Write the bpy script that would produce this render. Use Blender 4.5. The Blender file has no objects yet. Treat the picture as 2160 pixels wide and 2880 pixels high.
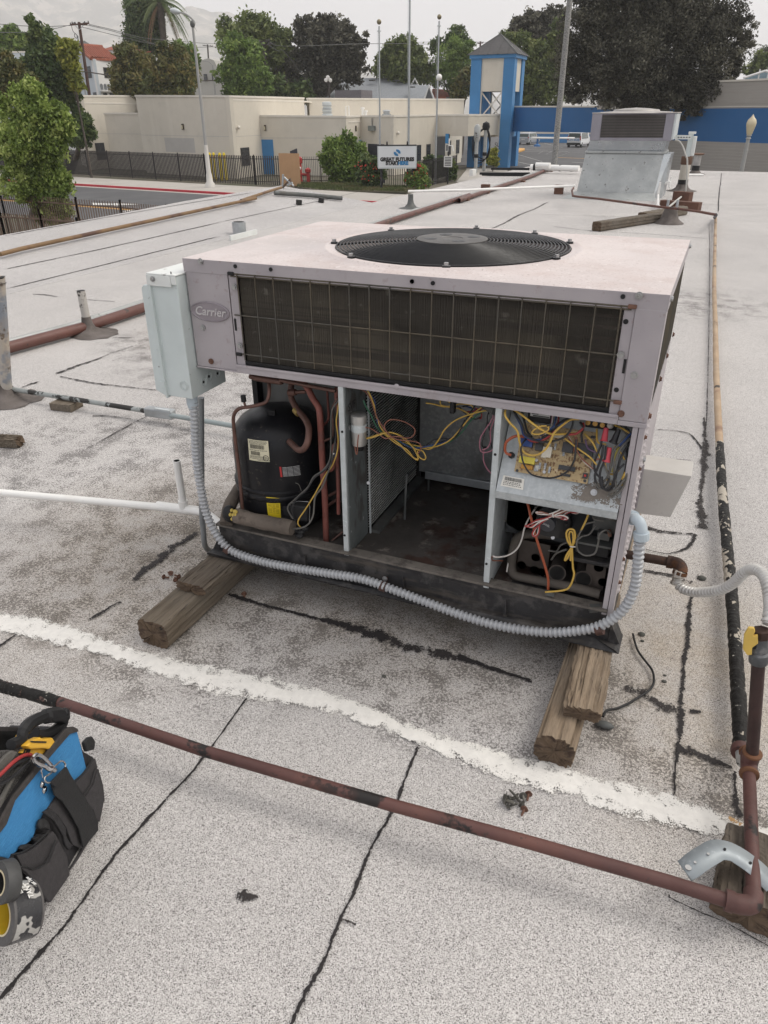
import bpy, math, random
import numpy as np
from mathutils import Vector, Matrix
rnd = random.Random(11)
SC = bpy.context.scene
COL = SC.collection
R = math.radians

# ---------------------------------------------------------------- camera
cam_d = bpy.data.cameras.new('camera'); cam = bpy.data.objects.new('camera', cam_d); COL.objects.link(cam)
cam.location = (1.2625, -1.6335, 1.3561)
_F = Vector((-0.345437, 0.806893, -0.479162)); _R = Vector((0.920524, 0.390643, -0.005793)); _U = Vector((-0.182507, 0.443081, 0.877707))
cam.rotation_euler = Matrix((_R, _U, -_F)).transposed().to_euler()
cam_d.sensor_fit = 'VERTICAL'; cam_d.sensor_height = 24; cam_d.lens = 17.14
cam_d.clip_start = 0.05; cam_d.clip_end = 20000
SC.camera = cam
SC.render.resolution_x = 768; SC.render.resolution_y = 1024

# ---------------------------------------------------------------- sky, sun, exposure
SUN_EL, SUN_AZ = 52.0, 62.0            # degrees; azimuth clockwise from +Y
W = bpy.data.worlds.new('World'); SC.world = W; W.use_nodes = True
nt = W.node_tree; nt.nodes.clear()
out = nt.nodes.new('ShaderNodeOutputWorld'); bg = nt.nodes.new('ShaderNodeBackground')
sky = nt.nodes.new('ShaderNodeTexSky'); sky.sky_type = 'NISHITA'; sky.sun_disc = False
sky.sun_elevation = R(SUN_EL); sky.sun_rotation = R(SUN_AZ); sky.air_density = 1.5; sky.dust_density = 6
tc = nt.nodes.new('ShaderNodeTexCoord')
dot = nt.nodes.new('ShaderNodeVectorMath'); dot.operation = 'DOT_PRODUCT'
sd = Vector((math.sin(R(SUN_AZ)) * math.cos(R(SUN_EL)), math.cos(R(SUN_AZ)) * math.cos(R(SUN_EL)), math.sin(R(SUN_EL))))
dot.inputs[1].default_value = sd
nt.links.new(tc.outputs['Generated'], dot.inputs[0])
mr = nt.nodes.new('ShaderNodeMapRange'); mr.inputs['From Min'].default_value = 0.2; mr.inputs['From Max'].default_value = 1.0
mr.interpolation_type = 'SMOOTHSTEP'
nt.links.new(dot.outputs['Value'], mr.inputs['Value'])
cn = nt.nodes.new('ShaderNodeTexNoise'); cn.inputs['Scale'].default_value = 2.2; cn.inputs['Detail'].default_value = 4
mpc = nt.nodes.new('ShaderNodeMapping'); mpc.inputs['Scale'].default_value = (1, 1, 3)
nt.links.new(tc.outputs['Generated'], mpc.inputs[0]); nt.links.new(mpc.outputs[0], cn.inputs['Vector'])
cl = nt.nodes.new('ShaderNodeMixRGB'); cl.inputs[1].default_value = (8.9, 8.85, 9.3, 1); cl.inputs[2].default_value = (12.5, 12.0, 11.3, 1)
nt.links.new(mr.outputs[0], cl.inputs[0])
cm = nt.nodes.new('ShaderNodeMixRGB'); cm.blend_type = 'MULTIPLY'; cm.inputs[0].default_value = 0.2
nt.links.new(cl.outputs[0], cm.inputs[1]); nt.links.new(cn.outputs['Fac'], cm.inputs[2])
mx = nt.nodes.new('ShaderNodeMixRGB'); mx.inputs[0].default_value = 0.88
nt.links.new(sky.outputs[0], mx.inputs[1]); nt.links.new(cm.outputs[0], mx.inputs[2])
bg.inputs['Strength'].default_value = 0.095
nt.links.new(mx.outputs[0], bg.inputs['Color']); nt.links.new(bg.outputs[0], out.inputs['Surface'])
sl = bpy.data.lights.new('sun', 'SUN'); sl.energy = 1.3; sl.angle = R(26); sl.color = (1.0, 0.965, 0.91)
so = bpy.data.objects.new('sun', sl); COL.objects.link(so); so.rotation_euler = (-sd).to_track_quat('-Z', 'Y').to_euler()
so.location = (0, 0, 30)
vs_ = SC.view_settings; vs_.view_transform = 'Standard'; vs_.look = 'None'; vs_.exposure = 0.36; vs_.gamma = 1; vs_.use_curve_mapping = False
SC.render.engine = 'CYCLES'; SC.cycles.volume_bounces = 4; SC.cycles.max_bounces = 10

# ---------------------------------------------------------------- mesh helpers
WL = {}                                    # world origin of every object that parents others
class MB:
    def __init__(s): s.v = []; s.f = []; s.sm = []
    def add(s, vs, fs, smooth=False):
        b = len(s.v); s.v += [tuple(map(float, p)) for p in vs]
        for f in fs: s.f.append(tuple(i + b for i in f)); s.sm.append(smooth)
        return s
    def box(s, c, d, rot=None):
        hx, hy, hz = d[0] / 2, d[1] / 2, d[2] / 2
        P = [Vector((x * hx, y * hy, z * hz)) for x in (-1, 1) for y in (-1, 1) for z in (-1, 1)]
        if rot is not None:
            m = Matrix.Rotation(rot, 3, 'Z') if not hasattr(rot, 'to_3x3') else rot.to_3x3()
            P = [m @ p for p in P]
        c = Vector(c)
        return s.add([p + c for p in P], [(0, 1, 3, 2), (4, 6, 7, 5), (0, 4, 5, 1), (2, 3, 7, 6), (0, 2, 6, 4), (1, 5, 7, 3)])
    def b2(s, a, b):                        # box from its two opposite corners
        return s.box([(a[i] + b[i]) / 2 for i in range(3)], [abs(b[i] - a[i]) for i in range(3)])
    def bar(s, p, q, w, h, up=(0, 0, 1)):   # rectangular bar from p to q
        p, q = Vector(p), Vector(q); d = (q - p).normalized(); u = Vector(up); sx = d.cross(u)
        if sx.length < 1e-5: sx = d.cross(Vector((1, 0, 0)))
        sx.normalize(); u = sx.cross(d).normalized()
        c = [sx * w / 2 * a + u * h / 2 * b for a, b in ((-1, -1), (1, -1), (1, 1), (-1, 1))]
        return s.add([p + k for k in c] + [q + k for k in c], [(3, 2, 1, 0), (4, 5, 6, 7), (0, 1, 5, 4), (1, 2, 6, 5), (2, 3, 7, 6), (3, 0, 4, 7)])
    def tube(s, pts, r, n=8, cap=True, smooth=True, closed=False):
        pts = [Vector(p) for p in pts]; N = len(pts)
        if N < 2: return s
        rr = r if isinstance(r, (list, tuple)) else [r] * N
        vs = []; prev = None
        for i, p in enumerate(pts):
            if closed: t = pts[(i + 1) % N] - pts[i - 1]
            else: t = (pts[min(i + 1, N - 1)] - pts[max(i - 1, 0)])
            if t.length < 1e-9: t = Vector((0, 0, 1))
            t.normalize()
            if prev is None:
                a = t.cross(Vector((0, 0, 1)))
                if a.length < 1e-3: a = t.cross(Vector((1, 0, 0)))
            else: a = prev - t * prev.dot(t)
            if a.length < 1e-6: a = t.orthogonal()
            a.normalize(); prev = a; b = t.cross(a)
            for k in range(n):
                an = 2 * math.pi * k / n; vs.append(p + (a * math.cos(an) + b * math.sin(an)) * rr[i])
        fs = []
        for i in range(N if closed else N - 1):
            j = (i + 1) % N
            for k in range(n):
                k2 = (k + 1) % n; fs.append((i * n + k, i * n + k2, j * n + k2, j * n + k))
        s.add(vs, fs, smooth)
        if cap and not closed:
            b = len(s.v) - N * n
            s.f.append(tuple(b + k for k in reversed(range(n)))); s.sm.append(False)
            s.f.append(tuple(b + (N - 1) * n + k for k in range(n))); s.sm.append(False)
        return s
    def cyl(s, p, q, r, n=16, r2=None, smooth=True): return s.tube([p, q], [r, r if r2 is None else r2], n, True, smooth)
    def lathe(s, prof, c, axis=(0, 0, 1), n=32, smooth=True, caps=True):   # prof: (radius, height)
        ax = Vector(axis).normalized(); a = ax.orthogonal().normalized(); b = ax.cross(a); c = Vector(c); vs = []
        for r, h in prof:
            for k in range(n):
                an = 2 * math.pi * k / n; vs.append(c + ax * h + (a * math.cos(an) + b * math.sin(an)) * r)
        fs = [(i * n + k, i * n + (k + 1) % n, (i + 1) * n + (k + 1) % n, (i + 1) * n + k) for i in range(len(prof) - 1) for k in range(n)]
        s.add(vs, fs, smooth)
        b0 = len(s.v) - len(prof) * n
        if not caps: return s
        if prof[0][0] > 1e-4: s.f.append(tuple(b0 + k for k in reversed(range(n)))); s.sm.append(False)
        if prof[-1][0] > 1e-4: s.f.append(tuple(b0 + (len(prof) - 1) * n + k for k in range(n))); s.sm.append(False)
        return s
    def prism(s, poly, ext):                # polygon of 3D points extruded by a vector
        n = len(poly); e = Vector(ext); P = [Vector(p) for p in poly]
        return s.add(P + [p + e for p in P], [tuple(range(n))[::-1], tuple(range(n, 2 * n))] + [(i, (i + 1) % n, (i + 1) % n + n, i + n) for i in range(n)])
    def quad(s, a, b, c, d): return s.add([a, b, c, d], [(0, 1, 2, 3)])
    def sphere(s, c, r, n=12, m=8, sc=(1, 1, 1)):
        vs = [(c[0], c[1], c[2] + r * sc[2])]
        for i in range(1, m):
            t = math.pi * i / m
            for k in range(n):
                a = 2 * math.pi * k / n; vs.append((c[0] + r * sc[0] * math.sin(t) * math.cos(a), c[1] + r * sc[1] * math.sin(t) * math.sin(a), c[2] + r * sc[2] * math.cos(t)))
        vs.append((c[0], c[1], c[2] - r * sc[2])); L = len(vs) - 1
        fs = [(0, 1 + k, 1 + (k + 1) % n) for k in range(n)]
        for i in range(m - 2):
            for k in range(n): fs.append((1 + i * n + k, 1 + (i + 1) * n + k, 1 + (i + 1) * n + (k + 1) % n, 1 + i * n + (k + 1) % n))
        fs += [(L, 1 + (m - 2) * n + (k + 1) % n, 1 + (m - 2) * n + k) for k in range(n)]
        return s.add(vs, fs, True)
    def build(s, name, mat, parent=None, bevel=0, kind=None, label=None, attr=None):
        if parent is None:
            a = np.array(s.v); lo = a.min(0); hi = a.max(0); o0 = Vector(((lo[0] + hi[0]) / 2, (lo[1] + hi[1]) / 2, lo[2]))
        else: o0 = WL[parent.name]
        me = bpy.data.meshes.new(name)
        me.from_pydata([(p[0] - o0[0], p[1] - o0[1], p[2] - o0[2]) for p in s.v], [], s.f)
        me.polygons.foreach_set('use_smooth', s.sm)
        if any(s.sm): me.set_sharp_from_angle(angle=R(40))
        me.materials.append(mat)
        if attr:
            for k, vals in attr.items(): me.attributes.new(k, 'FLOAT', 'POINT').data.foreach_set('value', vals)
        me.update()
        o = bpy.data.objects.new(name, me); COL.objects.link(o)
        if parent is None: o.location = o0
        else: o.parent = parent
        WL[o.name] = o0
        if bevel:
            md = o.modifiers.new('bevel', 'BEVEL'); md.width = bevel; md.segments = 2; md.limit_method = 'ANGLE'; md.angle_limit = R(35)
        if kind: o['kind'] = kind
        if label: o['label'] = label
        return o
def thing(name, label, cat, loc, group=None):
    o = bpy.data.objects.new(name, None); COL.objects.link(o); o.location = loc; o.empty_display_size = .1
    o['label'] = label; o['category'] = cat
    if group: o['group'] = group
    WL[o.name] = Vector(loc); return o
def tag(o, label, cat, group=None):
    o['label'] = label; o['category'] = cat
    if group: o['group'] = group
    return o
def inst(o, off, name=None, parent=None):   # copy of a part or thing sharing its mesh, moved by off
    c = o.copy(); COL.objects.link(c); loc = Vector(o.location) + Vector(off)
    if name: c.name = name
    if parent is not None and parent != o.parent:
        if o.parent: loc = loc + WL[o.parent.name]
        loc = loc - WL[parent.name]; c.parent = parent
    c.location = loc; return c
def copy_thing(o, loc, rz=0, label=None):
    kids = [(ch, [g for g in ch.children]) for ch in o.children]
    c = o.copy(); COL.objects.link(c); c.location = loc; c.rotation_euler[2] += rz
    if label: c['label'] = label
    for ch, gs in kids:
        d = ch.copy(); COL.objects.link(d); d.parent = c
        for g in gs: e = g.copy(); COL.objects.link(e); e.parent = d
    return c
def smooth_path(pts, k=6):                  # Catmull-Rom
    P = [Vector(p) for p in pts]
    if len(P) < 3: return P
    P = [P[0] * 2 - P[1]] + P + [P[-1] * 2 - P[-2]]; o = []
    for i in range(1, len(P) - 2):
        for j in range(k):
            t = j / k; a, b, c_, d = P[i - 1], P[i], P[i + 1], P[i + 2]
            o.append(0.5 * ((2 * b) + (c_ - a) * t + (2 * a - 5 * b + 4 * c_ - d) * t * t + (3 * b - a - 3 * c_ + d) * t ** 3))
    o.append(P[-2]); return o
def text_mesh(name, body, mat, parent, origin, xdir, ydir, size, depth=.0005, shear=0, align='CENTER', bold=0, spacing=1.0):
    cu = bpy.data.curves.new('t', 'FONT'); cu.body = body; cu.size = size; cu.extrude = depth; cu.shear = shear; cu.align_x = align; cu.align_y = 'CENTER'
    cu.offset = bold; cu.space_character = spacing; cu.resolution_u = 3
    t = bpy.data.objects.new('t', cu); COL.objects.link(t); bpy.context.view_layer.update()
    me = bpy.data.meshes.new_from_object(t.evaluated_get(bpy.context.evaluated_depsgraph_get()))
    bpy.data.objects.remove(t); bpy.data.curves.remove(cu)
    x = Vector(xdir).normalized(); y = Vector(ydir); y = (y - x * y.dot(x)).normalized(); z = x.cross(y)
    o0 = WL[parent.name] if parent else Vector((0, 0, 0)); o_ = Vector(origin) - o0
    for v in me.vertices: v.co = o_ + x * v.co.x + y * v.co.y + z * v.co.z
    me.materials.clear(); me.materials.append(mat); me.name = name
    o = bpy.data.objects.new(name, me); COL.objects.link(o)
    if parent: o.parent = parent
    WL[o.name] = o0; return o

# ---------------------------------------------------------------- materials
def newmat(name):
    m = bpy.data.materials.new(name); m.use_nodes = True; t = m.node_tree; t.nodes.clear()
    o = t.nodes.new('ShaderNodeOutputMaterial'); p = t.nodes.new('ShaderNodeBsdfPrincipled')
    t.links.new(p.outputs[0], o.inputs[0]); return m, t, p, o
def c4(c): return (c[0], c[1], c[2], 1)
def noise(t, vec, scale, detail=3, rough=.55, stretch=None):
    if stretch:
        mp = t.nodes.new('ShaderNodeMapping'); mp.inputs['Scale'].default_value = stretch; t.links.new(vec, mp.inputs[0]); vec = mp.outputs[0]
    n = t.nodes.new('ShaderNodeTexNoise'); n.inputs['Scale'].default_value = scale; n.inputs['Detail'].default_value = detail; n.inputs['Roughness'].default_value = rough
    t.links.new(vec, n.inputs['Vector']); return n.outputs['Fac']
def mrange(t, v, a, b, c=0., d=1.):
    n = t.nodes.new('ShaderNodeMapRange'); t.links.new(v, n.inputs['Value'])
    for k, x in zip(('From Min', 'From Max', 'To Min', 'To Max'), (a, b, c, d)): n.inputs[k].default_value = x
    return n.outputs[0]
def mixc(t, fac, a, b, mode='MIX'):
    n = t.nodes.new('ShaderNodeMixRGB'); n.blend_type = mode
    for s_, v in ((0, fac), (1, a), (2, b)):
        if hasattr(v, 'links'): t.links.new(v, n.inputs[s_])
        else: n.inputs[s_].default_value = v if s_ == 0 else c4(v)
    return n.outputs[0]
def mth(t, op, a, b=0.):
    n = t.nodes.new('ShaderNodeMath'); n.operation = op
    for i, v in enumerate((a, b)):
        if hasattr(v, 'links'): t.links.new(v, n.inputs[i])
        else: n.inputs[i].default_value = v
    return n.outputs[0]
def bump(t, p, h, dist=.002, strength=1):
    b = t.nodes.new('ShaderNodeBump'); b.inputs['Distance'].default_value = dist; b.inputs['Strength'].default_value = strength
    t.links.new(h, b.inputs['Height']); t.links.new(b.outputs[0], p.inputs['Normal']); return b
def mat(name, col, rough=.6, metal=0, var=.15, vs=6, layers=(), bs=0, bd=.001, stretch=None, spec=.5):
    """base colour with soft variation; layers = (scale, detail, lo, hi, colour[, stretch]) patches of another colour"""
    m, t, p, o = newmat(name); tc = t.nodes.new('ShaderNodeTexCoord').outputs['Object']
    n = noise(t, tc, vs, 5, .6, stretch)
    c = mixc(t, mrange(t, n, .3, .7), tuple(x * (1 - var) for x in col), tuple(min(1, x * (1 + var)) for x in col))
    for L in layers:
        k = noise(t, tc, L[0], L[1], .65, L[5] if len(L) > 5 else None)
        c = mixc(t, mrange(t, k, L[2], L[3]), c, L[4])
    t.links.new(c, p.inputs['Base Color']); p.inputs['Metallic'].default_value = metal
    n2 = noise(t, tc, vs * 3, 3)
    t.links.new(mrange(t, n2, .3, .7, max(.05, rough - .08), min(1, rough + .08)), p.inputs['Roughness'])
    p.inputs['Specular IOR Level'].default_value = spec
    if bs: bump(t, p, noise(t, tc, bs, 3), bd)
    return m

# ---------------------------------------------------------------- special materials
def roof_mat(name, tint=(1, 1, 1), stains=True, fine=True):
    m, t, p, o = newmat(name)
    pos = t.nodes.new('ShaderNodeNewGeometry').outputs['Position']
    vor = t.nodes.new('ShaderNodeTexVoronoi'); vor.inputs['Scale'].default_value = 780; t.links.new(pos, vor.inputs['Vector'])
    cr = t.nodes.new('ShaderNodeValToRGB'); cr.color_ramp.interpolation = 'CONSTANT'
    e = cr.color_ramp.elements; e[0].color = (.075, .07, .067, 1); e[1].position = .13; e[1].color = (.33, .315, .305, 1)
    for ps, cc in ((.34, (.48, .462, .45)), (.62, (.60, .585, .57)), (.86, (.72, .705, .69))):
        q = e.new(ps); q.color = c4(cc)
    sep = t.nodes.new('ShaderNodeSeparateColor'); t.links.new(vor.outputs['Color'], sep.inputs[0]); t.links.new(sep.outputs[0], cr.inputs[0])
    c = cr.outputs[0]
    big = noise(t, pos, .9, 5, .6); c = mixc(t, 1.0, c, mixc(t, mrange(t, big, .3, .72), (.86, .85, .85), (1.05, 1.04, 1.03)), 'MULTIPLY')
    if stains:
        # worn and water-stained places: (x, y, radius x, radius y, strength)
        def blob(x, y, rx, ry):
            s_ = t.nodes.new('ShaderNodeVectorMath'); s_.operation = 'SUBTRACT'; s_.inputs[1].default_value = (x, y, 0); t.links.new(pos, s_.inputs[0])
            d = t.nodes.new('ShaderNodeVectorMath'); d.operation = 'DIVIDE'; d.inputs[1].default_value = (rx, ry, 1e3); t.links.new(s_.outputs[0], d.inputs[0])
            l = t.nodes.new('ShaderNodeVectorMath'); l.operation = 'LENGTH'; t.links.new(d.outputs[0], l.inputs[0])
            return mrange(t, l.outputs['Value'], 1.0, .25)
        dirt = None
        for b in ((-.45, .15, .75, .95), (.55, -.12, .75, .3), (.1, -.35, .5, .3), (-.7, 1.1, .8, .7), (1.15, -.1, .3, .35), (-1.9, 2.2, .7, .5), (-1.2, .6, .9, .7), (-1.0, 1.9, 1.3, .6), (.2, -.22, .35, .2), (1.45, -.3, .3, .2), (.6, 4.8, 1.6, .8), (.9, -.35, .5, .12)):
            k = blob(*b); dirt = k if dirt is None else mth(t, 'MAXIMUM', dirt, k)
        sp = noise(t, pos, 130, 2, .7); md = noise(t, pos, 7, 4, .7)
        thr = mth(t, 'ADD', mth(t, 'MULTIPLY', sp, .55), mth(t, 'MULTIPLY', md, .55))
        k = mth(t, 'MULTIPLY', mrange(t, thr, .55, .61), mrange(t, dirt, .1, .6))
        c = mixc(t, mth(t, 'MULTIPLY', k, .68), c, (.085, .078, .075))
        yel = None
        for b in ((1.45, .1, .4, .8), (-.3, .1, .8, .9), (.55, .2, .9, .6), (1.62, -.52, .14, .12), (-1.4, 2.8, 1.2, 1.0)):
            k = blob(*b); yel = k if yel is None else mth(t, 'MAXIMUM', yel, k)
        c = mixc(t, mth(t, 'MULTIPLY', mrange(t, yel, 0, .9), mrange(t, md, .35, .65, .25, .8)), c, (.80, .72, .60), 'MULTIPLY')
        sc = noise(t, pos, 22, 5, .75); c = mixc(t, mth(t, 'MULTIPLY', mrange(t, sc, .63, .69), .65), c, (.12, .105, .10))
    c = mixc(t, 1.0, c, tint, 'MULTIPLY')
    t.links.new(c, p.inputs['Base Color']); p.inputs['Roughness'].default_value = .9; p.inputs['Specular IOR Level'].default_value = .25
    vb = noise(t, pos, 420, 2, .6); h = mth(t, 'ADD', mth(t, 'MULTIPLY', vb, .0016), mth(t, 'MULTIPLY', noise(t, pos, 5, 3), .012))
    b = t.nodes.new('ShaderNodeBump'); b.inputs['Distance'].default_value = 1; b.inputs['Strength'].default_value = .55; t.links.new(h, b.inputs['Height']); t.links.new(b.outputs[0], p.inputs['Normal'])
    return m
def ragged(name, col, lo=.35, hi=.75, fine=170, mid=30, rough=.85, var=.25):
    """paint or tar whose ragged, speckled edge follows the 'edge' attribute (0 middle, 1 rim)"""
    m, t, p, o = newmat(name); pos = t.nodes.new('ShaderNodeNewGeometry').outputs['Position']
    at = t.nodes.new('ShaderNodeAttribute'); at.attribute_name = 'edge'
    n = mth(t, 'ADD', mth(t, 'MULTIPLY', noise(t, pos, fine, 2, .7), .5), mth(t, 'MULTIPLY', noise(t, pos, mid, 3, .6), .5))
    lim = mrange(t, at.outputs['Fac'], 0, 1, lo, hi); k = mrange(t, mth(t, 'SUBTRACT', n, lim), -.012, .012)
    c = mixc(t, noise(t, pos, 60, 3), tuple(x * (1 - var) for x in col), tuple(min(1, x * (1 + var)) for x in col))
    t.links.new(c, p.inputs['Base Color']); p.inputs['Roughness'].default_value = rough
    bump(t, p, noise(t, pos, 150, 3), .002, .6)
    tr = t.nodes.new('ShaderNodeBsdfTransparent'); ms = t.nodes.new('ShaderNodeMixShader')
    t.links.new(k, ms.inputs[0]); t.links.new(tr.outputs[0], ms.inputs[1]); t.links.new(p.outputs[0], ms.inputs[2]); t.links.new(ms.outputs[0], o.inputs[0])
    return m
def ribbon(name, pts, w, mat, parent, z=.004, crown=.002, mid=0., plane=None, bead=False):
    P = smooth_path([(p[0], p[1], p[2] if len(p) > 2 else 0) for p in pts], 8); n = len(P)
    ws = w if isinstance(w, (list, tuple)) else [w, w]
    vs = []; at = []
    for i, p in enumerate(P):
        t = (P[min(i + 1, n - 1)] - P[max(i - 1, 0)]).normalized(); s_ = Vector((t.y, -t.x, 0)).normalized()
        f = i / (n - 1) * (len(ws) - 1); a = int(min(f, len(ws) - 2)); ww = ws[a] + (ws[a + 1] - ws[a]) * (f - a)
        ww *= 1 + rnd.uniform(-.25, .25); off = rnd.uniform(-.12, .12) * ww
        for k, e in ((-1, 1), (0, mid), (1, 1)):
            q = p + s_ * (k * ww / 2 + off); zz = p.z + z + (crown if k == 0 else 0)
            vs.append((q.x, q.y, zz)); at.append(min(1, e + (1 - e) * 0) if 0 < i < n - 1 else 1)
    fs = []
    for i in range(n - 1):
        for k in (0, 1): fs.append((i * 3 + k, (i + 1) * 3 + k, (i + 1) * 3 + k + 1, i * 3 + k + 1))
    return MB().add(vs, fs, True).build(name, mat, parent, attr={'edge': at})

m_roof = roof_mat('cap_sheet_granules'); m_roof_side = mat('roof_edge_metal', (.42, .40, .38), .6)
m_roof2 = roof_mat('smooth_cap_sheet', (.93, .935, .95), stains=False)
m_tar = ragged('tar_bleed', (.018, .015, .015), .30, .62); m_tar_thin = ragged('tar_speckle', (.030, .025, .024), .40, .62, 140, 22)
m_white = ragged('white_coating', (.72, .70, .66), .355, .62, 300, 34, .75, .16); m_rstain = ragged('rust_stain', (.42, .26, .12), .40, .62, 240, 30)

# ---------------------------------------------------------------- roof
roof = MB().add([(-4.25, -3.2, 0), (7.5, -3.2, 0), (7.5, 20.3, 0), (-3.9, 20.9, 0), (-4.25, 10.8, 0)] + [(-4.25, -3.2, -.3), (7.5, -3.2, -.3), (7.5, 20.3, -.3), (-3.9, 20.9, -.3), (-4.25, 10.8, -.3)],
    [(0, 1, 2, 3, 4), (9, 8, 7, 6, 5)] + [(i, i + 5, (i + 1) % 5 + 5, (i + 1) % 5) for i in range(5)]).build('roof', m_roof, kind='structure')
EDGE = ((-5.9,10.595,.241),(-5.916,7.845,.244),(-5.83,5.986,.231),(-5.784,4.404,.224))
EDGE = list(EDGE) + [(EDGE[-1][0] + .05, -3.2, EDGE[-1][2] - .007)]
NE = 2 + len(EDGE)
slope = MB().add([(-4.25, -3.2, 0.002), (-4.25, 10.8, 0.002), *EDGE] + [(-4.25, -3.2, -.3), (-4.25, 10.8, -.3), *[(p[0], p[1], -.3) for p in EDGE]],
    [tuple(range(NE)), tuple(range(2 * NE - 1, NE - 1, -1))] + [(i, i + NE, (i + 1) % NE + NE, (i + 1) % NE) for i in range(NE)]).build('raised_roof_edge', m_roof2, kind='structure')
m_bw = mat('own_building_stucco', (.45, .42, .37), .9, bs=60)
MB().b2((-4.1, -3, -3.2), (7.3, 20.1, -.302)).build('building_wall', m_bw, kind='structure')

S = lambda pts, w, m=None, name='tar_seam', mid=0., **k: ribbon(name, pts, w, m or m_tar, roof, mid=mid, **k)
S(((.351,-.418,0),(.368,-.652,0),(.361,-.799,0),(.353,-.941,0),(.367,-1.086,0),(.365,-1.153,0),(.359,-1.243,0),(.358,-1.299,0)), [.006, .011, .009, .013, .011])
S(((.828,-.412,0),(.838,-.544,0),(.843,-.611,0),(.838,-.726,0),(.846,-.823,0),(.845,-.885,0),(.852,-.966,0),(.848,-1.02,0),(.848,-1.079,0),(.847,-1.138,0)), [.010, .012, .008, .012, .009])
S(((-.426,-.459,0),(-.426,-.497,0),(-.426,-.578,0)), [.012, .012])
S(((-.281,.24,0),(-.292,.176,0),(-.304,.119,0),(-.296,.023,0),(-.302,-.043,0),(-.288,-.107,0)), [.03, .05, .05, .035], m_tar_thin)
S(((-.256,-.215,0),(-.266,-.278,0),(-.276,-.333,0)), [.02, .02], m_tar_thin)
S(((.038,-.053,0),(.145,-.059,0),(.268,-.06,0),(.4,-.056,0),(.502,-.055,0),(.608,-.058,0)), [.03, .018, .02, .05, .055], mid=.15)
S(((.594,-.059,0),(.666,-.075,0),(.75,-.071,0),(.83,-.064,0)), [.05, .06, .055, .04], m_tar_thin)
S(((.809,-.064,0),(.914,-.074,0),(1.032,-.081,0)), [.05, .02, .012], m_tar)
S(((.828,-.065,0),(.909,-.073,0),(.971,-.08,0),(1.032,-.087,0)), [.02, .016, .012])
S(((1.386,2.18,0),(1.399,1.946,0),(1.407,1.768,0),(1.407,1.57,0),(1.407,1.347,0),(1.407,1.212,0),(1.417,1.091,0),(1.431,.968,0)), [.012, .03, .05, .03, .02, .05, .05], m_tar_thin)
S(((1.411,.663,0),(1.41,.573,0)), [.02, .05], m_tar_thin)
S(((1.41,.51,0),(1.406,.447,0),(1.407,.361,0),(1.41,.255,0),(1.405,.178,0),(1.407,.084,0),(1.406,.018,0),(1.408,-.027,0)), [.012, .02, .024, .02, .012, .016, .02], mid=.1)
S(((1.407,-.028,0),(1.41,-.083,0),(1.411,-.14,0),(1.41,-.187,0),(1.412,-.233,0)), [.03, .016, .012], mid=.2)
S(((1.407,-.178,0),(1.408,-.225,0),(1.409,-.276,0),(1.412,-.34,0)), [.005, .006, .009])
S(((1.175,1.912,0),(1.264,1.929,0),(1.329,1.917,0),(1.364,1.839,0),(1.395,1.746,0)), [.006, .008, .015], m_tar)
S(((1.228,1.574,0),(1.287,1.581,0),(1.36,1.595,0)), [.01, .004], m_tar_thin)
S(((1.232,.909,0),(1.283,.896,0),(1.332,.903,0),(1.399,.92,0)), [.03, .014], m_tar_thin)
S(((1.399,.92,0),(1.393,.854,0),(1.368,.792,0),(1.319,.742,0),(1.273,.738,0),(1.244,.741,0)), [.02, .015, .006, .005])
S(((1.249,.596,0),(1.294,.601,0),(1.352,.602,0),(1.41,.577,0)), [.025, .02, .04], m_tar_thin)
S(((1.264,-.015,0),(1.296,-.015,0),(1.329,-.027,0),(1.367,-.052,0),(1.408,-.056,0)), [.03, .045, .05, .05], m_tar_thin)
S(((1.428,-.041,0),(1.44,-.036,0),(1.457,-.031,0)), [.012, .022, .006])
S(((1.408,-.182,0),(1.424,-.184,0),(1.445,-.194,0)), [.03, .015], m_tar)
S(((1.427,-.173,0),(1.472,-.186,0),(1.503,-.194,0),(1.532,-.199,0)), [.03, .03, .02], m_tar_thin)
S(((1.536,-.205,0),(1.537,-.242,0),(1.54,-.297,0),(1.547,-.342,0)), [.01, .012, .02])
S(((1.579,-.217,0),(1.603,-.221,0)), [.01, .008])
S(((1.42,-.588,0),(1.423,-.595,0),(1.478,-.603,0),(1.511,-.605,0),(1.56,-.615,0),(1.601,-.626,0)), [.003, .004, .0035, .003])
S(((-2.186,1.475,0),(-2.187,1.627,0),(-2.172,1.817,0),(-2.174,1.967,0),(-2.147,2.195,0)), [.05, .04, .008, .006], m_tar_thin)
S(((-2.154,1.453,0),(-1.866,1.434,0),(-1.683,1.445,0),(-1.417,1.472,0)), [.015, .03, .02, .008], m_tar_thin)
S(((-1.218,.67,0),(-1.221,.777,0),(-1.229,.916,0),(-1.231,1.126,0)), [.01, .012, .012], m_tar_thin)
S(((-2.182,1.211,0),(-2.183,1.28,0),(-2.17,1.336,0)), [.01, .03, .015], m_tar_thin)
S(((-1.497,1.018,0),(-1.427,1.046,0),(-1.273,1.065,0)), [.02, .006], m_tar_thin)
S(((-1.263,1.083,0),(-1.231,1.096,0)), [.03, .02])
S(((-3.465,3.099,0),(-3.312,3.117,0),(-3.171,3.131,0)), [.012, .012], m_tar)
S(((-4.043,3.09,0),(-3.934,3.116,0),(-3.749,3.095,0)), [.01, .03, .01], m_tar)
S(((-2.431,2.249,0),(-2.357,2.271,0),(-2.31,2.29,0)), [.006, .02, .01])
S(((-1.453,8.353,0),(-1.436,9.037,0),(-1.468,9.901,0),(-1.423,10.79,0),(-1.441,11.837,0)), [.03, .05, .06, .03, .06], m_tar_thin)
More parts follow.
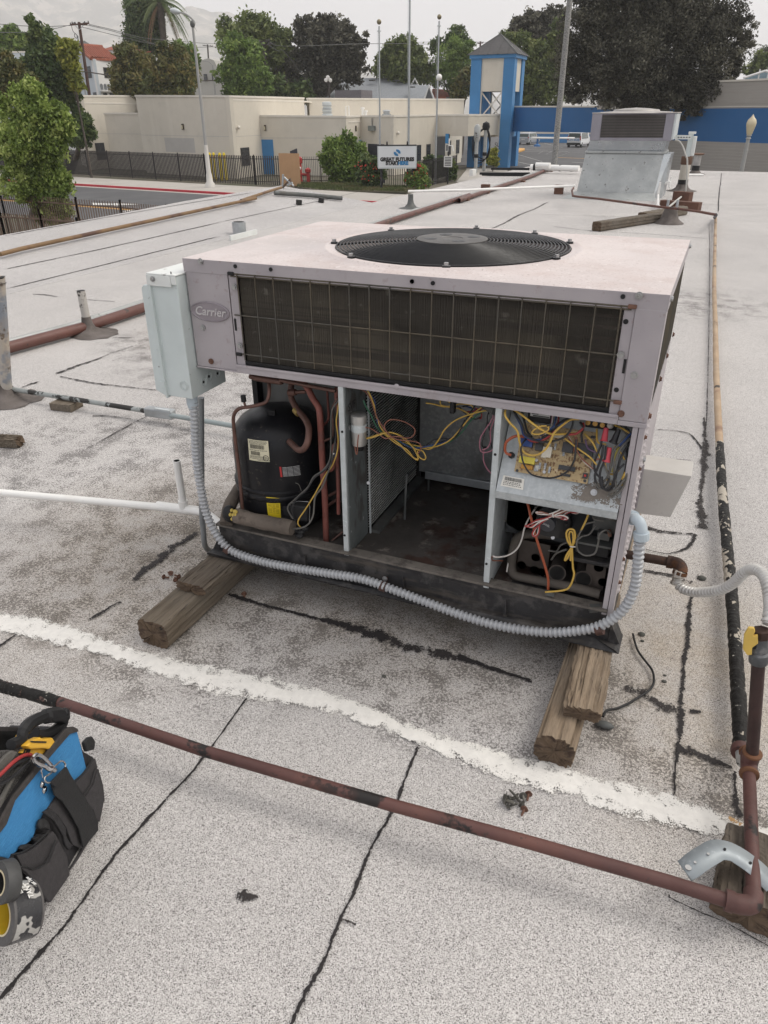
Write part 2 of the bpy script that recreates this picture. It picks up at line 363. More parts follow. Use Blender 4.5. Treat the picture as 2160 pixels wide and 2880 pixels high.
S(((-1.393,10.047,0),(-.711,10.178,0),(.061,10.278,0),(.789,10.682,0)), [.012, .015], m_tar_thin)
S(((-.77,8.888,0),(-.201,8.641,0),(.479,8.603,0),(1.247,8.442,0)), [.014, .014], m_tar)
S(((.942,8.056,0),(1.259,8.032,0)), [.014, .014], m_tar)
S(((1.168,19.98,0),(1.201,16.98,0),(1.217,14.56,0),(1.268,11.196,0)), [.02, .025], m_tar)
S(((1.172,10.079,0),(1.273,6.991,0),(1.35,4.161,0),(1.398,2.196,0),(1.396,1.815,0),(1.397,1.594,0)), [.01, .006, .008, .01], m_tar_thin)
S(((.832,12.33,0),(1.225,12.33,0),(1.993,12.6,0)), [.02, .02], m_tar)
S(((1.252,15.41,0),(2.076,15.35,0)), [.02, .02], m_tar_thin)
S(((.639,18.62,0),(1.174,18.47,0)), [.03, .02], m_tar_thin)
S(((2.056,19.17,0),(2.162,18.21,0)), [.03, .02], m_tar)
S(((-4.276,10.878,0),(-4.413,12.43,0),(-4.859,16.47,0),(-5.041,18.9,0)), [.02, .02], m_tar_thin)
S(((1.522,-.357,.008),(1.535,-.362,.008),(1.549,-.371,.008)), [.02, .035, .02], m_rstain, 'rust_stain')
S(((1.278,3.012,0),(1.292,2.94,0)), [.01, .01])
S(((.634,-.917,0),(.651,-.913,0),(.679,-.906,0)), [.02, .03, .01], m_tar_thin)
S(((.845,-.885,0),(.858,-.881,0),(.878,-.881,0)), [.012, .006], m_tar_thin)
SLn, SLp = ((.145,0,1)), (-4.25, 0, 0.002)
for pts in (((-4.814,3.479,.084),(-4.794,4.88,.081),(-4.825,7.103,.085)), ((-4.36,3.046,.018),(-4.366,4.379,.019),(-4.38,6.433,.021)), ((-4.137,2.861,-.014),(-4.101,4.069,-.02),(-4.12,6.042,-.017)),
            ((-5.341,7.703,.16),(-5.527,10.257,.187)), ((-4.83,6.946,.086),(-4.822,10.028,.085),(-4.85,11.689,.089)), ((-5.74,4.362,.218),(-5.787,6.361,.225),(-5.784,9.571,.224))):
    ribbon('sheet_seam', pts, [.022, .028], m_tar, slope, z=.003)
# white coating strip
ue = ((-.661,-.423,0),(-.56,-.408,0),(-.391,-.388,0),(-.213,-.387,0),(-.037,-.394,0),(.159,-.377,0),(.399,-.355,0),(.533,-.342,0),(.671,-.35,0),(.807,-.371,0),(.927,-.37,0),(1.042,-.37,0),(1.15,-.355,0),(1.256,-.355,0),(1.407,-.341,0),(1.55,-.36,0),(1.603,-.356,0),(1.675,-.363,0))
le = ((-.581,-.492,0),(-.485,-.476,0),(-.241,-.45,0),(-.061,-.443,0),(.09,-.452,0),(.24,-.449,0),(.371,-.428,0),(.496,-.402,0),(.625,-.392,0),(.756,-.399,0),(.882,-.413,0),(1,-.421,0),(1.112,-.429,0),(1.213,-.412,0),(1.316,-.426,0),(1.412,-.414,0),(1.55,-.394,0),(1.671,-.411,0))
def resamp(P, n):
    P = smooth_path(P, 6); L = [0]
    for a, b in zip(P, P[1:]): L.append(L[-1] + (b - a).length)
    o = []
    for i in range(n):
        s_ = L[-1] * i / (n - 1); j = max(k for k in range(len(L)) if L[k] <= s_ + 1e-9); j = min(j, len(P) - 2)
        o.append(P[j].lerp(P[j + 1], (s_ - L[j]) / max(1e-9, L[j + 1] - L[j])))
    return o
A_, B_ = resamp(ue, 150), resamp(le, 150); vs = []; at = []
for a, b in zip(A_, B_):
    d = (a - b).normalized(); a = a + d * (.022 + rnd.uniform(-.003, .004)); b = b - d * (.020 + rnd.uniform(-.003, .005))
    for t_, e in ((0, 1), (.16, .5), (.5, 0), (.84, .5), (1, 1)):
        q = a.lerp(b, t_); vs.append((q.x, q.y, .003 + .003 * (1 - e) + .002 * math.sin(q.x * 40))); at.append(e)
fs = [(i * 5 + k, i * 5 + k + 1, (i + 1) * 5 + k + 1, (i + 1) * 5 + k) for i in range(149) for k in range(4)]
MB().add(vs, fs, True).build('white_coating_strip', m_white, roof, attr={'edge': at})

# ================================================================ the opened rooftop unit
m_paint = mat('mauve_enamel', (.36, .33, .345), .5, 0, .10, 5, [(40, 4, .60, .72, (.27, .22, .215)), (2.5, 3, .45, .75, (.43, .395, .40)), (7, 5, .6, .72, (.30, .26, .25), (1, 1, .25))], bs=25, bd=.0006)
m_top = mat('chalky_top_enamel', (.565, .505, .49), .75, 0, .08, 4, [(9, 5, .48, .75, (.50, .415, .39)), (130, 3, .58, .66, (.42, .36, .34)), (1.7, 5, .52, .62, (.50, .455, .44)), (60, 3, .60, .74, (.66, .61, .59)), (3, 4, .5, .8, (.62, .57, .56))], bs=80, bd=.0005)
m_galv = mat('galvanised', (.40, .42, .43), .42, .55, .14, 18, [(6, 4, .55, .8, (.30, .31, .31))])
m_galv_l = mat('galvanised_light', (.52, .555, .56), .5, .25, .10, 30, [(90, 2, .6, .7, (.62, .65, .66))])
m_galv_d = mat('grimy_sheet', (.115, .12, .117), .6, .4, .3, 9, [(5, 4, .5, .7, (.11, .10, .09))])
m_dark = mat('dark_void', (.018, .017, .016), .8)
m_black = mat('black_plastic', (.015, .015, .016), .5, 0, .2, spec=.3)
m_comp = mat('compressor_black', (.009, .009, .011), .36, 0, .3, 5, [(60, 3, .62, .72, (.05, .042, .035)), (7, 4, .58, .8, (.024, .021, .019))], spec=.3)
m_base = mat('black_base_rail', (.022, .021, .022), .62, 0, .3, 12, [(22, 5, .5, .62, (.06, .056, .054)), (3, 4, .55, .75, (.09, .075, .06), (1, 1, 8))], bs=60, bd=.002)
m_basetop = mat('dusty_ledge', (.13, .115, .10), .85, 0, .3, 9, [(30, 4, .5, .7, (.06, .052, .045))])
m_floor = mat('stained_pan', (.055, .048, .043), .75, 0, .35, 6, [(7, 6, .52, .60, (.035, .018, .013)), (13, 5, .56, .66, (.17, .15, .13)), (4, 4, .60, .66, (.05, .025, .018))], bs=30, bd=.002)
m_cu = mat('tarnished_copper', (.135, .070, .055), .5, .35, .25, 14, [(20, 4, .55, .7, (.07, .045, .038))])
m_cured = mat('red_oxide_pipe', (.20, .065, .050), .6, .1, .25, 12, [(16, 4, .52, .7, (.12, .06, .05))])
m_foam = mat('pipe_insulation', (.12, .098, .080), .95, 0, .3, 10, [(30, 5, .55, .7, (.07, .055, .045))], bs=70, bd=.003)
m_yfoam = mat('yellow_foam', (.50, .38, .09), .8, 0, .3, 30, bs=80, bd=.003)
m_steel = mat('zinc_screw', (.42, .42, .42), .35, .8, .15, 60)
m_rustscrew = mat('rusty_screw', (.16, .085, .06), .7, .3, .3, 60)
m_coil = mat('dirty_coil_fin', (.085, .075, .062), .7, .1, .3, 7, [(3, 5, .44, .64, (.15, .13, .10)), (26, 3, .62, .72, (.22, .20, .17)), (14, 2, .52, .6, (.085, .075, .062), (.1, .1, 4))])
m_wire_g = mat('guard_wire_bronze', (.095, .078, .054), .55, .2, .3, 12, [(5, 3, .45, .6, (.075, .07, .06))])
m_guard_b = mat('fan_guard_black', (.012, .012, .013), .38, 0, .2, 30, spec=.4)
m_pale = mat('pale_grey_enamel', (.55, .605, .60), .5, 0, .07, 6, [(50, 4, .67, .72, (.22, .23, .22)), (4, 4, .5, .8, (.54, .58, .57))])
m_pale_t = mat('pale_grey_enamel_faded', (.66, .68, .66), .6, 0, .06, 10, [(40, 3, .64, .7, (.4, .4, .38))])
m_shroud = mat('shroud_black', (.02, .019, .018), .7)
WIRES = {k: mat(k + '_insulation', v, .45, 0, .1, 30) for k, v in dict(yellow=(.52, .335, .065), black=(.018, .018, .02), blue=(.03, .06, .17), green=(.03, .13, .07), brown=(.22, .085, .055),
    red=(.30, .03, .03), orange=(.33, .075, .03), grey=(.10, .095, .085), pink=(.33, .13, .17), white=(.55, .52, .48), purple=(.12, .07, .14), olive=(.30, .25, .05)).items()}

unit = thing('rooftop_air_conditioner', 'large mauve rooftop air conditioning unit with its front panels off, wiring and compressor exposed', 'air conditioner', (.6, .39, .12))
def hexbolt(p, n=(0, -1, 0), r=.0055, m=None, parent=unit, name='screw'):
    n = Vector(n); p = Vector(p)
    return MB().cyl(p, p + n * .0022, r * 1.45, 12).cyl(p + n * .0022, p + n * .006, r, 6, smooth=False).build(name, m or m_steel, parent)
def hole(p, n=(0, -1, 0), r=.005, parent=unit):
    n = Vector(n); p = Vector(p); return MB().cyl(p - n * .001, p + n * .0012, r, 14).build('screw_hole', m_black, parent)

# top cover with its round opening
cx, cy, hr = .605, .39, .322
b = MB(); N = 96; x0, x1, y0, y1 = -.004, 1.204, -.004, .787; zt = 1.03
inn = []; out_ = []
for k in range(N):
    a = 2 * math.pi * k / N; ca, sa = math.cos(a), math.sin(a)
    inn.append((cx + hr * ca, cy + hr * sa, zt + .004)); t = min(((x1 - cx) / ca if ca > 0 else (x0 - cx) / ca) if abs(ca) > 1e-6 else 9, ((y1 - cy) / sa if sa > 0 else (y0 - cy) / sa) if abs(sa) > 1e-6 else 9)
    out_.append((cx + t * ca, cy + t * sa, zt - .004))
rings = [[(cx + (hr - .004) * math.cos(2 * math.pi * k / N), cy + (hr - .004) * math.sin(2 * math.pi * k / N), zt - .03) for k in range(N)], inn]
for rr, zz in ((.338, .004), (.345, .0065), (.352, .0065), (.358, .0015)): rings.append([(cx + rr * math.cos(2 * math.pi * k / N), cy + rr * math.sin(2 * math.pi * k / N), zt + zz) for k in range(N)])
rings.append([(Vector(i_).lerp(Vector(o_), .5))[:2] + (zt + .002,) if False else tuple(Vector((cx + .358 * math.cos(2 * math.pi * k / N), cy + .358 * math.sin(2 * math.pi * k / N), zt)).lerp(Vector(o_), .5) + Vector((0, 0, .002))) for k, (i_, o_) in enumerate(zip(inn, out_))])
rings.append(out_)
vs = [p for r_ in rings for p in r_]
fs = [(i * N + k, i * N + (k + 1) % N, (i + 1) * N + (k + 1) % N, (i + 1) * N + k) for i in range(len(rings) - 1) for k in range(N)]
fs = [f for i, f in enumerate(fs)]
# square off the corners
b.add(vs, [f[::-1] for f in fs], True)
for sx, sy in ((x0, y0), (x1, y0), (x1, y1), (x0, y1)):
    near = sorted(range(N), key=lambda k: (out_[k][0] - sx) ** 2 + (out_[k][1] - sy) ** 2)[:1]
    k = near[0]; kk = [(k - 1) % N, k, (k + 1) % N]
    b.add([out_[kk[0]], out_[kk[1]], out_[kk[2]], (sx, sy, zt - .004)], [(0, 1, 3), (1, 2, 3)])
top = b.build('top_cover', m_top, unit)
lip = MB()
for p, q in (((x0, y0 + .001), (x1, y0 + .001)), ((x1 - .001, y0), (x1 - .001, y1)), ((x1, y1 - .001), (x0, y1 - .001)), ((x0 + .001, y1), (x0 + .001, y0))):
    lip.bar((p[0], p[1], zt - .021), (q[0], q[1], zt - .021), .003, .034)
lip.build('cover_flange', m_paint, unit, bevel=.001)
for a in ((.055,0,1.022),(1.144,0,1.021)): hexbolt((a[0], -.006, a[2]))
for a in ((.159,0,1.016),(.263,0,1.015),(.64,0,1.013),(.64,0,1.013),(.691,0,1.013),(1.112,0,1.016)): hole((a[0], -.006, a[2]))

# fan guard
fg = MB().tube([(cx + .318 * math.cos(t * math.pi / 48), cy + .318 * math.sin(t * math.pi / 48), 1.036) for t in range(96)], .0023, 6, closed=True).build('fan_guard', m_guard_b, unit)
for i in range(22):
    r_ = .105 + i * (.213 / 22); zz = 1.036 + .016 * (1 - (r_ / .32) ** 2)
    MB().tube([(cx + r_ * math.cos(t * math.pi / 36), cy + r_ * math.sin(t * math.pi / 36), zz) for t in range(72)], .0021, 5, closed=True).build('ring_wire', m_guard_b, fg)
for a in (-165, -122, -74, -20, 27, 60, 95, 143):
    ca, sa = math.cos(R(a)), math.sin(R(a))
    MB().tube([(cx + r_ * ca, cy + r_ * sa, 1.0315 + .016 * (1 - (r_ / .32) ** 2)) for r_ in (.08, .15, .22, .28, .332)], .0028, 6).build('radial_wire', m_guard_b, fg)
    p = (cx + .330 * ca, cy + .330 * sa, 1.034); MB().cyl(p, (p[0], p[1], 1.039), .010, 12).build('clip_washer', m_guard_b, fg)
    MB().cyl((p[0], p[1], 1.039), (p[0], p[1], 1.046), .0058, 6, smooth=False).build('clip_bolt', m_steel, fg)
m_hub = mat('hub_plate_grey', (.12, .115, .11), .6, .3, .2, 12)
MB().lathe([(.098, 0), (.098, .002), (.088, .004), (.03, .003), (.028, .001), (0.0001, .001)], (cx, cy, 1.051), n=40).build('hub_plate', m_hub, fg)
for k in range(4):
    a = R(35 + 90 * k); p = (cx + .062 * math.cos(a), cy + .062 * math.sin(a), 1.0545)
    MB().sphere(p, .019, 14, 8, (1, 1, .09)).build('hub_recess', m_guard_b, fg)
for t_ in ((.619,.251,1),):
    lb = MB().box((t_[0] + .01, cy - .314, .999), (.11, .0015, .016)).build('rating_sticker', mat('sticker_dirty_white', (.50, .49, .45), .7, layers=[(120, 2, .5, .56, (.12, .12, .12), (1, .2, 3))]), fg)
fan = MB().lathe([(.322, -.03), (.318, -.12), (.325, -.14)], (cx, cy, 1.03), n=64).build('fan_shroud', m_shroud, unit)
mt_ = MB().lathe([(.075, -.19), (.078, -.05), (.05, -.03), (.0001, -.028)], (cx, cy, 1.05), n=32).build('fan_motor', m_guard_b, unit)
fb = MB().cyl((cx, cy, .93), (cx, cy, .96), .06, 24).build('fan_hub', m_shroud, unit)
for k in range(4):
    a0 = R(20 + 90 * k); v_ = []
    for j in range(7):
        r_ = .06 + .24 * j / 6; w_ = R(18 + 16 * j / 6)
        for s_ in (-1, 0, 1): v_.append((cx + r_ * math.cos(a0 + s_ * w_), cy + r_ * math.sin(a0 + s_ * w_), .935 + .035 * s_))
    f_ = [(j * 3 + q, j * 3 + q + 1, (j + 1) * 3 + q + 1, (j + 1) * 3 + q) for j in range(6) for q in (0, 1)]
    MB().add(v_, f_, True).build('fan_blade', m_galv_d, fb)

# upper casing
MB().b2((0, .0, .738), (1.2, .783, .745)).build('mid_deck', m_galv_d, unit)
lp = MB().b2((.0, -.003, .7385), (.13, .0, .9945)).b2((0, 0, .7385), (.003, .12, .9945)).build('corner_panel', m_paint, unit, bevel=.0012)
MB().b2((.1315, -.001, .751), (.157, .004, .9945)).build('coil_flange', m_paint, unit, bevel=.0008)
MB().b2((1.118, -.001, .751), (1.1405, .004, .9945)).build('coil_flange', m_paint, unit, bevel=.0008)
MB().b2((1.141, -.005, .7455), (1.203, -.001, .9935)).b2((1.2, -.001, .7455), (1.203, .045, .9935)).build('corner_panel', m_paint, unit, bevel=.002)
MB().b2((.1305, -.006, .7335), (1.1405, .002, .7505)).b2((.1305, -.009, .7505), (1.1405, -.003, .7575)).b2((-.002, -.006, .7335), (.1303, .002, .738)).b2((1.1407, -.007, .7335), (1.204, .002, .745)).build('lower_band', m_paint, unit, bevel=.0015)
MB().b2((.1575, .0, .7585), (1.1175, .004, .768)).build('drip_channel', m_black, unit)
for a in ((.035,0,.848),(.15,0,.964),(.148,0,.81),(1.125,0,.893),(1.16,0,.852)): hexbolt((a[0], -.004, a[2]))
for a in ((.049,0,.756),(1.145,0,.761)): hexbolt((a[0], -.005, a[2]), m=m_rustscrew)
for a in ((1.125,0,.964),(1.127,0,.813)): hole((a[0], -.001, a[2]), r=.0055)
for a in ((.139,0,.865),) + ((1.136,0,.868),): MB().b2((a[0] - .003, -.0022, a[2] - .016), (a[0] + .003, -.0015, a[2] + .016)).build('slot', m_black, unit)
for a in ((.603,0,.755),): hole((a[0], -.006, a[2]), r=.004); MB().lathe([(.0062, 0), (.0075, .001), (.0062, .002)], (a[0], -.006, a[2]), (0, -1, 0), 16).build('grommet', m_paint, unit)
# maker's oval badge
bx, bz = .064, .893
bd = MB(); v_ = []
for r_, d_ in ((1, 0), (1, .0035), (.93, .005), (.88, .003), (0.001, .003)):
    for k in range(48): a = 2 * math.pi * k / 48; v_.append((bx + .062 * r_ * math.cos(a), -.003 - d_, bz + .0265 * r_ * math.sin(a)))
f_ = [(i * 48 + k, i * 48 + (k + 1) % 48, (i + 1) * 48 + (k + 1) % 48, (i + 1) * 48 + k) for i in range(4) for k in range(48)]
bd.add(v_, [f[::-1] for f in f_], True); m_badge = mat('badge_mauve', (.27, .24, .26), .4, .2, .1, 20)
badge = bd.build('badge', m_badge, unit)
text_mesh('badge_lettering', 'Carrier', mat('badge_silver', (.62, .60, .62), .3, .6, .1), badge, (bx + .001, -.0065, bz), (1, 0, 0), (0, 0, 1), .032, .0012, .25, bold=.0004)
# front coil: tube rows behind, upright fins in front
cb = MB().b2((.15, .028, .7585), (1.13, .05, 1.0)).build('condenser_coil', m_shroud, unit)
tb = MB()
for k in range(10): tb.tube([(.155, .02, .772 + k * .0245), (1.12, .02, .772 + k * .0245)], .0045, 6)
tb.build('coil_tubes', m_cu, cb, kind='stuff')
fn = MB(); nfin = 470
for k in range(nfin):
    x = .158 + k * (.959 / nfin); j = rnd.uniform(-.0002, .0002); fn.b2((x + j, .008 + rnd.uniform(0, .0006), .760), (x + j + .0007, .028, .9965))
fn.build('fins', m_coil, cb, kind='stuff')
# right side coil, back and left coil closures
MB().b2((1.15, .05, .7585), (1.17, .76, 1.0)).build('side_coil', m_coil, unit)
MB().b2((.005, .76, .745), (1.195, .778, 1.0)).build('rear_coil', m_coil, unit)
MB().b2((.004, .125, .745), (.02, .758, .994)).build('left_side_panel', m_paint, unit)
# wire guard over the front coil
gd = MB().tube([(.145, -.004, .9965), (1.131, -.004, .9965)], .0022, 6).build('guard_rail', m_wire_g, unit)
for z in (.9905, .8915, .788): MB().tube([(.141, -.004, z), (1.133, -.004, z)], .0020, 6).build('guard_rail', m_wire_g, unit)
for k in range(19):
    x = .162 + k * .0528; MB().tube([(x, -.0075, .9985), (x, -.0075, .773)], .0017, 6).build('guard_wire', m_wire_g, unit)
for z in (.997, .7865):
    for x in (.143, 1.134): MB().box((x, -.006, z), (.018, .007, .009)).build('guard_clip', m_black if x < 1 else m_rustscrew, unit, bevel=.002)
for k in range(14):
    y = .075 + k * .049; MB().tube([(1.2, y, .990), (1.2, y, .760)], .002, 5).build('side_guard_wire', m_wire_g, unit)
for z in (.985, .88, .77): MB().tube([(1.197, .06, z), (1.197, .74, z)], .002, 5).build('side_guard_rail', m_wire_g, unit)
for y in (.02, .30, .52, .76): hexbolt((1.203, y, .755), (1, 0, 0), m=m_rustscrew)
for y in (.03, .76): hexbolt((1.204, y, 1.012), (1, 0, 0))

# base frame
bs_ = MB().b2((-.002, -.002, .134), (1.202, .012, .226)).build('front_rail', m_base, unit, bevel=.002)
MB().b2((-.004, -.014, .2262), (1.188, .022, .2335)).build('rail_ledge', m_basetop, unit, bevel=.0015)
MB().prism([(-.045, -.030, .120), (-.030, -.034, .133), (.02, -.008, .140), (1.17, -.008, .140), (1.225, -.034, .133), (1.236, -.030, .120)][::-1], (0, .09, 0)).build('rail_foot', m_base, unit, bevel=.002)
MB().prism([(-.03, -.006, .134), (-.002, -.006, .134), (-.002, -.006, .185)], (0, .05, 0)).build('corner_gusset', m_base, unit)
MB().prism([(1.202, -.006, .134), (1.232, -.006, .134), (1.202, -.006, .195)], (0, .05, 0)).build('corner_gusset', m_base, unit)
MB().b2((0, .7, .12), (1.2, .783, .226)).b2((0, .014, .12), (.02, .698, .226)).b2((1.18, .014, .12), (1.2, .698, .226)).build('side_rail', m_base, unit)
MB().b2((.0205, .0225, .200), (1.1795, .699, .2145)).build('base_pan', m_floor, unit)
MB().b2((.455, .024, .215), (.86, .54, .2255)).build('blower_floor', m_floor, unit)
for x in (.30, .62, .92): MB().prism([(x, -.0125, .137), (x + .012, -.0125, .137), (x + .006, -.0125, .19)][::-1], (0, .0104, 0)).build('rail_rib', m_base, unit)
# dividers
dv = MB().b2((.4365, -.004, .2185), (.4515, .004, .7335)).b2((.4365, .004, .215), (.4395, .13, .7335)).build('divider', m_galv_l, unit, bevel=.001)
MB().b2((.4515, .004, .2262), (.4545, .128, .7335)).build('divider_face', mat('divider_grey_stained', (.15, .165, .165), .5, .3, .2, 6, [(8, 4, .52, .56, (.09, .085, .08), (1, 1, .4)), (60, 3, .66, .7, (.4, .4, .4))]), unit)
text_mesh('pen_marking', 'SVF', m_black, unit, (.455,.037,.668), (0, 1, 0), (0, 0, 1), .03, .0002, .1)
dv2 = MB().b2((.8585, -.004, .2145), (.8735, .004, .7335)).b2((.8705, .004, .2145), (.8735, .25, .7335)).b2((.8555, .004, .2262), (.8585, .25, .7335)).build('divider', m_galv_l, unit, bevel=.001)
for a in ((.445,0,.608),(.441,0,.286),(.865,0,.613),(.863,0,.292)): hole((a[0], -.004, a[2]), r=.0035)
# evaporator coil seen in the middle bay: level fins running to the back
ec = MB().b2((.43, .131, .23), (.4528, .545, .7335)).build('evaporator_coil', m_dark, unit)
fn = MB()
for k in range(54): z = .243 + k * .00905; fn.b2((.4532, .135, z), (.4562, .54, z + .0019))
fn.build('fins', mat('evaporator_fin', (.60, .60, .57), .5, .2, .2, 9, [(5, 4, .5, .7, (.22, .21, .20))]), ec, kind='stuff')
MB().b2((.4585, .135, .2265), (.49, .54, .236)).build('drain_channel', m_galv_d, unit)
MB().bar((.462, .131, .2262), (.462, .131, .7335), .006, .004).build('coil_edge', m_galv_l, unit)
# blower housing wall
MB().b2((.47, .53, .262), (.857, .536, .7335)).build('blower_wall', mat('spangled_zinc', (.27, .28, .28), .45, .5, .12, 40, [(70, 2, .5, .6, (.34, .35, .35)), (4, 3, .5, .7, (.13, .125, .12))]), unit)
MB().b2((.497, .515, .243), (.857, .529, .272)).build('blower_flange', m_galv, unit, bevel=.0015)
MB().b2((.002, .7785, .2265), (1.198, .7825, .7375)).b2((.0, .35, .2265), (.003, .778, .7375)).build('rear_panel', m_galv_d, unit)
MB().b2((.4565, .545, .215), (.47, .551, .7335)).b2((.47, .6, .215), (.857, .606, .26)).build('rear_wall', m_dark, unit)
for pts in (((.527,.25,.226),(.532,.25,.37),(.522,.3,.363),(.49,.45,.317)), ((.527,.47,.224),(.527,.47,.265))): MB().tube(smooth_path(pts, 4), .004, 8).build('support_rod', m_galv_d, unit)
# compressor bay walls
MB().b2((.0, .296, .215), (.434, .30, .7335)).build('bay_wall', mat('bay_zinc_grey', (.17, .173, .17), .55, .4, .2, 6, [(5, 4, .5, .7, (.14, .14, .135))]), unit)
MB().b2((-.004, .262, .215), (.014, .295, .7335)).build('corner_post', m_black, unit)
# right bay
MB().b2((1.1745, -.004, .2135), (1.187, .0, .7335)).b2((1.1885, -.006, .2135), (1.2015, -.001, .7335)).b2((1.1985, -.001, .2135), (1.2015, .04, .7335)).build('corner_panel', m_paint, unit, bevel=.0012)
MB().b2((1.1985, .042, .2265), (1.2005, .783, .7335)).build('side_panel', m_paint, unit)
pz = MB()
for k in range(30):
    z = .24 + k * .0165; p = [(1.2005, .062, z), (1.2005, .094, z), (1.2005, .094, z + .0135), (1.2005, .062, z + .0135), (1.208, .078, z + .004)]
    pz.add(p, [(0, 1, 4), (1, 2, 4), (2, 3, 4), (3, 0, 4)])
pz.build('louvre_row', m_paint, unit)
for z in (.30, .37, .50, .62, .70): hexbolt((1.2015, .028, z), (1, 0, 0), m=m_rustscrew, r=.004)
MB().b2((.876, .30, .2145), (1.197, .306, .7335)).build('bay_back', m_galv_d, unit)

# ---------------------------------------------------------------- compressor bay
comp = thing('compressor', 'black domed compressor with a cream barcode label in the left bay', 'compressor', (.15, .15, .215))
MB().lathe([(.05, .005), (.118, .006), (.134, .02), (.1405, .05), (.1405, .135), (.1455, .139), (.1465, .149), (.1405, .153), (.1405, .272), (.137, .295), (.128, .318), (.112, .338), (.088, .354), (.055, .365), (.02, .369), (.0001, .3695)],
    (.15, .15, .215), n=64).build('shell', m_comp, comp)
MB().lathe([(.1408, .115), (.1432, .118), (.1432, .133), (.1408, .136)], (.15, .15, .215), n=64).build('weld_band', m_comp, comp)
MB().box((.165, .10, .586), (.022, .016, .016), .3).build('lifting_lug', m_black, comp, bevel=.002)
def cylpatch(name, m, q, r, parent, cxy=(.15, .15), nu=8, cr=None):
    vs = []
    for j in range(3):
        for i in range(nu + 1):
            u, v = i / nu, j / 2
            a = (q[0][0] * (1 - u) + q[1][0] * u) * (1 - v) + (q[3][0] * (1 - u) + q[2][0] * u) * v
            z = (q[0][1] * (1 - u) + q[1][1] * u) * (1 - v) + (q[3][1] * (1 - u) + q[2][1] * u) * v
            vs.append((cxy[0] + r * math.cos(a), cxy[1] + r * math.sin(a), z))
    return MB().add(vs, [(j * (nu + 1) + i, (j + 1) * (nu + 1) + i, (j + 1) * (nu + 1) + i + 1, j * (nu + 1) + i + 1) for j in range(2) for i in range(nu)]).build(name, m, parent)
def sub(q, u0, v0, u1, v1):
    f = lambda u, v: tuple((q[0][k] * (1 - u) + q[1][k] * u) * (1 - v) + (q[3][k] * (1 - u) + q[2][k] * u) * v for k in (0, 1))
    return [f(u0, v0), f(u1, v0), f(u1, v1), f(u0, v1)]
m_cream = mat('cream_label', (.62, .58, .42), .6, 0, .06, 20); m_ink = mat('label_ink', (.03, .03, .03), .7); m_yel = mat('yellow_label', (.72, .55, .02), .5, 0, .05, 20)
m_whiteink = mat('white_print', (.55, .55, .55), .6); m_redink = mat('red_print', (.45, .03, .03), .6)
q = ((-1.693,.533),(-1.236,.533),(-1.239,.467),(-1.705,.466))
lb = cylpatch('nameplate_label', m_cream, q, .1413, comp)
def joined_patches(name, m, q, rects, r, parent):
    b = MB()
    for u0, v0, u1, v1 in rects:
        s_ = sub(q, u0, v0, u1, v1); P = [(.15 + r * math.cos(a), .15 + r * math.sin(a), z) for a, z in s_]; b.add(P, [(0, 3, 2, 1)])
    return b.build(name, m, parent, kind='stuff')
rects = []
for x0, v0, v1, x1 in ((.10, .22, .42, .80), (.12, .54, .72, .58)):
    u = x0
    while u < x1: w_ = rnd.uniform(.006, .016); rects.append((u, v0, u + w_, v1)); u += w_ + rnd.uniform(.006, .014)
for v in (.04, .10, .16, .47, .76, .81, .87, .93):
    u = .06 if v < .9 else .45
    while u < (.88 if v < .9 else .95): w_ = rnd.uniform(.02, .06); rects.append((u, v, u + w_, v + .028)); u += w_ + .02
joined_patches('printed_marks', m_ink, q, rects, .1417, lb)
s_ = sub(q, .84, .82, .84, .82)[0]
MB().tube([(.15 + .1420 * math.cos(s_[0] + .055 * math.cos(t)), .15 + .1420 * math.sin(s_[0] + .055 * math.cos(t)), s_[1] + .0085 * math.sin(t)) for t in [i * math.pi / 8 for i in range(16)]], .0009, 4, closed=True).build('approval_mark', m_ink, lb)
q = ((-1.051,.451),(-.589,.449),(-.566,.412),(-1.042,.418))
lb = cylpatch('caution_label', m_black, q, .1409, comp); cylpatch('red_bar', m_redink, sub(q, 0, 0, .08, 1), .1413, lb, nu=2)
joined_patches('printed_marks', m_whiteink, q, [(a, .08 + .115 * k, min(.97, a + w_), .12 + .115 * k) for k in range(8) for a, w_ in ((.12, .2), (.34, .25), (.61, .3))], .1414, lb)
q = ((-1.385,.354),(-1.095,.349),(-1.103,.282),(-1.378,.288))
lb = cylpatch('warning_label', m_yel, q, .1425, comp)
joined_patches('printed_marks', mat('brown_print', (.25, .17, .01), .7), q, [(a, v, a + w_, v + .018) for v in (.3, .345, .39, .43, .47, .55, .6, .64, .68, .72, .78) for a, w_ in ((.08, .3), (.42, .2), (.66, .25))] + [(.35, .26, .68, .285), (.35, .52, .7, .54)], .1429, lb)
for u in (.24, .74):
    P = [(.15 + .1432 * math.cos(a), .15 + .1432 * math.sin(a), z) for a, z in (sub(q, u, .06, u, .06)[0], sub(q, u + .15, .22, u, 0)[0], sub(q, u - .15, .22, u, 0)[0])]
    MB().tube(P, .0008, 4, closed=True).build('warning_triangle', m_ink, lb)

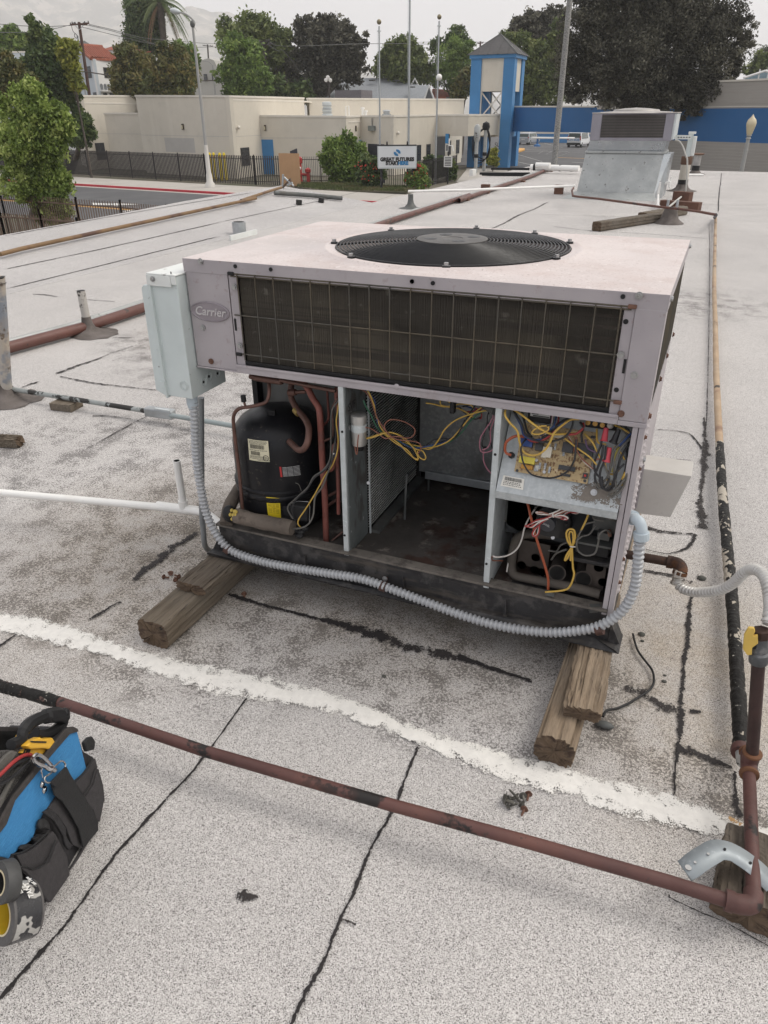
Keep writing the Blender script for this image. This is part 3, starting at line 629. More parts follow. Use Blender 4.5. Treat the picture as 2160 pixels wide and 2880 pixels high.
pipe = lambda name, pts, r, m, par=unit, k=6, n=10: MB().tube(smooth_path(pts, k), r, n).build(name, m, par)
pipe('liquid_line', ((.164,.08,.711),(.18,.07,.696),(.194,.05,.676),(.194,.04,.654),(.185,.03,.641),(.152,.01,.633),(.121,0,.626),(.102,0,.606),(.096,0,.574),(.096,0,.491),(.097,0,.408),(.094,0,.288)), .0053, m_cu)
vc = pipe('service_port', ((.139,.005,.636),(.137,.005,.645),(.137,.005,.653)), .0035, m_cu); MB().cyl((.136,.005,.647), (.135,.005,.666), .0075, 14).build('valve_cap', m_black, unit, bevel=.001)
pipe('discharge_pipe', ((.219,.14,.694),(.22,.13,.677),(.222,.12,.655),(.222,.12,.631),(.25,.1,.608),(.289,.07,.598),(.317,.04,.59),(.329,.02,.576),(.334,0,.557),(.32,0,.535),(.298,.01,.526),(.27,.03,.527),(.247,.05,.526)), .0092, m_cu, n=14)
pipe('pipe_joint', ((.244,.1,.605),(.261,.09,.6)), .0108, mat('brass_ring', (.45, .33, .12), .4, .7, .1, 20))
MB().cyl((.226,.1,.654), (.249,.1,.659), .0095, 14).cyl((.249,.1,.659), (.283,.1,.665), .0055, 12).build('access_valve', m_cu, unit)
pipe('suction_pipe', ((.252,.1,.7),(.279,.09,.697),(.302,.08,.681),(.321,.07,.659),(.342,.06,.64),(.351,.05,.614),(.351,.05,.553),(.351,.05,.473),(.353,.05,.363),(.35,.05,.206)), .0092, m_cured, n=14)
pipe('header_tube', ((.135,.05,.709),(.16,.05,.705),(.226,.05,.704),(.237,.05,.706)), .009, m_cu)
pipe('header_tube', ((.238,.04,.712),(.27,.04,.71),(.344,.04,.706),(.407,.04,.703)), .0055, m_cu)
pipe('capillary_tube', ((.324,.15,.656),(.325,.15,.612),(.325,.15,.577),(.324,.14,.565),(.321,.12,.561)), .0036, m_cured)
pipe('liquid_tube', ((.401,.06,.705),(.399,.06,.678),(.403,.06,.634),(.402,.06,.557),(.399,.06,.531),(.394,.06,.477),(.394,.06,.422),(.391,.06,.314)), .0058, m_cured)
pipe('thin_tube', ((.419,.03,.688),(.404,.03,.664),(.399,.03,.639),(.401,.03,.607),(.396,.03,.573),(.362,.05,.547)), .0032, m_cu)
pipe('thin_tube', ((.405,.04,.555),(.393,.04,.538),(.393,.04,.506),(.385,.05,.466),(.352,.08,.436)), .0042, m_cured)
for s_, r_ in ((((.335,.1,.341),(.378,.09,.374)), .005), (((.333,.1,.308),(.377,.09,.348)), .005), (((.359,.06,.209),(.387,.09,.235)), .004)): pipe('cross_tube', s_, r_, m_cu)
pipe('insulated_line', ((.04,-.018,.244),(.026,.03,.28),(.016,.08,.291),(-.003,.13,.288)), .0205, m_foam, n=18)
b = MB(); P = smooth_path(((.082,-.02,.284),(.153,-.02,.281),(.213,-.02,.282),(.278,-.02,.283)), 6); b.tube(P, [.0225 + .0012 * math.sin(i * .9) for i in range(len(P))], 20); b.build('insulated_line', m_foam, unit)
b = MB()
for p in ((.08,-.035,.309),(.092,-.035,.307),(.073,-.035,.293),(.085,-.035,.292),(.078,-.035,.279),(.093,-.035,.297)): b.sphere(p, .0065, 8, 6, (rnd.uniform(.7, 1.4), 1, rnd.uniform(.8, 1.6)))
b.build('torn_foam', m_yfoam, unit, kind='stuff')
MB().sphere((.056,-.015,.282), .026, 16, 10, (.9, .8, 1.1)).build('elbow_wrap', m_black, unit)
MB().box((.289,.01,.327), (.058, .03, .052), .12).build('terminal_box', m_black, comp, bevel=.006)
MB().tube(((.265,-.006,.344),(.269,-.006,.356),(.295,-.006,.369),(.329,-.006,.374),(.333,-.006,.358),(.328,-.006,.306)), .0008, 5).build('cover_clip', m_steel, comp)
MB().box((.242,.02,.312), (.028, .004, .03)).build('bracket', m_black, comp)
b = MB()
for p in ((.276,0,.265),(.293,0,.263),(.3,.01,.271),(.29,-.005,.253)): b.sphere(p, .012, 8, 6, (1.2, 1, .8))
b.build('loose_insulation', m_black, unit, kind='stuff')
def wire(color, pts, r=.0019, k=7): return MB().tube(smooth_path(pts, k), r, 6).build(color + '_wire', WIRES[color], unit)
wire('yellow', ((.429,.02,.693),(.424,.015,.657),(.421,.01,.625),(.425,.01,.58),(.42,.01,.539),(.404,.01,.497),(.381,.01,.464),(.365,0,.43),(.353,-.005,.406),(.335,-.012,.373),(.318,-.015,.345),(.302,-.02,.319),(.298,-.02,.301),(.303,-.01,.282)))
wire('grey', ((.425,.03,.686),(.409,.02,.663),(.401,.02,.633),(.396,.02,.546),(.395,.01,.509),(.379,0,.481),(.35,-.005,.457),(.335,-.01,.427),(.308,-.01,.397),(.281,-.01,.369),(.265,-.01,.352),(.261,-.01,.334),(.276,-.01,.308)), .0022)
wire('grey', ((.413,.02,.574),(.403,.02,.532),(.399,.01,.499),(.386,.01,.465),(.373,0,.427),(.352,-.005,.395),(.349,-.01,.363),(.347,-.015,.337),(.336,-.02,.312),(.312,-.02,.292),(.277,-.02,.279)), .0026)
wire('black', ((.427,.02,.671),(.418,.01,.589),(.413,.01,.533),(.39,0,.488),(.356,-.01,.457),(.33,-.012,.416),(.297,-.012,.382),(.281,-.015,.352),(.28,-.015,.323),(.297,-.01,.275)), .0022)
wire('blue', ((.424,.03,.647),(.422,.02,.586),(.42,.015,.552),(.413,.01,.525)), .002)
wire('grey', ((.29,-.005,.427),(.301,-.005,.423),(.308,-.005,.403)), .0009)
MB().lathe([(.0045, 0), (.0045, .003)], (.411,.012,.53), (0, .2, 1), 10).build('cable_tie', WIRES['white'], unit)

# ---------------------------------------------------------------- middle bay
cp = (.471,.035,.616)
capo = MB().lathe([(.0195, -.036), (.0205, -.034), (.0205, .026), (.0195, .029), (.0225, .029), (.0225, .050), (.020, .052), (.0001, .052)], (.476, .035, .597), n=28).build('run_capacitor', mat('aluminium_can', (.52, .51, .49), .35, .7, .08, 20), unit)
MB().lathe([(.0215, 0), (.0215, .020)], (.476, .035, .602), n=28).build('capacitor_strap', m_galv_l, capo)
MB().box((.4535, .022, .612), (.008, .006, .014)).build('strap_screw', m_steel, capo)
MB().lathe([(.012, -.052), (.015, -.037)], (.476, .035, .597), n=12).build('terminals', m_black, capo)
for c_, p_ in (
  ('yellow', ((.495,.05,.716),(.513,.05,.681),(.518,.06,.635),(.53,.07,.597),(.557,.08,.576),(.589,.09,.562),(.627,.1,.554),(.669,.1,.559),(.715,.09,.589),(.753,.08,.639),(.782,.07,.681),(.815,.06,.713))),
  ('yellow', ((.497,.05,.713),(.51,.05,.689),(.52,.06,.629),(.541,.06,.597),(.579,.07,.566),(.599,.08,.54),(.623,.09,.517),(.627,.09,.526),(.613,.09,.551),(.593,.08,.579),(.567,.07,.594),(.535,.06,.594),(.508,.05,.583),(.479,.04,.573))),
  ('yellow', ((.479,.04,.575),(.513,.04,.585),(.533,.05,.593),(.556,.06,.599),(.579,.07,.59),(.602,.08,.568),(.619,.09,.549),(.64,.09,.546),(.65,.09,.529),(.644,.09,.521),(.63,.09,.528),(.625,.09,.544))),
  ('yellow', ((.535,.06,.596),(.567,.07,.567),(.599,.08,.547),(.614,.09,.523),(.627,.09,.519))),
  ('yellow', ((.634,.1,.55),(.66,.1,.552),(.684,.09,.584),(.703,.08,.62),(.725,.08,.646),(.755,.07,.669),(.798,.06,.692),(.832,.05,.706))),
  ('brown', ((.465,.05,.715),(.489,.05,.709),(.507,.05,.686),(.521,.05,.645),(.539,.05,.618),(.548,.05,.607),(.571,.06,.583),(.606,.07,.579),(.632,.08,.573),(.639,.08,.559),(.631,.08,.54))),
  ('brown', ((.548,.05,.607),(.545,.05,.622),(.56,.05,.639),(.583,.06,.638),(.605,.07,.628),(.624,.07,.615),(.62,.07,.596),(.603,.07,.586),(.574,.06,.59),(.548,.05,.584),(.53,.05,.593),(.51,.04,.61),(.493,.03,.614),(.484,.02,.603),(.483,.01,.577),(.481,.01,.546),(.477,.01,.546),(.469,.02,.571))),
  ('blue', ((.488,.06,.712),(.511,.06,.686),(.514,.06,.663),(.521,.06,.623),(.536,.07,.595),(.575,.08,.57),(.613,.09,.551),(.669,.1,.565),(.712,.1,.587),(.756,.09,.642),(.784,.08,.694))),
  ('blue', ((.509,.07,.609),(.541,.08,.577),(.595,.09,.536))),
  ('green', ((.489,.04,.688),(.496,.04,.671),(.506,.05,.645),(.517,.06,.611),(.536,.07,.586),(.575,.08,.567),(.622,.1,.551),(.698,.1,.573),(.743,.09,.611),(.775,.08,.66),(.816,.06,.701))),
  ('black', ((.648,.1,.562),(.669,.1,.58),(.698,.1,.588),(.727,.09,.596),(.748,.08,.63),(.768,.08,.673),(.793,.07,.716))),
  ('black', ((.609,.1,.552),(.654,.11,.556),(.698,.1,.582),(.731,.1,.605),(.755,.09,.653))),
  ('yellow', ((.643,.1,.681),(.666,.1,.681),(.694,.1,.678),(.722,.1,.685),(.742,.09,.696),(.772,.08,.7),(.781,.08,.689))),
  ('yellow', ((.711,.1,.691),(.696,.1,.698),(.684,.1,.695),(.686,.1,.682),(.706,.1,.679),(.737,.09,.682),(.763,.08,.678),(.782,.08,.666))),
  ('black', ((.74,.09,.685),(.766,.08,.67),(.785,.08,.664),(.801,.07,.674))),
  ('red', ((.784,.08,.694),(.8,.08,.686),(.801,.08,.669),(.793,.08,.668))),
  ('red', ((.734,.1,.681),(.754,.09,.676),(.784,.08,.686),(.813,.07,.702))),
  ('blue', ((.75,.1,.688),(.778,.09,.687),(.806,.08,.687))),
  ('black', ((.748,.09,.689),(.783,.08,.703),(.818,.07,.706),(.841,.06,.72))),
  ('black', ((.827,.06,.699),(.825,.05,.684),(.833,.05,.651),(.837,.05,.624),(.844,.05,.602))),
  ('black', ((.826,.05,.678),(.822,.05,.65),(.816,.05,.615),(.817,.05,.604))),
  ('pink', ((.845,.05,.711),(.839,.04,.684),(.825,.04,.657),(.813,.04,.63),(.814,.04,.602),(.823,.04,.593),(.842,.04,.6),(.849,.04,.607))),
  ('pink', ((.848,.04,.696),(.838,.04,.656),(.84,.04,.628),(.833,.04,.608),(.82,.04,.6))),
  ('pink', ((.821,.05,.599),(.822,.05,.57),(.831,.05,.548),(.845,.05,.533)))):
    wire(c_, p_, .0019 if c_ not in ('brown', 'pink') else .0017)
MB().box((.728,.07,.693), (.012, .02, .032)).build('tape_wrap', m_black, unit, bevel=.002)
MB().box((.825,.045,.604), (.010, .01, .006), .4).build('tape_wrap', m_black, unit, bevel=.002)
MB().cyl((.812,.06,.716), (.85,.03,.713), .012, 14).build('cable_bushing', m_galv_d, unit)
MB().cyl((.456,.135,.394), (.463,.118,.403), .005, 10).build('screw', m_steel, unit)

# ---------------------------------------------------------------- right bay: control plate, circuit board, blower motor, burners
nP = Vector((0, -.8665, .4992)); uP = Vector((0, .4992, .8665)); p0 = Vector((.878, -.014, .518))
def onp(x, h, off=0.): return p0 + Vector((x - .878, 0, 0)) + uP * h + nP * off
b = MB(); A0, A1 = onp(.876, 0), onp(1.1735, 0); B0, B1 = onp(.876, .24), onp(1.1735, .24)
b.prism([A0, A1, B1, B0], -nP * .002).b2((.876, -.0155, .502), (1.1735, -.0135, .5185)).b2((.876, -.0155, .500), (1.1735, .01, .5018))
plate = b.build('control_plate', mat('speckled_zinc', (.43, .455, .46), .45, .4, .12, 60, [(120, 2, .55, .65, (.48, .50, .50))]), unit)
G_ = [Vector(p) for p in ((1.054,.006,.555),(1.094,.02,.579),(1.172,.024,.586),(1.184,0,.544),(1.176,-.011,.525),(1.115,-.01,.527),(1.049,-.009,.529),(1.063,0,.543))]; cg_ = sum(G_, Vector()) / 8
MB().add([tuple(cg_)] + [tuple(p) for p in G_], [(0, k + 1, (k + 1) % 8 + 1) for k in range(8)]).build('grime_patch', ragged('grime', (.20, .175, .15), .30, .56, 260, 40), unit, attr={'edge': [0] + [1] * 8})
mat_board = mat('board_tan', (.42, .31, .16), .5, 0, .12, 30, [(140, 2, .55, .6, (.22, .13, .06)), (60, 2, .6, .66, (.52, .42, .26))])
bo = MB().prism([onp(.914, .056, .010), onp(1.093, .054, .010), onp(1.093, .180, .010), onp(.914, .180, .010)], nP * .0018).build('circuit_board', mat_board, unit)
def comp_(name, px, w, h, d, m, ang=0, cyl=False):   # px: (x, height on plate)
    c = onp(px[0], px[1], .0119 + d / 2); X = Vector((1, 0, 0)); X = (X * math.cos(ang) + uP * math.sin(ang)); U = nP.cross(X).normalized()
    mtx = Matrix((X, U, nP)).transposed()
    if cyl: return MB().cyl(onp(px[0], px[1], .0119), onp(px[0], px[1], .0119 + d), w / 2, 14).build(name, m, bo)
    return MB().box(c, (w, h, d), mtx).build(name, m, bo)
m_chip = mat('chip_black', (.03, .03, .032), .4); m_wh = mat('relay_white', (.62, .58, .48), .5); m_res = mat('resistor_grey', (.25, .27, .30), .5, layers=[(200, 1, .5, .55, (.5, .5, .45))])
m_trace = mat('trace_brown', (.16, .085, .035), .6)
def cc(name, pts, w, h, d, m, **k):
    for p in pts: comp_(name, p, w, h, d, m, **k)
cc('relay', ((1.033,.133),(1.062,.136)), .026, .024, .014, m_chip)
cc('relay', ((1.084,.13),), .018, .030, .014, m_chip)
cc('relay', ((.965,.126),), .018, .022, .016, m_chip)
cc('connector', ((.98,.113),(.991,.115)), .011, .026, .012, m_wh)
cc('varistor', ((.933,.132),), .030, .024, .016, mat('varistor_blue', (.02, .06, .22), .4))
cc('transformer_coil', ((.942,.087),), .038, .016, .014, mat('tape_yellow', (.60, .50, .06), .4)); cc('transformer_coil', ((.944,.071),), .028, .010, .008, mat('tape_orange', (.45, .22, .03), .5))
cc('chip', ((1.039,.084),), .040, .011, .005, m_chip); cc('chip', ((1.039,.067),), .022, .006, .004, m_chip)
cc('switch_block', ((1.085,.073),), .012, .013, .005, m_chip); cc('switch_lever', ((1.085,.073),), .005, .005, .008, m_redink)
cc('capacitor', ((.964,.091),(.988,.066)), .008, 0, .009, m_steel, cyl=True)
cc('resistor', ((.965,.072),(.97,.073),(.987,.08),(.999,.073),(.974,.079),(1.002,.131),(1.025,.12),(.988,.132)), .005, .016, .005, m_res)
cc('mounting_screw', ((.921,.059),(1.086,.061),(1.083,.168),(1.088,.168)), .007, 0, .002, m_chip, cyl=True)
cc('diode', [(x, h) for x in (.985, .992, .999, 1.006, 1.04, 1.047, 1.054, 1.061, 1.068) for h in (.108, .088)], .0025, .009, .0025, m_trace)
cc('jumper', [(.955 + .0055 * k, .135 + .008 * (k % 3)) for k in range(12)], .0015, .008, .002, m_trace)
cc('jumper', [(.93 + .006 * k, .070 + .006 * (k % 2)) for k in range(22)], .0018, .005, .002, m_trace)
cc('header_pins', ((.995,.157),), .045, .008, .010, m_wh)
q_ = ((.888,.006,.556),(.941,.006,.555),(.943,-.008,.531),(.885,-.007,.532))
st = MB().prism([tuple(p) for p in q_][::-1], (0, -.0003, .0002)).build('barcode_sticker', mat('sticker_white', (.68, .66, .60), .6), unit)
b = MB(); Q = [Vector(p) for p in q_]
def bil(u, v): return (Q[0].lerp(Q[1], u)).lerp(Q[3].lerp(Q[2], u), v) + nP * .0006
u = .10
while u < .9: w_ = rnd.uniform(.008, .02); b.add([bil(u, .1), bil(u + w_, .1), bil(u + w_, .42), bil(u, .42)], [(3, 2, 1, 0)]); u += w_ + rnd.uniform(.008, .018)
for v in (.5, .63, .78):
    u = .08
    while u < .85: w_ = rnd.uniform(.03, .09); b.add([bil(u, v), bil(u + w_, v), bil(u + w_, v + .06), bil(u, v + .06)], [(3, 2, 1, 0)]); u += w_ + .03
b.build('barcode', m_ink, st, kind='stuff')
p_ = onp(1.111, .038); MB().cyl(p_, p_ + nP * .003, .008, 16).cyl(p_ + nP * .003, p_ + nP * .007, .005, 6).build('screw', m_steel, unit)
p_ = onp(.898, .095); MB().cyl(p_, p_ + nP * .008, .008, 16).build('grommet', m_black, unit)
# transformer at the top, terminal strip
tr = MB().b2((.925,.05,.723), (.982,.075,.689)).build('transformer', m_black, unit, bevel=.003)
MB().b2((.932,.047,.722), (.98,.05,.706)).build('transformer_label', mat('label_silver', (.50, .50, .48), .5), tr)
b = MB()
for x0_, x1_, y_ in ((400, 440, 128), (500, 560, 135), (400, 450, 150), (520, 565, 155), (410, 560, 172), (430, 445, 185)):
    pass
for a, c_ in zip(((.935,.046,.718),(.96,.046,.72),(.936,.046,.712),(.966,.046,.715),(.939,.046,.707)), (.012, .018, .016, .012, .040)): b.b2((a[0], .0462, a[2]), (a[0] + c_, .0467, a[2] + .0025))
b.build('printed_marks', m_ink, tr, kind='stuff')
MB().b2((1.003,.1,.683), (1.167,.13,.668)).build('bracket_strip', m_galv, unit)
ts = MB().b2((1.063,.06,.709), (1.135,.085,.692)).build('terminal_strip', m_black, unit, bevel=.002)
for a in ((1.069,.058,.706),(1.086,.058,.706),(1.103,.058,.705)): MB().cyl(a, (a[0], a[1] - .005, a[2]), .006, 12).build('terminal_screw', mat('brass', (.42, .25, .08), .35, .7), ts)
MB().sphere((1.121,.055,.706), .008, 10, 8).build('white_cap', WIRES['white'], ts)
MB().lathe([(.010, 0), (.012, .02), (.012, .045)], (1.053,.1,.684), (-1, 0, 0), 20).build('ignition_can', m_steel, unit)
b = MB().b2((.92,.09,.677), (.982,.1,.647)).build('relay_base', m_black, unit)
# wire nuts
for (a, c_, m_) in (((1.115,.03,.709), (1.115,.02,.68), 'red'), ((1.13,.015,.668), (1.129,.005,.635), 'red'), ((1.143,.03,.709), (1.136,.02,.677), 'black')):
    a, c_ = Vector(a), Vector(c_); MB().lathe([(.0055, 0), (.0065, .012), (.008, .028), (.0105, .031), (.0105, (c_ - a).length)], a, (c_ - a), 14).build(m_ + '_wire_nut', WIRES[m_] if m_ == 'black' else mat('wire_nut_red', (.48, .05, .07), .5), unit)
for c_, p_, r_ in (
 ('yellow', ((.877,.02,.732),(.881,0,.718),(.896,-.005,.701),(.915,-.005,.683),(.922,-.005,.658),(.932,-.004,.634),(.948,-.006,.627),(.968,-.006,.63),(.986,-.006,.647),(.996,-.004,.669),(1.002,0,.69),(1.018,.01,.709),(1.034,.02,.721),(1.051,.03,.721)), .0027),
 ('yellow', ((.888,.02,.731),(.919,.01,.72),(.947,0,.707),(.973,0,.693),(.996,.01,.682),(1.024,.02,.683),(1.053,.03,.686)), .0027),
 ('yellow', ((.983,0,.705),(.967,0,.701),(.951,0,.687),(.952,0,.68),(.969,0,.682),(.987,0,.695),(.986,0,.704)), .002),
 ('yellow', ((1.025,.02,.672),(1.06,.01,.655),(1.09,0,.643),(1.109,-.005,.628)), .002),
 ('yellow', ((1.066,.04,.683),(1.09,.02,.672),(1.103,.01,.657),(1.116,0,.642)), .0022),
 ('yellow', ((1.092,.05,.695),(1.098,.03,.677),(1.106,.02,.672),(1.121,.015,.674)), .0024),
 ('yellow', ((1.126,0,.634),(1.133,0,.616),(1.146,0,.608),(1.16,.01,.617)), .0022), ('yellow', ((1.175,0,.619),(1.171,-.005,.602),(1.172,-.005,.586)), .003),
 ('yellow', ((1.137,-.01,.598),(1.151,-.01,.584),(1.165,-.01,.585)), .0022), ('yellow', ((1.14,.02,.67),(1.159,.01,.659),(1.168,.01,.645)), .002), ('yellow', ((1.13,.05,.711),(1.152,.04,.708),(1.171,.03,.702)), .0022),
 ('black', ((.936,.02,.661),(.928,-.004,.647),(.932,-.01,.623),(.943,-.015,.6),(.963,-.02,.583),(.999,-.022,.581),(1.027,-.02,.59),(1.048,-.015,.608),(1.057,-.01,.634),(1.056,0,.656),(1.053,.01,.678)), .0024),
 ('black', ((.893,.03,.72),(.921,.01,.697),(.934,.005,.674),(.961,0,.664),(.99,0,.665),(1.021,.01,.676),(1.035,.02,.692),(1.038,.03,.712),(1.031,.03,.727)), .0026),
 ('black', ((.971,.02,.664),(.985,.02,.676),(.998,.02,.694),(1.014,.03,.711),(1.034,.03,.722)), .0035), ('black', ((.912,.04,.717),(.923,.03,.695),(.935,.02,.674),(.948,.01,.667)), .003),
 ('black', ((1.053,.04,.71),(1.063,.03,.701),(1.061,.03,.685),(1.066,.02,.668)), .003),
 ('blue', ((.897,.04,.706),(.916,.02,.69),(.928,.01,.669),(.949,.01,.661),(.973,.01,.665)), .0025), ('blue', ((.966,.02,.671),(.993,.02,.694),(1.019,.03,.707),(1.035,.04,.716)), .003),
 ('blue', ((.994,.05,.72),(.995,.03,.701),(.989,.02,.682)), .002), ('white', ((.987,.05,.72),(.988,.04,.701),(.989,.02,.69)), .0018), ('pink', ((.985,.05,.713),(.986,.04,.696)), .0018),
 ('red', ((.926,.02,.67),(.943,.015,.656),(.967,.01,.659),(.987,.01,.673),(1.003,.02,.69),(1.019,.03,.704)), .0028), ('red', ((1.06,.04,.709),(1.063,.03,.701),(1.05,.02,.688),(1.028,.02,.683)), .0028),
 ('red', ((.999,.05,.72),(1.001,.04,.7),(.984,.02,.682)), .002), ('orange', ((.928,.02,.661),(.908,.01,.663),(.891,0,.651),(.887,0,.634),(.891,0,.62),(.904,0,.616)), .0035),
 ('purple', ((1.071,.03,.673),(1.082,.02,.655),(1.106,.01,.652)), .0022), ('brown', ((1.03,.03,.674),(1.056,.01,.652),(1.074,0,.635),(1.103,-.005,.616)), .0018), ('white', ((1.031,.03,.675),(1.058,.012,.649),(1.077,0,.63),(1.103,-.005,.615)), .0014),
 ('brown', ((1.049,.03,.675),(1.053,.02,.663),(1.053,.01,.646)), .0038),
 ('orange', ((.936,.05,.487),(.952,.03,.472),(.967,.01,.446),(.986,0,.401),(1,0,.364),(1.018,0,.318),(1.029,0,.283),(1.032,0,.251)), .0036),
 ('yellow', ((1.106,.03,.496),(1.101,.02,.466),(1.09,.01,.428),(1.079,.005,.395),(1.079,0,.386),(1.087,0,.335),(1.093,-.005,.315),(1.087,-.01,.281),(1.071,-.012,.266),(1.027,-.012,.249)), .0026),
 ('yellow', ((1.078,0,.392),(1.066,0,.407),(1.06,0,.429),(1.065,0,.441),(1.077,0,.441),(1.082,0,.423),(1.078,0,.394),(1.068,0,.368),(1.065,0,.35),(1.071,0,.359),(1.077,0,.385)), .0026),
 ('yellow', ((1.077,0,.391),(1.068,0,.419),(1.068,0,.434),(1.075,0,.433),(1.079,0,.407),(1.077,0,.376),(1.079,0,.352)), .0022),
 ('grey', ((1.098,.01,.424),(1.088,0,.412),(1.094,0,.386),(1.114,-.005,.379),(1.135,-.005,.39),(1.139,0,.415),(1.14,0,.444),(1.152,.01,.453),(1.163,.02,.442)), .0024),
 ('grey', ((1.121,.03,.459),(1.1,.02,.452),(1.092,.01,.434),(1.085,.005,.412),(1.065,.01,.398),(1.047,.02,.379),(1.037,.03,.353),(1.015,.04,.345)), .0024),
 ('grey', ((1.124,.03,.449),(1.114,.02,.428),(1.1,.01,.424)), .0024), ('grey', ((1.065,.01,.377),(1.039,.02,.353),(1.027,.03,.325)), .0028),
 ('grey', ((1.128,.03,.496),(1.14,.02,.489),(1.161,.02,.479),(1.176,.03,.474)), .004), ('grey', ((1.114,.04,.482),(1.119,.03,.468),(1.142,.03,.467)), .004),
 ('grey', ((1.121,.05,.487),(1.148,.04,.486),(1.172,.04,.489)), .003),
 ('white', ((.878,-.002,.32),(.889,0,.317),(.912,.02,.316),(.933,.03,.334),(.942,.04,.36),(.945,.05,.393),(.952,.06,.417),(.964,.08,.443)), .0022), ('brown', ((.876,0,.316),(.876,.01,.298),(.897,.04,.284)), .0018),
 ('white', ((.908,.05,.244),(.907,.06,.255),(.907,.07,.269)), .002),
 ('grey', ((.963,.07,.442),(.973,.07,.456),(.991,.07,.463),(1.013,.07,.458)), .0022)):
    wire(c_, p_, r_)
# tangle of dark leads at the right
for k in range(13):
    x = 1060 + 22 * k
    pass
for c_, p_ in (
 ('black', ((1.115,.01,.675),(1.117,0,.651),(1.112,-.005,.62),(1.109,-.01,.6),(1.12,-.015,.575),(1.136,-.015,.581),(1.142,-.015,.603))),
 ('black', ((1.122,.01,.673),(1.125,0,.641),(1.12,-.008,.618),(1.122,-.012,.593),(1.134,-.018,.576),(1.151,-.018,.588),(1.156,-.015,.622),(1.17,-.005,.641))),
 ('grey', ((1.171,.02,.693),(1.158,.01,.677),(1.151,0,.656),(1.149,-.006,.627),(1.156,-.012,.599),(1.162,-.018,.576),(1.156,-.02,.56),(1.148,-.02,.566),(1.164,-.02,.583),(1.176,-.01,.607))),
 ('black', ((1.174,.02,.686),(1.163,.01,.662),(1.158,0,.642),(1.156,-.008,.613),(1.154,-.015,.584),(1.144,-.018,.573),(1.131,-.018,.581),(1.125,-.01,.603))),
 ('grey', ((1.166,.03,.701),(1.152,.02,.682),(1.14,.01,.661),(1.14,0,.634),(1.138,-.008,.605),(1.127,-.012,.586))),
 ('black', ((1.173,.03,.7),(1.169,.02,.672),(1.173,.01,.64),(1.173,0,.613),(1.167,-.01,.59),(1.158,-.015,.574))),
 ('olive', ((1.169,.03,.694),(1.155,.02,.677),(1.147,.01,.657),(1.149,0,.635),(1.146,-.004,.615))),
 ('blue', ((1.171,.03,.704),(1.162,.02,.691),(1.151,.015,.674))), ('black', ((1.148,.05,.716),(1.161,.04,.709),(1.174,.03,.7))), ('grey', ((1.134,.05,.717),(1.158,.04,.701),(1.175,.02,.688),(1.177,.01,.657),(1.179,0,.625),(1.176,-.01,.586),(1.162,-.018,.565))),
 ('black', ((1.111,.02,.689),(1.109,.01,.666),(1.105,0,.649),(1.103,-.002,.628),(1.109,-.008,.61),(1.126,-.012,.596))),
 ('grey', ((1.124,0,.631),(1.132,-.008,.62),(1.142,-.012,.602),(1.14,-.016,.582),(1.125,-.016,.574),(1.111,-.014,.586))),
 ('brown', ((1.116,0,.642),(1.104,0,.638),(1.103,-.002,.623),(1.108,-.005,.614)))):
    wire(c_, p_, .0028)
# twisted red and white leads tied on the blower motor
for c_, p_ in (
 ('red', ((1.088,.03,.495),(1.079,.02,.482),(1.059,0,.488),(1.043,0,.473),(1.024,-.01,.477),(1.003,-.01,.464),(.983,-.01,.454),(.966,-.01,.438),(.957,-.01,.432),(.972,-.012,.435),(.989,-.012,.45),(1.008,-.012,.463))),
 ('white', ((1.089,.03,.497),(1.077,.02,.479),(1.057,0,.489),(1.041,0,.47),(1.022,-.01,.474),(1.003,-.01,.461),(.981,-.01,.45),(.964,-.01,.435),(.975,-.012,.434),(.994,-.014,.455),(1.013,-.014,.468))),
 ('white', ((1.022,-.01,.477),(.996,-.01,.48),(.981,-.01,.477),(.989,-.01,.474),(1.012,-.012,.479),(1.031,-.01,.49),(1.045,-.01,.502),(1.064,-.01,.51),(1.064,-.01,.504),(1.045,-.01,.493),(1.027,-.012,.479))),
 ('brown', ((1.022,-.01,.475),(.991,-.01,.476),(.981,-.01,.476),(.993,-.01,.481),(1.017,-.012,.48),(1.036,-.01,.488),(1.059,-.012,.508),(1.062,-.01,.502),(1.037,-.01,.483))),
 ('white', ((1.013,-.012,.467),(.992,-.012,.445),(.981,-.012,.421),(.981,-.012,.409),(.99,-.012,.414),(.992,-.012,.43),(.994,-.012,.454))),
 ('red', ((1.013,-.013,.469),(.99,-.013,.442),(.978,-.013,.418),(.985,-.013,.409),(.994,-.013,.422),(.993,-.013,.449))),
 ('red', ((1.025,-.012,.475),(1.045,-.012,.48),(1.058,-.01,.475),(1.055,-.01,.472),(1.043,-.01,.472))), ('white', ((1.028,-.012,.476),(1.047,-.012,.483),(1.06,-.01,.477),(1.05,-.01,.471)))):
    wire(c_, p_, .0019)
MB().lathe([(.0055, 0), (.0055, .003)], (1.023,-.012,.478), (1, 0, .3), 10).build('cable_tie', WIRES['white'], unit)
MB().lathe([(.006, 0), (.006, .003)], (1.078,0,.393), (0, .2, 1), 10).build('cable_tie', WIRES['white'], unit); MB().cyl((1.078,-.005,.396), (1.087,-.005,.398), .0016, 6).build('tie_tail', WIRES['white'], unit)
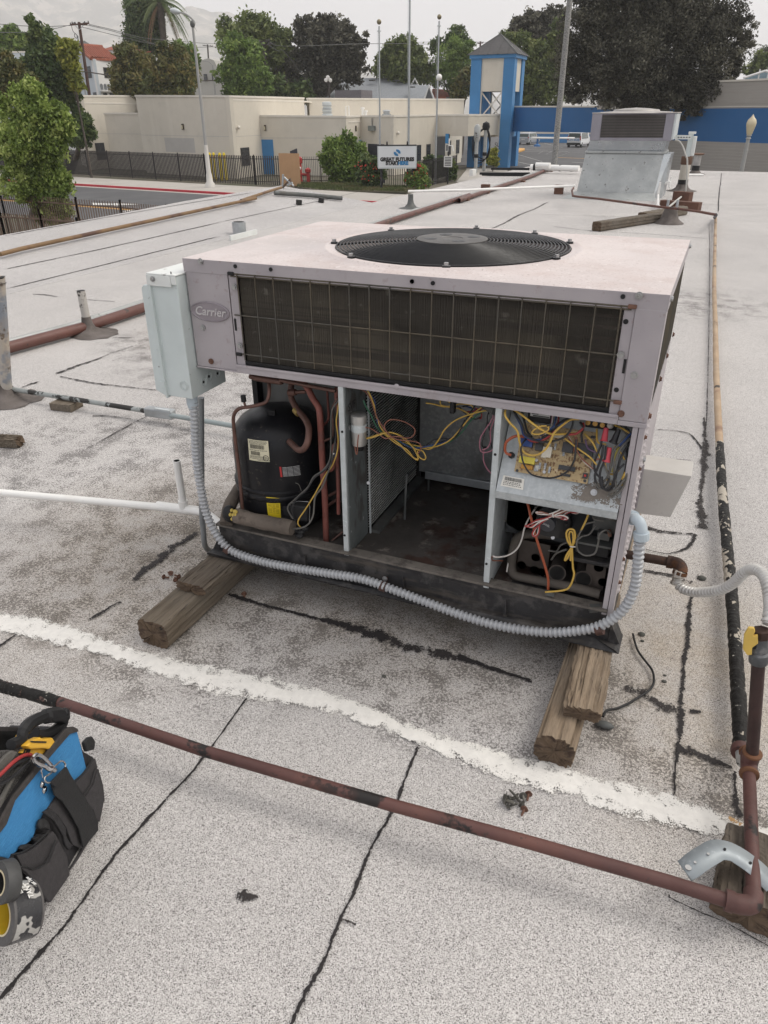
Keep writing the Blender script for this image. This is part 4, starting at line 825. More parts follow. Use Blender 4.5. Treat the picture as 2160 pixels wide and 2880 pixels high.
# draft motor
mc = (1.018,.03,.432)
mo = MB().lathe([(.040, .03), (.043, .028), (.043, .014), (.036, .010), (.0001, .010)], (mc[0], mc[1] + .002, mc[2]), (0, 1, .1), 36).build('draft_motor', m_black, unit)
MB().lathe([(.021, 0), (.0215, .02)], (mc[0] - .012, mc[1] - .012, mc[2] + .0), (0, 1, .1), 30).build('motor_cap', mat('cap_dark_grey', (.045, .047, .055), .4), mo)
text_mesh('motor_mark', 'JAKEL', m_whiteink, mo, (mc[0] - .012, mc[1] - .0135, mc[2]), (1, 0, -.35), (0, .1, 1), .007)
MB().lathe([(.0005, .0), (.035, .006), (.047, .03), (.047, .07)], (1.016,.085,.451), (0, -.3, -1), 36).build('motor_bell', m_shroud, mo)
for a in range(10): t = R(36 * a); MB().box((mc[0] + .033 * math.cos(t), mc[1] + .008, mc[2] + .033 * math.sin(t)), (.006, .004, .006)).build('vent_slot', m_dark, mo)
MB().cyl((1.024,.028,.392), (1.025,.02,.397), .0048, 10).build('screw', m_steel, mo)
MB().b2((.888,.05,.482), (.97,.052,.468)).build('bracket_plate', m_galv, unit)
MB().lathe([(.001, 0), (.07, 0), (.07, .03)], (.927,.12,.409), (0, 1, 0), 32).build('inducer_housing', m_galv_d, unit)
MB().b2((.880, .12, .33), (1.19, .124, .50)).build('draft_panel', mat('soot_blue_sheet', (.045, .05, .055), .5, .4), unit)
MB().b2((1.115,.06,.472), (1.177,.1,.42)).build('lead_tray', m_galv_d, unit)
pipe('manifold_tube', ((1.009,.12,.347),(.955,.11,.344),(.929,.1,.338),(.916,.09,.32),(.913,.08,.281),(.916,.07,.247),(.928,.06,.233),(.961,.055,.234),(1.035,.045,.243),(1.104,.035,.251),(1.161,.03,.251)), .0125, mat('dusty_tube', (.085, .072, .06), .8, 0, .2, 12), n=16)
gv = MB().box((1.124,.06,.375), (.085, .05, .035)).build('gas_valve', m_black, unit, bevel=.004)
MB().box((1.126,.055,.39), (.088, .045, .006)).build('valve_top', m_galv_d, gv, bevel=.001)
MB().box((1.12,.05,.34), (.11, .04, .012)).build('valve_flange', m_base, gv, bevel=.002)
MB().box((1.146,.05,.416), (.03, .02, .02)).build('valve_switch', m_galv_d, gv); MB().cyl((1.162,.04,.422), (1.157,.04,.438), .005, 10).build('valve_nipple', m_rustscrew, gv)
m_burn = mat('burner_brown', (.060, .048, .040), .75, .1, .3, 14)
for a, e_ in (((1.043,.05,.275), (1.034,.16,.254)), ((1.112,.05,.273), (1.104,.16,.257))):
    a, e_ = Vector(a), Vector(e_); bu = MB().lathe([(.0235, 0), (.0205, .012), (.020, (e_ - a).length)], a, e_ - a, 24).build('burner_tube', m_burn, unit); MB().lathe([(.0001, -.0006), (.0195, -.0006)], a, e_ - a, 24).build('burner_mouth', m_dark, bu)
for x0_, z0_, x1_, z1_, y_ in ((.925, .245, 1.01, .325, .10), (1.115, .245, 1.165, .32, .055)):
    MB().b2((x0_, y_, z0_), (x1_, y_ + .003, z1_)).build('burner_bracket', m_burn, unit)
for a in ((.974,.098,.279),(.996,.098,.237),(.975,.098,.239),(.938,.098,.246),(1.146,.053,.315),(1.162,.053,.274)): MB().lathe([(.0001, 0), (.012, 0)], a, (0, -1, 0), 18).build('bracket_hole', m_dark, unit)
MB().box((1.04,-.01,.246), (.022, .006, .012)).build('rail_clip', m_galv_d, unit); MB().box((1.156,0,.225), (.028, .012, .02), .5).build('torn_bracket', m_galv_d, unit)
MB().b2((.925, .02, .2146), (1.15, .06, .219)).build('burner_tray', m_base, unit)

# ================================================================ things fixed to or lying about the unit
# electrical disconnect box
dc = thing('disconnect_box', 'pale grey electrical disconnect box with closed cover on the left side of the opened unit', 'electrical box', (-.05, .05, .65))
MB().b2((-.090, -.040, .650), (-.0045, .128, .985)).build('box_body', m_pale, dc, bevel=.002)
MB().prism([(-.124, -.046, .664), (-.0905, -.046, .650), (-.0905, -.046, .958), (-.110, -.046, .958), (-.118, -.046, .950)][::-1], (0, .172, 0)).build('cover', m_pale, dc, bevel=.002)
MB().b2((-.0905, -.0475, .645), (-.0865, .128, .962)).build('cover_seam', m_pale, dc)
MB().b2((-.096, -.046, .9862), (-.002, .150, .990)).b2((-.096, -.0475, .958), (-.018, -.0445, .9862)).b2((-.0175, -.0465, .965), (-.002, -.0435, .9862)).build('hood', m_pale_t, dc, bevel=.0012)
for a in ((-.073,-.048,.976),): hexbolt(a, parent=dc, r=.005)
for a in ((-.027,-.041,.687),): MB().tube([(a[0] + .0135 * math.cos(i * .3927), a[1], a[2] + .0135 * math.sin(i * .3927)) for i in range(16)], .0008, 4, closed=True).tube([(a[0] + .009 * math.cos(i * .3927), a[1], a[2] + .009 * math.sin(i * .3927)) for i in range(16)], .0007, 4, closed=True).build('knockout', m_pale, dc)
for a in ((-.004,.046,.691),(-.004,.018,.683),(-.004,.088,.687)): MB().tube([(a[0] + .0008, a[1] + .012 * math.cos(i * .3927), a[2] + .012 * math.sin(i * .3927)) for i in range(16)], .0011, 4, closed=True).build('knockout', m_pale, dc); MB().cyl(a, (a[0] + .0016, a[1], a[2]), .004, 10).build('knockout_centre', m_black, dc)
MB().box((-.095,-.048,.684), (.014, .004, .020)).build('latch', m_pale, dc, bevel=.001)
text_mesh('scribble', 'R', m_ink, dc, (-.011,-.048,.995), (1, 0, 0), (0, 0, 1), .010); 
# flexible conduit along the base
def flex(name, pts, r, pitch, depth, m, parent=None, k=12, n=14):
    P = smooth_path(pts, 24); L_ = [0]
    for a, b in zip(P, P[1:]): L_.append(L_[-1] + (b - a).length)
    N = int(L_[-1] / pitch * 5); Q = []; rr = []; j = 0
    for i in range(N + 1):
        s_ = L_[-1] * i / N
        while j < len(P) - 2 and L_[j + 1] < s_: j += 1
        Q.append(P[j].lerp(P[j + 1], (s_ - L_[j]) / max(1e-9, L_[j + 1] - L_[j]))); rr.append(r - depth * (0, .15, .9, .9, .15)[i % 5])
    return MB().tube(Q, rr, n).build(name, m, parent)
def flexmat(name, hi, lo, rough=.35):
    return mat(name, hi, rough, 0, .06, 20, [(30, 3, .6, .75, lo)])
m_flex = mat('grey_conduit_sheath', (.36, .37, .385), .2, 0, .08, 20, spec=1.); m_steelflex = mat('silver_gas_hose', (.50, .49, .47), .38, .3, .08, 20, [(12, 3, .6, .75, (.36, .34, .31))])
m_fit = mat('fitting_blue_grey', (.42, .48, .52), .45, 0, .08, 14)
m_rstrap = mat('rusty_strap', (.10, .055, .045), .7, .3, .3, 20)
cd = thing('flexible_conduit', 'ribbed grey flexible conduit looping from the disconnect box along the base of the opened unit', 'conduit', (.5, -.03, .10))
flex('ribbed_hose', ((-.025,-.012,.631),(-.031,-.014,.549),(-.039,-.016,.46),(-.036,-.02,.369),(-.024,-.024,.273),(.007,-.028,.204),(.057,-.03,.159),(.156,-.03,.146),(.254,-.03,.148),(.381,-.03,.158),(.503,-.032,.169),(.591,-.034,.161),(.705,-.036,.145),(.829,-.038,.129),(.935,-.04,.128),(1.047,-.04,.143),(1.128,-.04,.173),(1.182,-.036,.204),(1.225,-.03,.259),(1.242,-.022,.325),(1.239,-.016,.395),(1.234,-.012,.453)), .0140, .0125, .0048, m_flex, cd)
a_, b_ = (-.028,-.012,.644), (-.029,-.012,.621)
MB().cyl((a_[0], a_[1], a_[2] + .01), b_, .0165, 14, smooth=False).cyl(b_, (b_[0], b_[1], b_[2] - .008), .0145, 16).build('connector', m_fit, cd, bevel=.001)
pipe('elbow_fitting', ((1.204,.02,.491),(1.22,.005,.498),(1.233,-.005,.489),(1.236,-.01,.473)), [.014] * 40, m_fit, cd, n=16) if False else MB().tube(smooth_path(((1.203,.03,.486),(1.213,.01,.498),(1.225,-.003,.498),(1.233,-.01,.484),(1.235,-.012,.47)), 6), .0135, 16).build('elbow_fitting', m_fit, cd)
MB().cyl((1.234,-.011,.477), (1.237,-.012,.457), .0185, 16, smooth=False).build('compression_nut', m_fit, cd, bevel=.0015)
MB().cyl((1.203,.034,.488), (1.209,.02,.494), .018, 18).build('lock_ring', m_fit, cd)
for a, ang in (((.043,-.03,.16), -.5), ((.573,-.032,.16), -.1), ((1.178,-.038,.19), .5)):
    sx = Vector((math.cos(ang), 0, math.sin(ang))); a = Vector(a)
    MB().tube([a - sx * .009, a + sx * .009], .0150, 14).build('pipe_strap', m_rstrap, cd)
a = Vector((.571,-.012,.176)); MB().b2((a[0] - .008, -.014, a[2] - .02), (a[0] + .008, -.0125, a[2] + .006)).build('strap_tab', m_rstrap, cd); hexbolt((a[0], -.0145, a[2]), m=m_steel, parent=cd)
# plain grey whip behind it
gp = MB().tube(smooth_path(((-.083,.1,.598),(-.132,.09,.206),(-.137,.09,.14),(-.141,.09,.079),(-.152,.11,.04),(-.17,.16,-.011)), 8), .0095, 14).build('grey_conduit', mat('grey_pvc', (.22, .23, .235), .45, 0, .08, 15), None)
tag(gp, 'plain smooth grey conduit hanging straight down behind the ribbed hose below the disconnect box', 'conduit')

# steel gas stub, flexible gas hose
gs = thing('gas_pipe_stub', 'short rusty iron gas pipe and elbow sticking out of the right side of the unit', 'pipe', (1.27, .2, .27))
m_iron = mat('rusty_iron', (.048, .026, .019), .75, .3, .35, 20, [(16, 5, .54, .66, (.13, .055, .022)), (50, 3, .6, .7, (.03, .02, .018))], bs=90, bd=.001)
MB().cyl((1.196,.2,.285), (1.314,.2,.288), .0125, 18).build('nipple', m_iron, gs)
MB().cyl((1.308,.2,.288), (1.323,.2,.288), .0175, 20).tube(smooth_path(((1.317,.2,.288),(1.335,.19,.293),(1.345,.175,.291),(1.346,.165,.282)), 5), .0165, 18).build('elbow', m_iron, gs)
MB().lathe([(.019, 0), (.019, .009)], (1.345,.168,.284), (-.15, -.35, -1), 20).build('elbow_collar', m_iron, gs)
gh = thing('gas_hose', 'silver ribbed flexible gas hose running from the rusty elbow to the yellow-handled valve', 'hose', (1.45, .1, .1))
MB().lathe([(.013, 0), (.0165, .004), (.0165, .02), (.013, .024), (.012, .032), (.0145, .034), (.0145, .042)], (1.343,.166,.289), (-.1, -.35, -1), 6, smooth=False).build('flare_nut', mat('plated_nut', (.40, .37, .33), .4, .6, .15, 20, [(20, 3, .6, .7, (.25, .12, .05))]), gh, bevel=.001)
flex('hose', ((1.342,.155,.269),(1.345,.15,.257),(1.356,.14,.25),(1.377,.12,.259),(1.399,.1,.275),(1.427,.07,.306),(1.445,.05,.332),(1.46,.03,.366),(1.469,0,.411),(1.478,-.02,.437),(1.488,-.05,.456),(1.499,-.08,.464),(1.505,-.12,.466),(1.511,-.16,.454),(1.51,-.2,.459),(1.507,-.23,.458),(1.505,-.245,.448)), .0132, .0112, .0048, m_steelflex, gh)
# valve and riser
m_oxide = mat('oxide_painted_pipe', (.092, .040, .034), .62, .05, .2, 8, [(9, 5, .57, .61, (.014, .011, .010)), (3, 4, .52, .70, (.15, .065, .05)), (60, 3, .62, .7, (.06, .035, .03))], bs=70, bd=.0012)
m_tarpipe = mat('tar_coated_pipe', (.011, .010, .009), .6, 0, .3, 30, [(13, 4, .60, .63, (.10, .06, .05)), (70, 2, .68, .72, (.4, .38, .34))], bs=60, bd=.006, spec=.25)
tt = (1.540, -.262, .09)
gl = thing('gas_pipe', 'reddish brown gas pipe crossing the foreground roof and rising to a valve at the right', 'pipe', (.65, -.64, .07))
MB().tube(((-.295,-.723,.09),(-.191,-.715,.09),(-.005,-.702,.09),(.413,-.696,.09),(.866,-.668,.09),(1.153,-.645,.09),(1.411,-.628,.09),(1.522,-.625,.09)), .0132, 20).build('long_run', m_oxide, gl)
P = smooth_path(((-.295,-.723,.09),(-.219,-.718,.09),(-.146,-.713,.09),(-.075,-.707,.09),(-.006,-.704,.09)), 14); MB().tube(P, [.0148 + rnd.uniform(-.0012, .0018) for _ in P], 16).build('tar_wrap', m_tarpipe, gl)
b = MB(); e0 = Vector((1.522,-.625,.09)); e1 = Vector((e0.x + .030, e0.y + .035, .09))
b.tube(smooth_path([e0 - Vector((.012, 0, 0)), e0 + Vector((.008, .001, 0)), e0 + Vector((.026, .010, 0)), e1], 6), .0175, 20).build('elbow', m_oxide, gl)
MB().cyl(e0 - Vector((.018, 0, 0)), e0 - Vector((.004, 0, 0)), .0195, 20).build('elbow_collar', m_oxide, gl)
MB().cyl(e1, (e1.x - .004, tt[1] - .03, .09), .0132, 18).build('riser_run', m_oxide, gl)
e2 = Vector((e1.x - .004, tt[1], .09))
tee = MB().tube([e2 - Vector((0, .035, 0)), e2 + Vector((0, .035, 0))], .0175, 20).tube([e2, e2 + Vector((0, 0, .035))], .0175, 20).build('tee', m_oxide, gl)
m_rust = mat('rust_orange', (.14, .062, .03), .8, .1, .3, 30)
for q_, ax in ((e2 - Vector((0, .036, 0)), (0, 1, 0)), (e2 + Vector((0, 0, .028)), (0, 0, 1)), (e2 + Vector((0, .030, 0)), (0, 1, 0))): MB().lathe([(.0178, 0), (.0205, .002), (.0205, .007), (.0178, .009)], q_, ax, 20).build('tee_bead', m_rust, gl)
vz = Vector((1.504,-.25,.391)); top_ = Vector((1.497,-.25,.448))
m_dkpipe = mat('dark_oxide_pipe', (.042, .021, .018), .6, .1, .3, 10, [(30, 4, .55, .65, (.03, .018, .016))], bs=60, bd=.001)
ra = e2 + Vector((0, 0, .03)); rb = vz + (e2 - vz).normalized() * .03
MB().cyl(ra, rb, .0132, 20).build('riser', m_dkpipe, gl)
vl = thing('gas_valve', 'gas shutoff valve with a yellow lever handle at the right edge', 'valve', tuple(vz))
ud = (vz - e2).normalized(); m_vbody = mat('valve_body', (.10, .105, .11), .55, .4, .25, 30, [(25, 4, .55, .65, (.20, .20, .20))])
MB().lathe([(.0175, -.036), (.0195, -.032), (.0195, -.012), (.015, -.008), (.017, 0), (.015, .008), (.016, .012), (.016, .026), (.0125, .028)], vz, ud, 12).build('valve_body', m_vbody, vl)
MB().lathe([(.0165, .026), (.0165, .044), (.012, .046)], vz, ud, 8, smooth=False).build('flare_nut', m_iron, vl)
hd = Vector((1.482,-.26,.407)); MB().cyl(vz, vz.lerp(hd, .72), .0085, 14).build('stem', m_black, vl)
m_yh = mat('yellow_cast_handle', (.62, .42, .09), .5, 0, .1, 20, [(20, 4, .6, .72, (.48, .28, .10))])
hp = ((1.471,-.268,.445),(1.481,-.268,.447),(1.485,-.268,.439),(1.483,-.268,.427),(1.491,-.268,.432),(1.496,-.268,.412),(1.488,-.268,.399),(1.491,-.268,.382),(1.483,-.268,.378),(1.472,-.268,.391),(1.467,-.268,.426))
MB().prism([tuple(p) for p in hp][::-1], (0, .008, 0)).build('lever_handle', m_yh, vl, bevel=.002)
# tar-wrapped supply line along the right
tl = thing('tar_wrapped_pipe', 'long pipe on the right, black tar patches over tan insulation, running away along the roof', 'pipe', (1.45, 3, .03))
m_tan = mat('tan_pipe', (.36, .26, .17), .8, 0, .2, 9, [(3, 5, .54, .62, (.24, .15, .10)), (7, 5, .61, .63, (.05, .04, .035)), (2.2, 2, .5, .8, (.40, .33, .25))], bs=50, bd=.002)
m_tarlong = mat('tar_bands', (.011, .010, .009), .62, 0, .3, 30, [(14, 4, .57, .585, (.40, .36, .30), (1, .6, 1)), (80, 2, .68, .72, (.4, .38, .34))], bs=55, bd=.007, spec=.25)
P = smooth_path(((1.248,10.197,.05),(1.34,5.694,.05),(1.388,3.964,.05),(1.419,2.851,.05),(1.445,2.076,.05),(1.458,1.715,.05)), 16); MB().tube(P, [.0165 + rnd.uniform(-.0008, .001) for _ in P], 18).build('insulated_section', m_tan, tl)
P = smooth_path(((1.458,1.715,.05),(1.477,1.231,.05),(1.498,.82,.05),(1.515,.497,.05),(1.529,.171,.05),(1.537,-.053,.05),(1.542,-.188,.05)), 22)
MB().tube(P, [.0180 + rnd.uniform(-.0012, .0018) for _ in P], 20).build('tarred_section', m_tarlong, tl)
P = [Vector(p) for p in ((1.539,-.185,.06),(1.541,-.228,.06))]; MB().tube([P[0], P[1], e2 + Vector((0, .034, 0))], .014, 16).build('bare_section', mat('bare_galvanised_pipe', (.40, .39, .37), .6, .3, .2, 20, [(25, 4, .58, .62, (.03, .025, .02))]), tl)
MB().lathe([(.022, 0), (.024, .01), (.022, .02)], P[0], (0, -1, 0), 18).build('coupling', m_oxide, tl)
P = ((1.246,8.913,.22),(1.233,8.961,.22),(1.015,9.246,.22),(.761,9.47,.22),(.499,9.621,.22),(.07,9.991,.22),(-.4,10.397,.22),(-.758,10.624,.22),(-.833,10.709,.22),(-1.008,11.592,.22),(-1.065,12.05,.22))
P = [Vector(p) for p in P]
bp = MB().tube([Vector(p) for p in ((1.243,10.417,.05),(1.236,10.193,.05))] + P[:1] , .022, 12).build('end_elbow', m_vbody, tl)
rp = MB().tube(P, .016, 10).build('brown_gas_pipe', mat('brown_paint_pipe', (.12, .055, .04), .7, 0, .3, 6, [(6, 4, .55, .62, (.035, .03, .028))]), None)
tag(rp, 'thin brown gas pipe crossing low in front of the distant unit on its sloped curb', 'pipe')
# steel strap and timber block at the pipe elbow
m_wood = None
def woodmat(name, a, b_, dark, sy=(9, .7, 9)):
    m, t, p, o = newmat(name); tc = t.nodes.new('ShaderNodeTexCoord').outputs['Object']
    g = noise(t, tc, 7, 6, .7, sy); c = mixc(t, mrange(t, g, .3, .7), a, b_)
    g2 = noise(t, tc, 16, 4, .6, (sy[0], sy[1] * .6, sy[2])); c = mixc(t, mrange(t, g2, .60, .66), c, dark)
    g3 = noise(t, tc, 3, 3); c = mixc(t, mrange(t, g3, .4, .8, 0, .5), c, (.20, .19, .17))
    t.links.new(c, p.inputs['Base Color']); p.inputs['Roughness'].default_value = .88; p.inputs['Specular IOR Level'].default_value = .2
    bump(t, p, mth(t, 'ADD', g2, g), .004, .9); return m
m_woodL = woodmat('weathered_wood_brown', (.08, .062, .045), (.21, .172, .13), (.035, .025, .018))
m_woodR = woodmat('weathered_wood_tan', (.15, .11, .075), (.36, .28, .20), (.05, .035, .025)); m_woodD = woodmat('old_dark_wood', (.07, .055, .042), (.17, .14, .11), (.02, .016, .013))
m_end = mat('end_grain', (.11, .075, .048), .9, 0, .3, 30, [(18, 4, .52, .60, (.05, .03, .02), (1, 1, 2.5)), (9, 3, .55, .6, (.02, .014, .01))], bs=60, bd=.003)
def beam(label, p, q, w, h, m, seed, cracks=5, rough=.0018, group=None, cat='timber', name='timber', round_=.004):
    """sawn timber as a lofted section with grooves and an uneven end; p, q bottom centre ends"""
    r_ = random.Random(seed); p, q = Vector(p), Vector(q); d = (q - p).normalized(); s_ = Vector((d.y, -d.x, 0)).normalized()
    prof = []; n1, n2 = 18, 10
    for i in range(n1): prof.append((-w / 2 + w * i / n1, h))
    for i in range(n2): prof.append((w / 2, h - h * i / n2))
    for i in range(n1): prof.append((w / 2 - w * i / n1, 0))
    for i in range(n2): prof.append((-w / 2, h * i / n2))
    M_ = len(prof); N_ = 34; cr = [(r_.randrange(1, n1 + n2 - 1), r_.uniform(.3, 1), r_.uniform(0, .6)) for _ in range(cracks)]
    jit = [r_.uniform(-1, 1) for _ in prof]; vs = []
    for j in range(N_ + 1):
        t = j / N_; c = p.lerp(q, t)
        for k, (a, b_) in enumerate(prof):
            out_v = Vector((a / w, (b_ - h / 2) / h)); dd_ = rough * (jit[k] + .5 * r_.uniform(-1, 1))
            for kk, ln, st in cr:
                if kk == k and st <= t <= st + ln: dd_ -= .007 * math.sin(math.pi * min(1, (t - st) / ln + .1))
            f = 1 + 2 * dd_ / max(w, h); corner = abs(a) / (w / 2) * abs(b_ - h / 2) / (h / 2)
            f -= round_ * corner ** 6 / max(w, h) * 4
            e_ = (r_.uniform(-.004, .004) if j in (0, N_) else 0)
            vs.append(c + s_ * (a * f) + Vector((0, 0, h / 2 + (b_ - h / 2) * f)) + d * e_)
    fs = [(j * M_ + k, (j + 1) * M_ + k, (j + 1) * M_ + (k + 1) % M_, j * M_ + (k + 1) % M_) for j in range(N_) for k in range(M_)]
    t_ = thing(name, label, cat, tuple(p), group)
    MB().add(vs, [f[::-1] for f in fs]).build('wood', m, t_)
    for idx, sgn in ((0, 1), (N_, -1)):
        ring = [Vector(v) for v in vs[idx * M_:(idx + 1) * M_]]; cc_ = sum(ring, Vector()) / M_; vv = [r - d * .0004 * sgn for r in ring] + [cc_ + (r - cc_) * .5 - d * .0015 * sgn + d * r_.uniform(-.002, .002) for r in ring] + [cc_]
        ff = [(k, (k + 1) % M_, M_ + (k + 1) % M_, M_ + k) for k in range(M_)] + [(M_ + k, M_ + (k + 1) % M_, 2 * M_) for k in range(M_)]
        MB().add(vv, ff if sgn > 0 else [f[::-1] for f in ff]).build('end_grain', m_end, t_)
    return t_
beam('thick weathered brown timber on the roof under the left end of the unit', (-.012, -.350, .001), (.0, .95, .001), .103, .084, m_woodL, 3, 7)
beam('short dark split plank on top of the left timber, under the base rail', (.008, -.185, .086), (.025, .30, .086), .105, .032, m_woodD, 5, 9, .003)
beam('thick tan timber with ringed end grain at the edge of the white coating', (1.140, -.347, .001), (1.158, .95, .001), .092, .084, m_woodR, 8, 5, round_=.008)
beam('split pale plank on top of the right timber, its end broken ragged', (1.184, -.264, .086), (1.162, .25, .086), .085, .034, m_woodR, 9, 12, .004)
beam('square sawn wooden block carrying the pipe elbow at the lower right', (1.555, -.600, .001), (1.575, -.43, .001), .13, .070, m_woodD, 12, 8, .003, cat='wood block', name='wood_block')
sp_ = smooth_path(((1.431,-.577,.1),(1.441,-.569,.1),(1.452,-.557,.1),(1.468,-.54,.1),(1.483,-.524,.1),(1.5,-.517,.1),(1.516,-.515,.1),(1.54,-.519,.1),(1.559,-.524,.1),(1.572,-.533,.1),(1.587,-.545,.1)), 5)
vs = []
for i, p in enumerate(sp_):
    t = (sp_[min(i + 1, len(sp_) - 1)] - sp_[max(0, i - 1)]).normalized(); f = i / (len(sp_) - 1); z = .095 + .022 * math.sin(math.pi * min(1, f * 1.2)) ; wv = Vector((-t.y, t.x, 0)) * .022
    for w_ in (wv, -wv): vs.append((p.x + w_.x, p.y + w_.y - .02, z))
stp = MB().add(vs, [(2 * i, 2 * i + 1, 2 * i + 3, 2 * i + 2) for i in range(len(sp_) - 1)], True).build('pipe_strap', mat('galvanised_strap', (.30, .33, .345), .5, .3, .12, 14, [(60, 3, .6, .7, (.38, .41, .43))]), None)
md = stp.modifiers.new('thick', 'SOLIDIFY'); md.thickness = .0014
stt = tag(stp, 'curved galvanised steel strap holding the pipe down on the wooden block at lower right', 'pipe strap')
for fx_ in (.07, .17, .30, .48, .72):
    i = int(fx_ * (len(sp_) - 1)); v = (Vector(vs[2 * i]) + Vector(vs[2 * i + 1])) / 2 - Vector(stp.location)
    WL[stp.name] = Vector(stp.location); MB().cyl(Vector(stp.location) + v + Vector((0, 0, .001)), Vector(stp.location) + v + Vector((0, 0, .003)), .0026 if fx_ > .1 else .006, 12).build('strap_hole' if fx_ > .1 else 'rivet', m_black if fx_ > .4 else m_steel, stp)
# metal sheet edge at the far right
sd_ = MB().tube([(1.640, -.42, .02), (1.655, -.30, .26), (1.664, -.22, .42)], .018, 12).build('grey_downpipe', mat('grey_beige_pipe', (.27, .25, .22), .6, 0, .08, 6), None)
tag(sd_, 'smooth grey-beige pipe edge at the right border beside the brown riser', 'pipe')

# flue hood on the right side of the unit
fh = thing('flue_hood', 'tapered beige sheet metal flue hood on the right side of the opened unit', 'flue hood', (1.26, .3, .37))
tf = ((1.201,.27,.513),(1.326,.27,.521),(1.295,.27,.385),(1.205,.27,.379)); tb_ = ((1.197,.328,.52),(1.323,.351,.52))
zt_ = tf[0][2]; dep = .085
Pf = [Vector(p) for p in tf]; Pf[0].x = Pf[3].x = 1.2015; Pf[0].z = Pf[1].z = .515
fr = MB().prism([tuple(p) for p in Pf], (0, .10, 0)).build('hood_body', mat('hood_beige', (.52, .50, .47), .6, .1, .08, 10, [(40, 3, .6, .7, (.48, .46, .43))]), fh, bevel=.0015)
MB().b2((1.2015, .262, .40), (1.206, .268, .53)).build('flange', m_paint, fh); 
hexbolt((1.207,.039,.641), (1, 0, 0), parent=fh, m=m_steel)

# rusted screws in a small pile, screws by the left timber
m_scr = mat('old_screw', (.12, .115, .10), .5, .5, .3, 60)
def screw_thing(p, ang, label, m, pitch=0., group='loose hex-head screws on the roof'):
    d = Vector((math.cos(ang), math.sin(ang), pitch)).normalized(); p = Vector(p)
    t_ = thing('loose_screw', label, 'screw', tuple(p), group)
    MB().lathe([(.0085, 0), (.0088, .0015), (.006, .002)], p, d, 14).cyl(p - d * .005, p, .0046, 6, smooth=False).build('head', m, t_)
    P = [p + d * (.001 + .0011 * i) for i in range(20)]; MB().tube(P, [(.0030 if i % 2 else .0022) * (1 if i < 17 else (20 - i) / 4) for i in range(20)], 8).build('shank', m, t_)
for k, (a, ang, pit, lb_) in enumerate(zip(((1.063,-.484,.006),(1.065,-.497,.006),(1.067,-.503,.006),(1.073,-.488,.006),(1.085,-.479,.006),(1.099,-.474,.006),(1.102,-.491,.006),(1.109,-.457,.006),(1.11,-.501,.006),(1.076,-.508,.006)),
    (.1, -.2, -.1, .4, 2.6, -1.2, 2.5, -1.5, -1.65, .6), (0, .3, .1, .2, .1, .3, 0, 0, 0, .2),
    ('grey screw at the upper left of the screw pile', 'grey screw tipped up at the left of the screw pile', 'grey screw with wide washer head at the left end of the screw pile', 'grey screw crossing the middle of the screw pile', 'grey screw lying across the top of the screw pile',
     'short screw standing head up in the screw pile', 'grey screw at the lower right of the screw pile', 'brown screw lying apart just above right of the screw pile', 'rusty screw lying alone below the screw pile', 'grey screw pointing right at the bottom of the screw pile'))):
    screw_thing((a[0], a[1], .007 + .004 * (k % 3) * (k < 7)), ang, lb_, m_scr if k < 7 or k == 9 else m_rustscrew, pit)
for a, ang, lb_ in zip(((-.212,-.054,.006),(-.165,-.034,.006),(-.203,-.027,.006),(-.162,-.055,.006)), (0.1, 3.0, -1.4, 2.4), ('rusty screw lying leftmost beside the left timber', 'rusty screw at the right of the group beside the left timber', 'rusty screw standing upright beside the left timber', 'rusty screw nearest the left timber')):
    screw_thing((a[0], a[1], .007), ang, lb_, m_rustscrew, .9 if 'upright' in lb_ else 0.)
screw_thing((.087,-.033,.006), -.9, 'lone rusty screw on the roof under the front rail', m_rustscrew)
# scrap strip of cable and small debris on the right
sc_ = MB().tube(smooth_path(((1.259,.222,.012),(1.267,.19,.012),(1.281,.148,.012),(1.304,.111,.012),(1.324,.081,.012),(1.332,.054,.012),(1.334,.024,.012),(1.326,-.009,.012),(1.306,-.039,.01),(1.284,-.074,.01),(1.258,-.106,.01),(1.236,-.123,.01),(1.229,-.138,.01),(1.228,-.151,.01)), 6), .0032, 8).build('cable_scrap', m_black, None)
tag(sc_, 'bent black cable scrap lying on the roof right of the unit', 'cable')
for a, s_, lb_ in zip(((1.283,.242,0),(1.288,.212,0),(1.434,.623,0),(1.36,.055,0),(.653,-.217,0),(1.36,.082,0)), (.011, .006, .015, .007, .007, .005), ('dark pebble beside the cable scrap', 'tiny pebble just below the pebble by the cable scrap', 'dark stone near the silver gas hose', 'dark chip on the roof below the cable scrap', 'grey chip on the roof between the two timbers', 'small dark chip right of the right timber')):
    st_ = MB().sphere((a[0], a[1], s_ * .35), s_, 9, 6, (1, .75, .5)); st_.v = [(x + rnd.uniform(-.1, .1) * s_, y + rnd.uniform(-.1, .1) * s_, max(0, z)) for x, y, z in st_.v]
    tag(st_.build('stone_chip', mat('chip_dark', (.075, .075, .065), .8, 0, .3, 40), None), lb_, 'stone')
for a, s_ in (((1.234,-.179,.01), .02),): tag(MB().sphere((a[0], a[1], .01), s_, 8, 6, (1.3, .6, .5)).build('mastic_lump', m_galv_d, None), 'grey lump of mastic at the foot of the right plank', 'mastic')

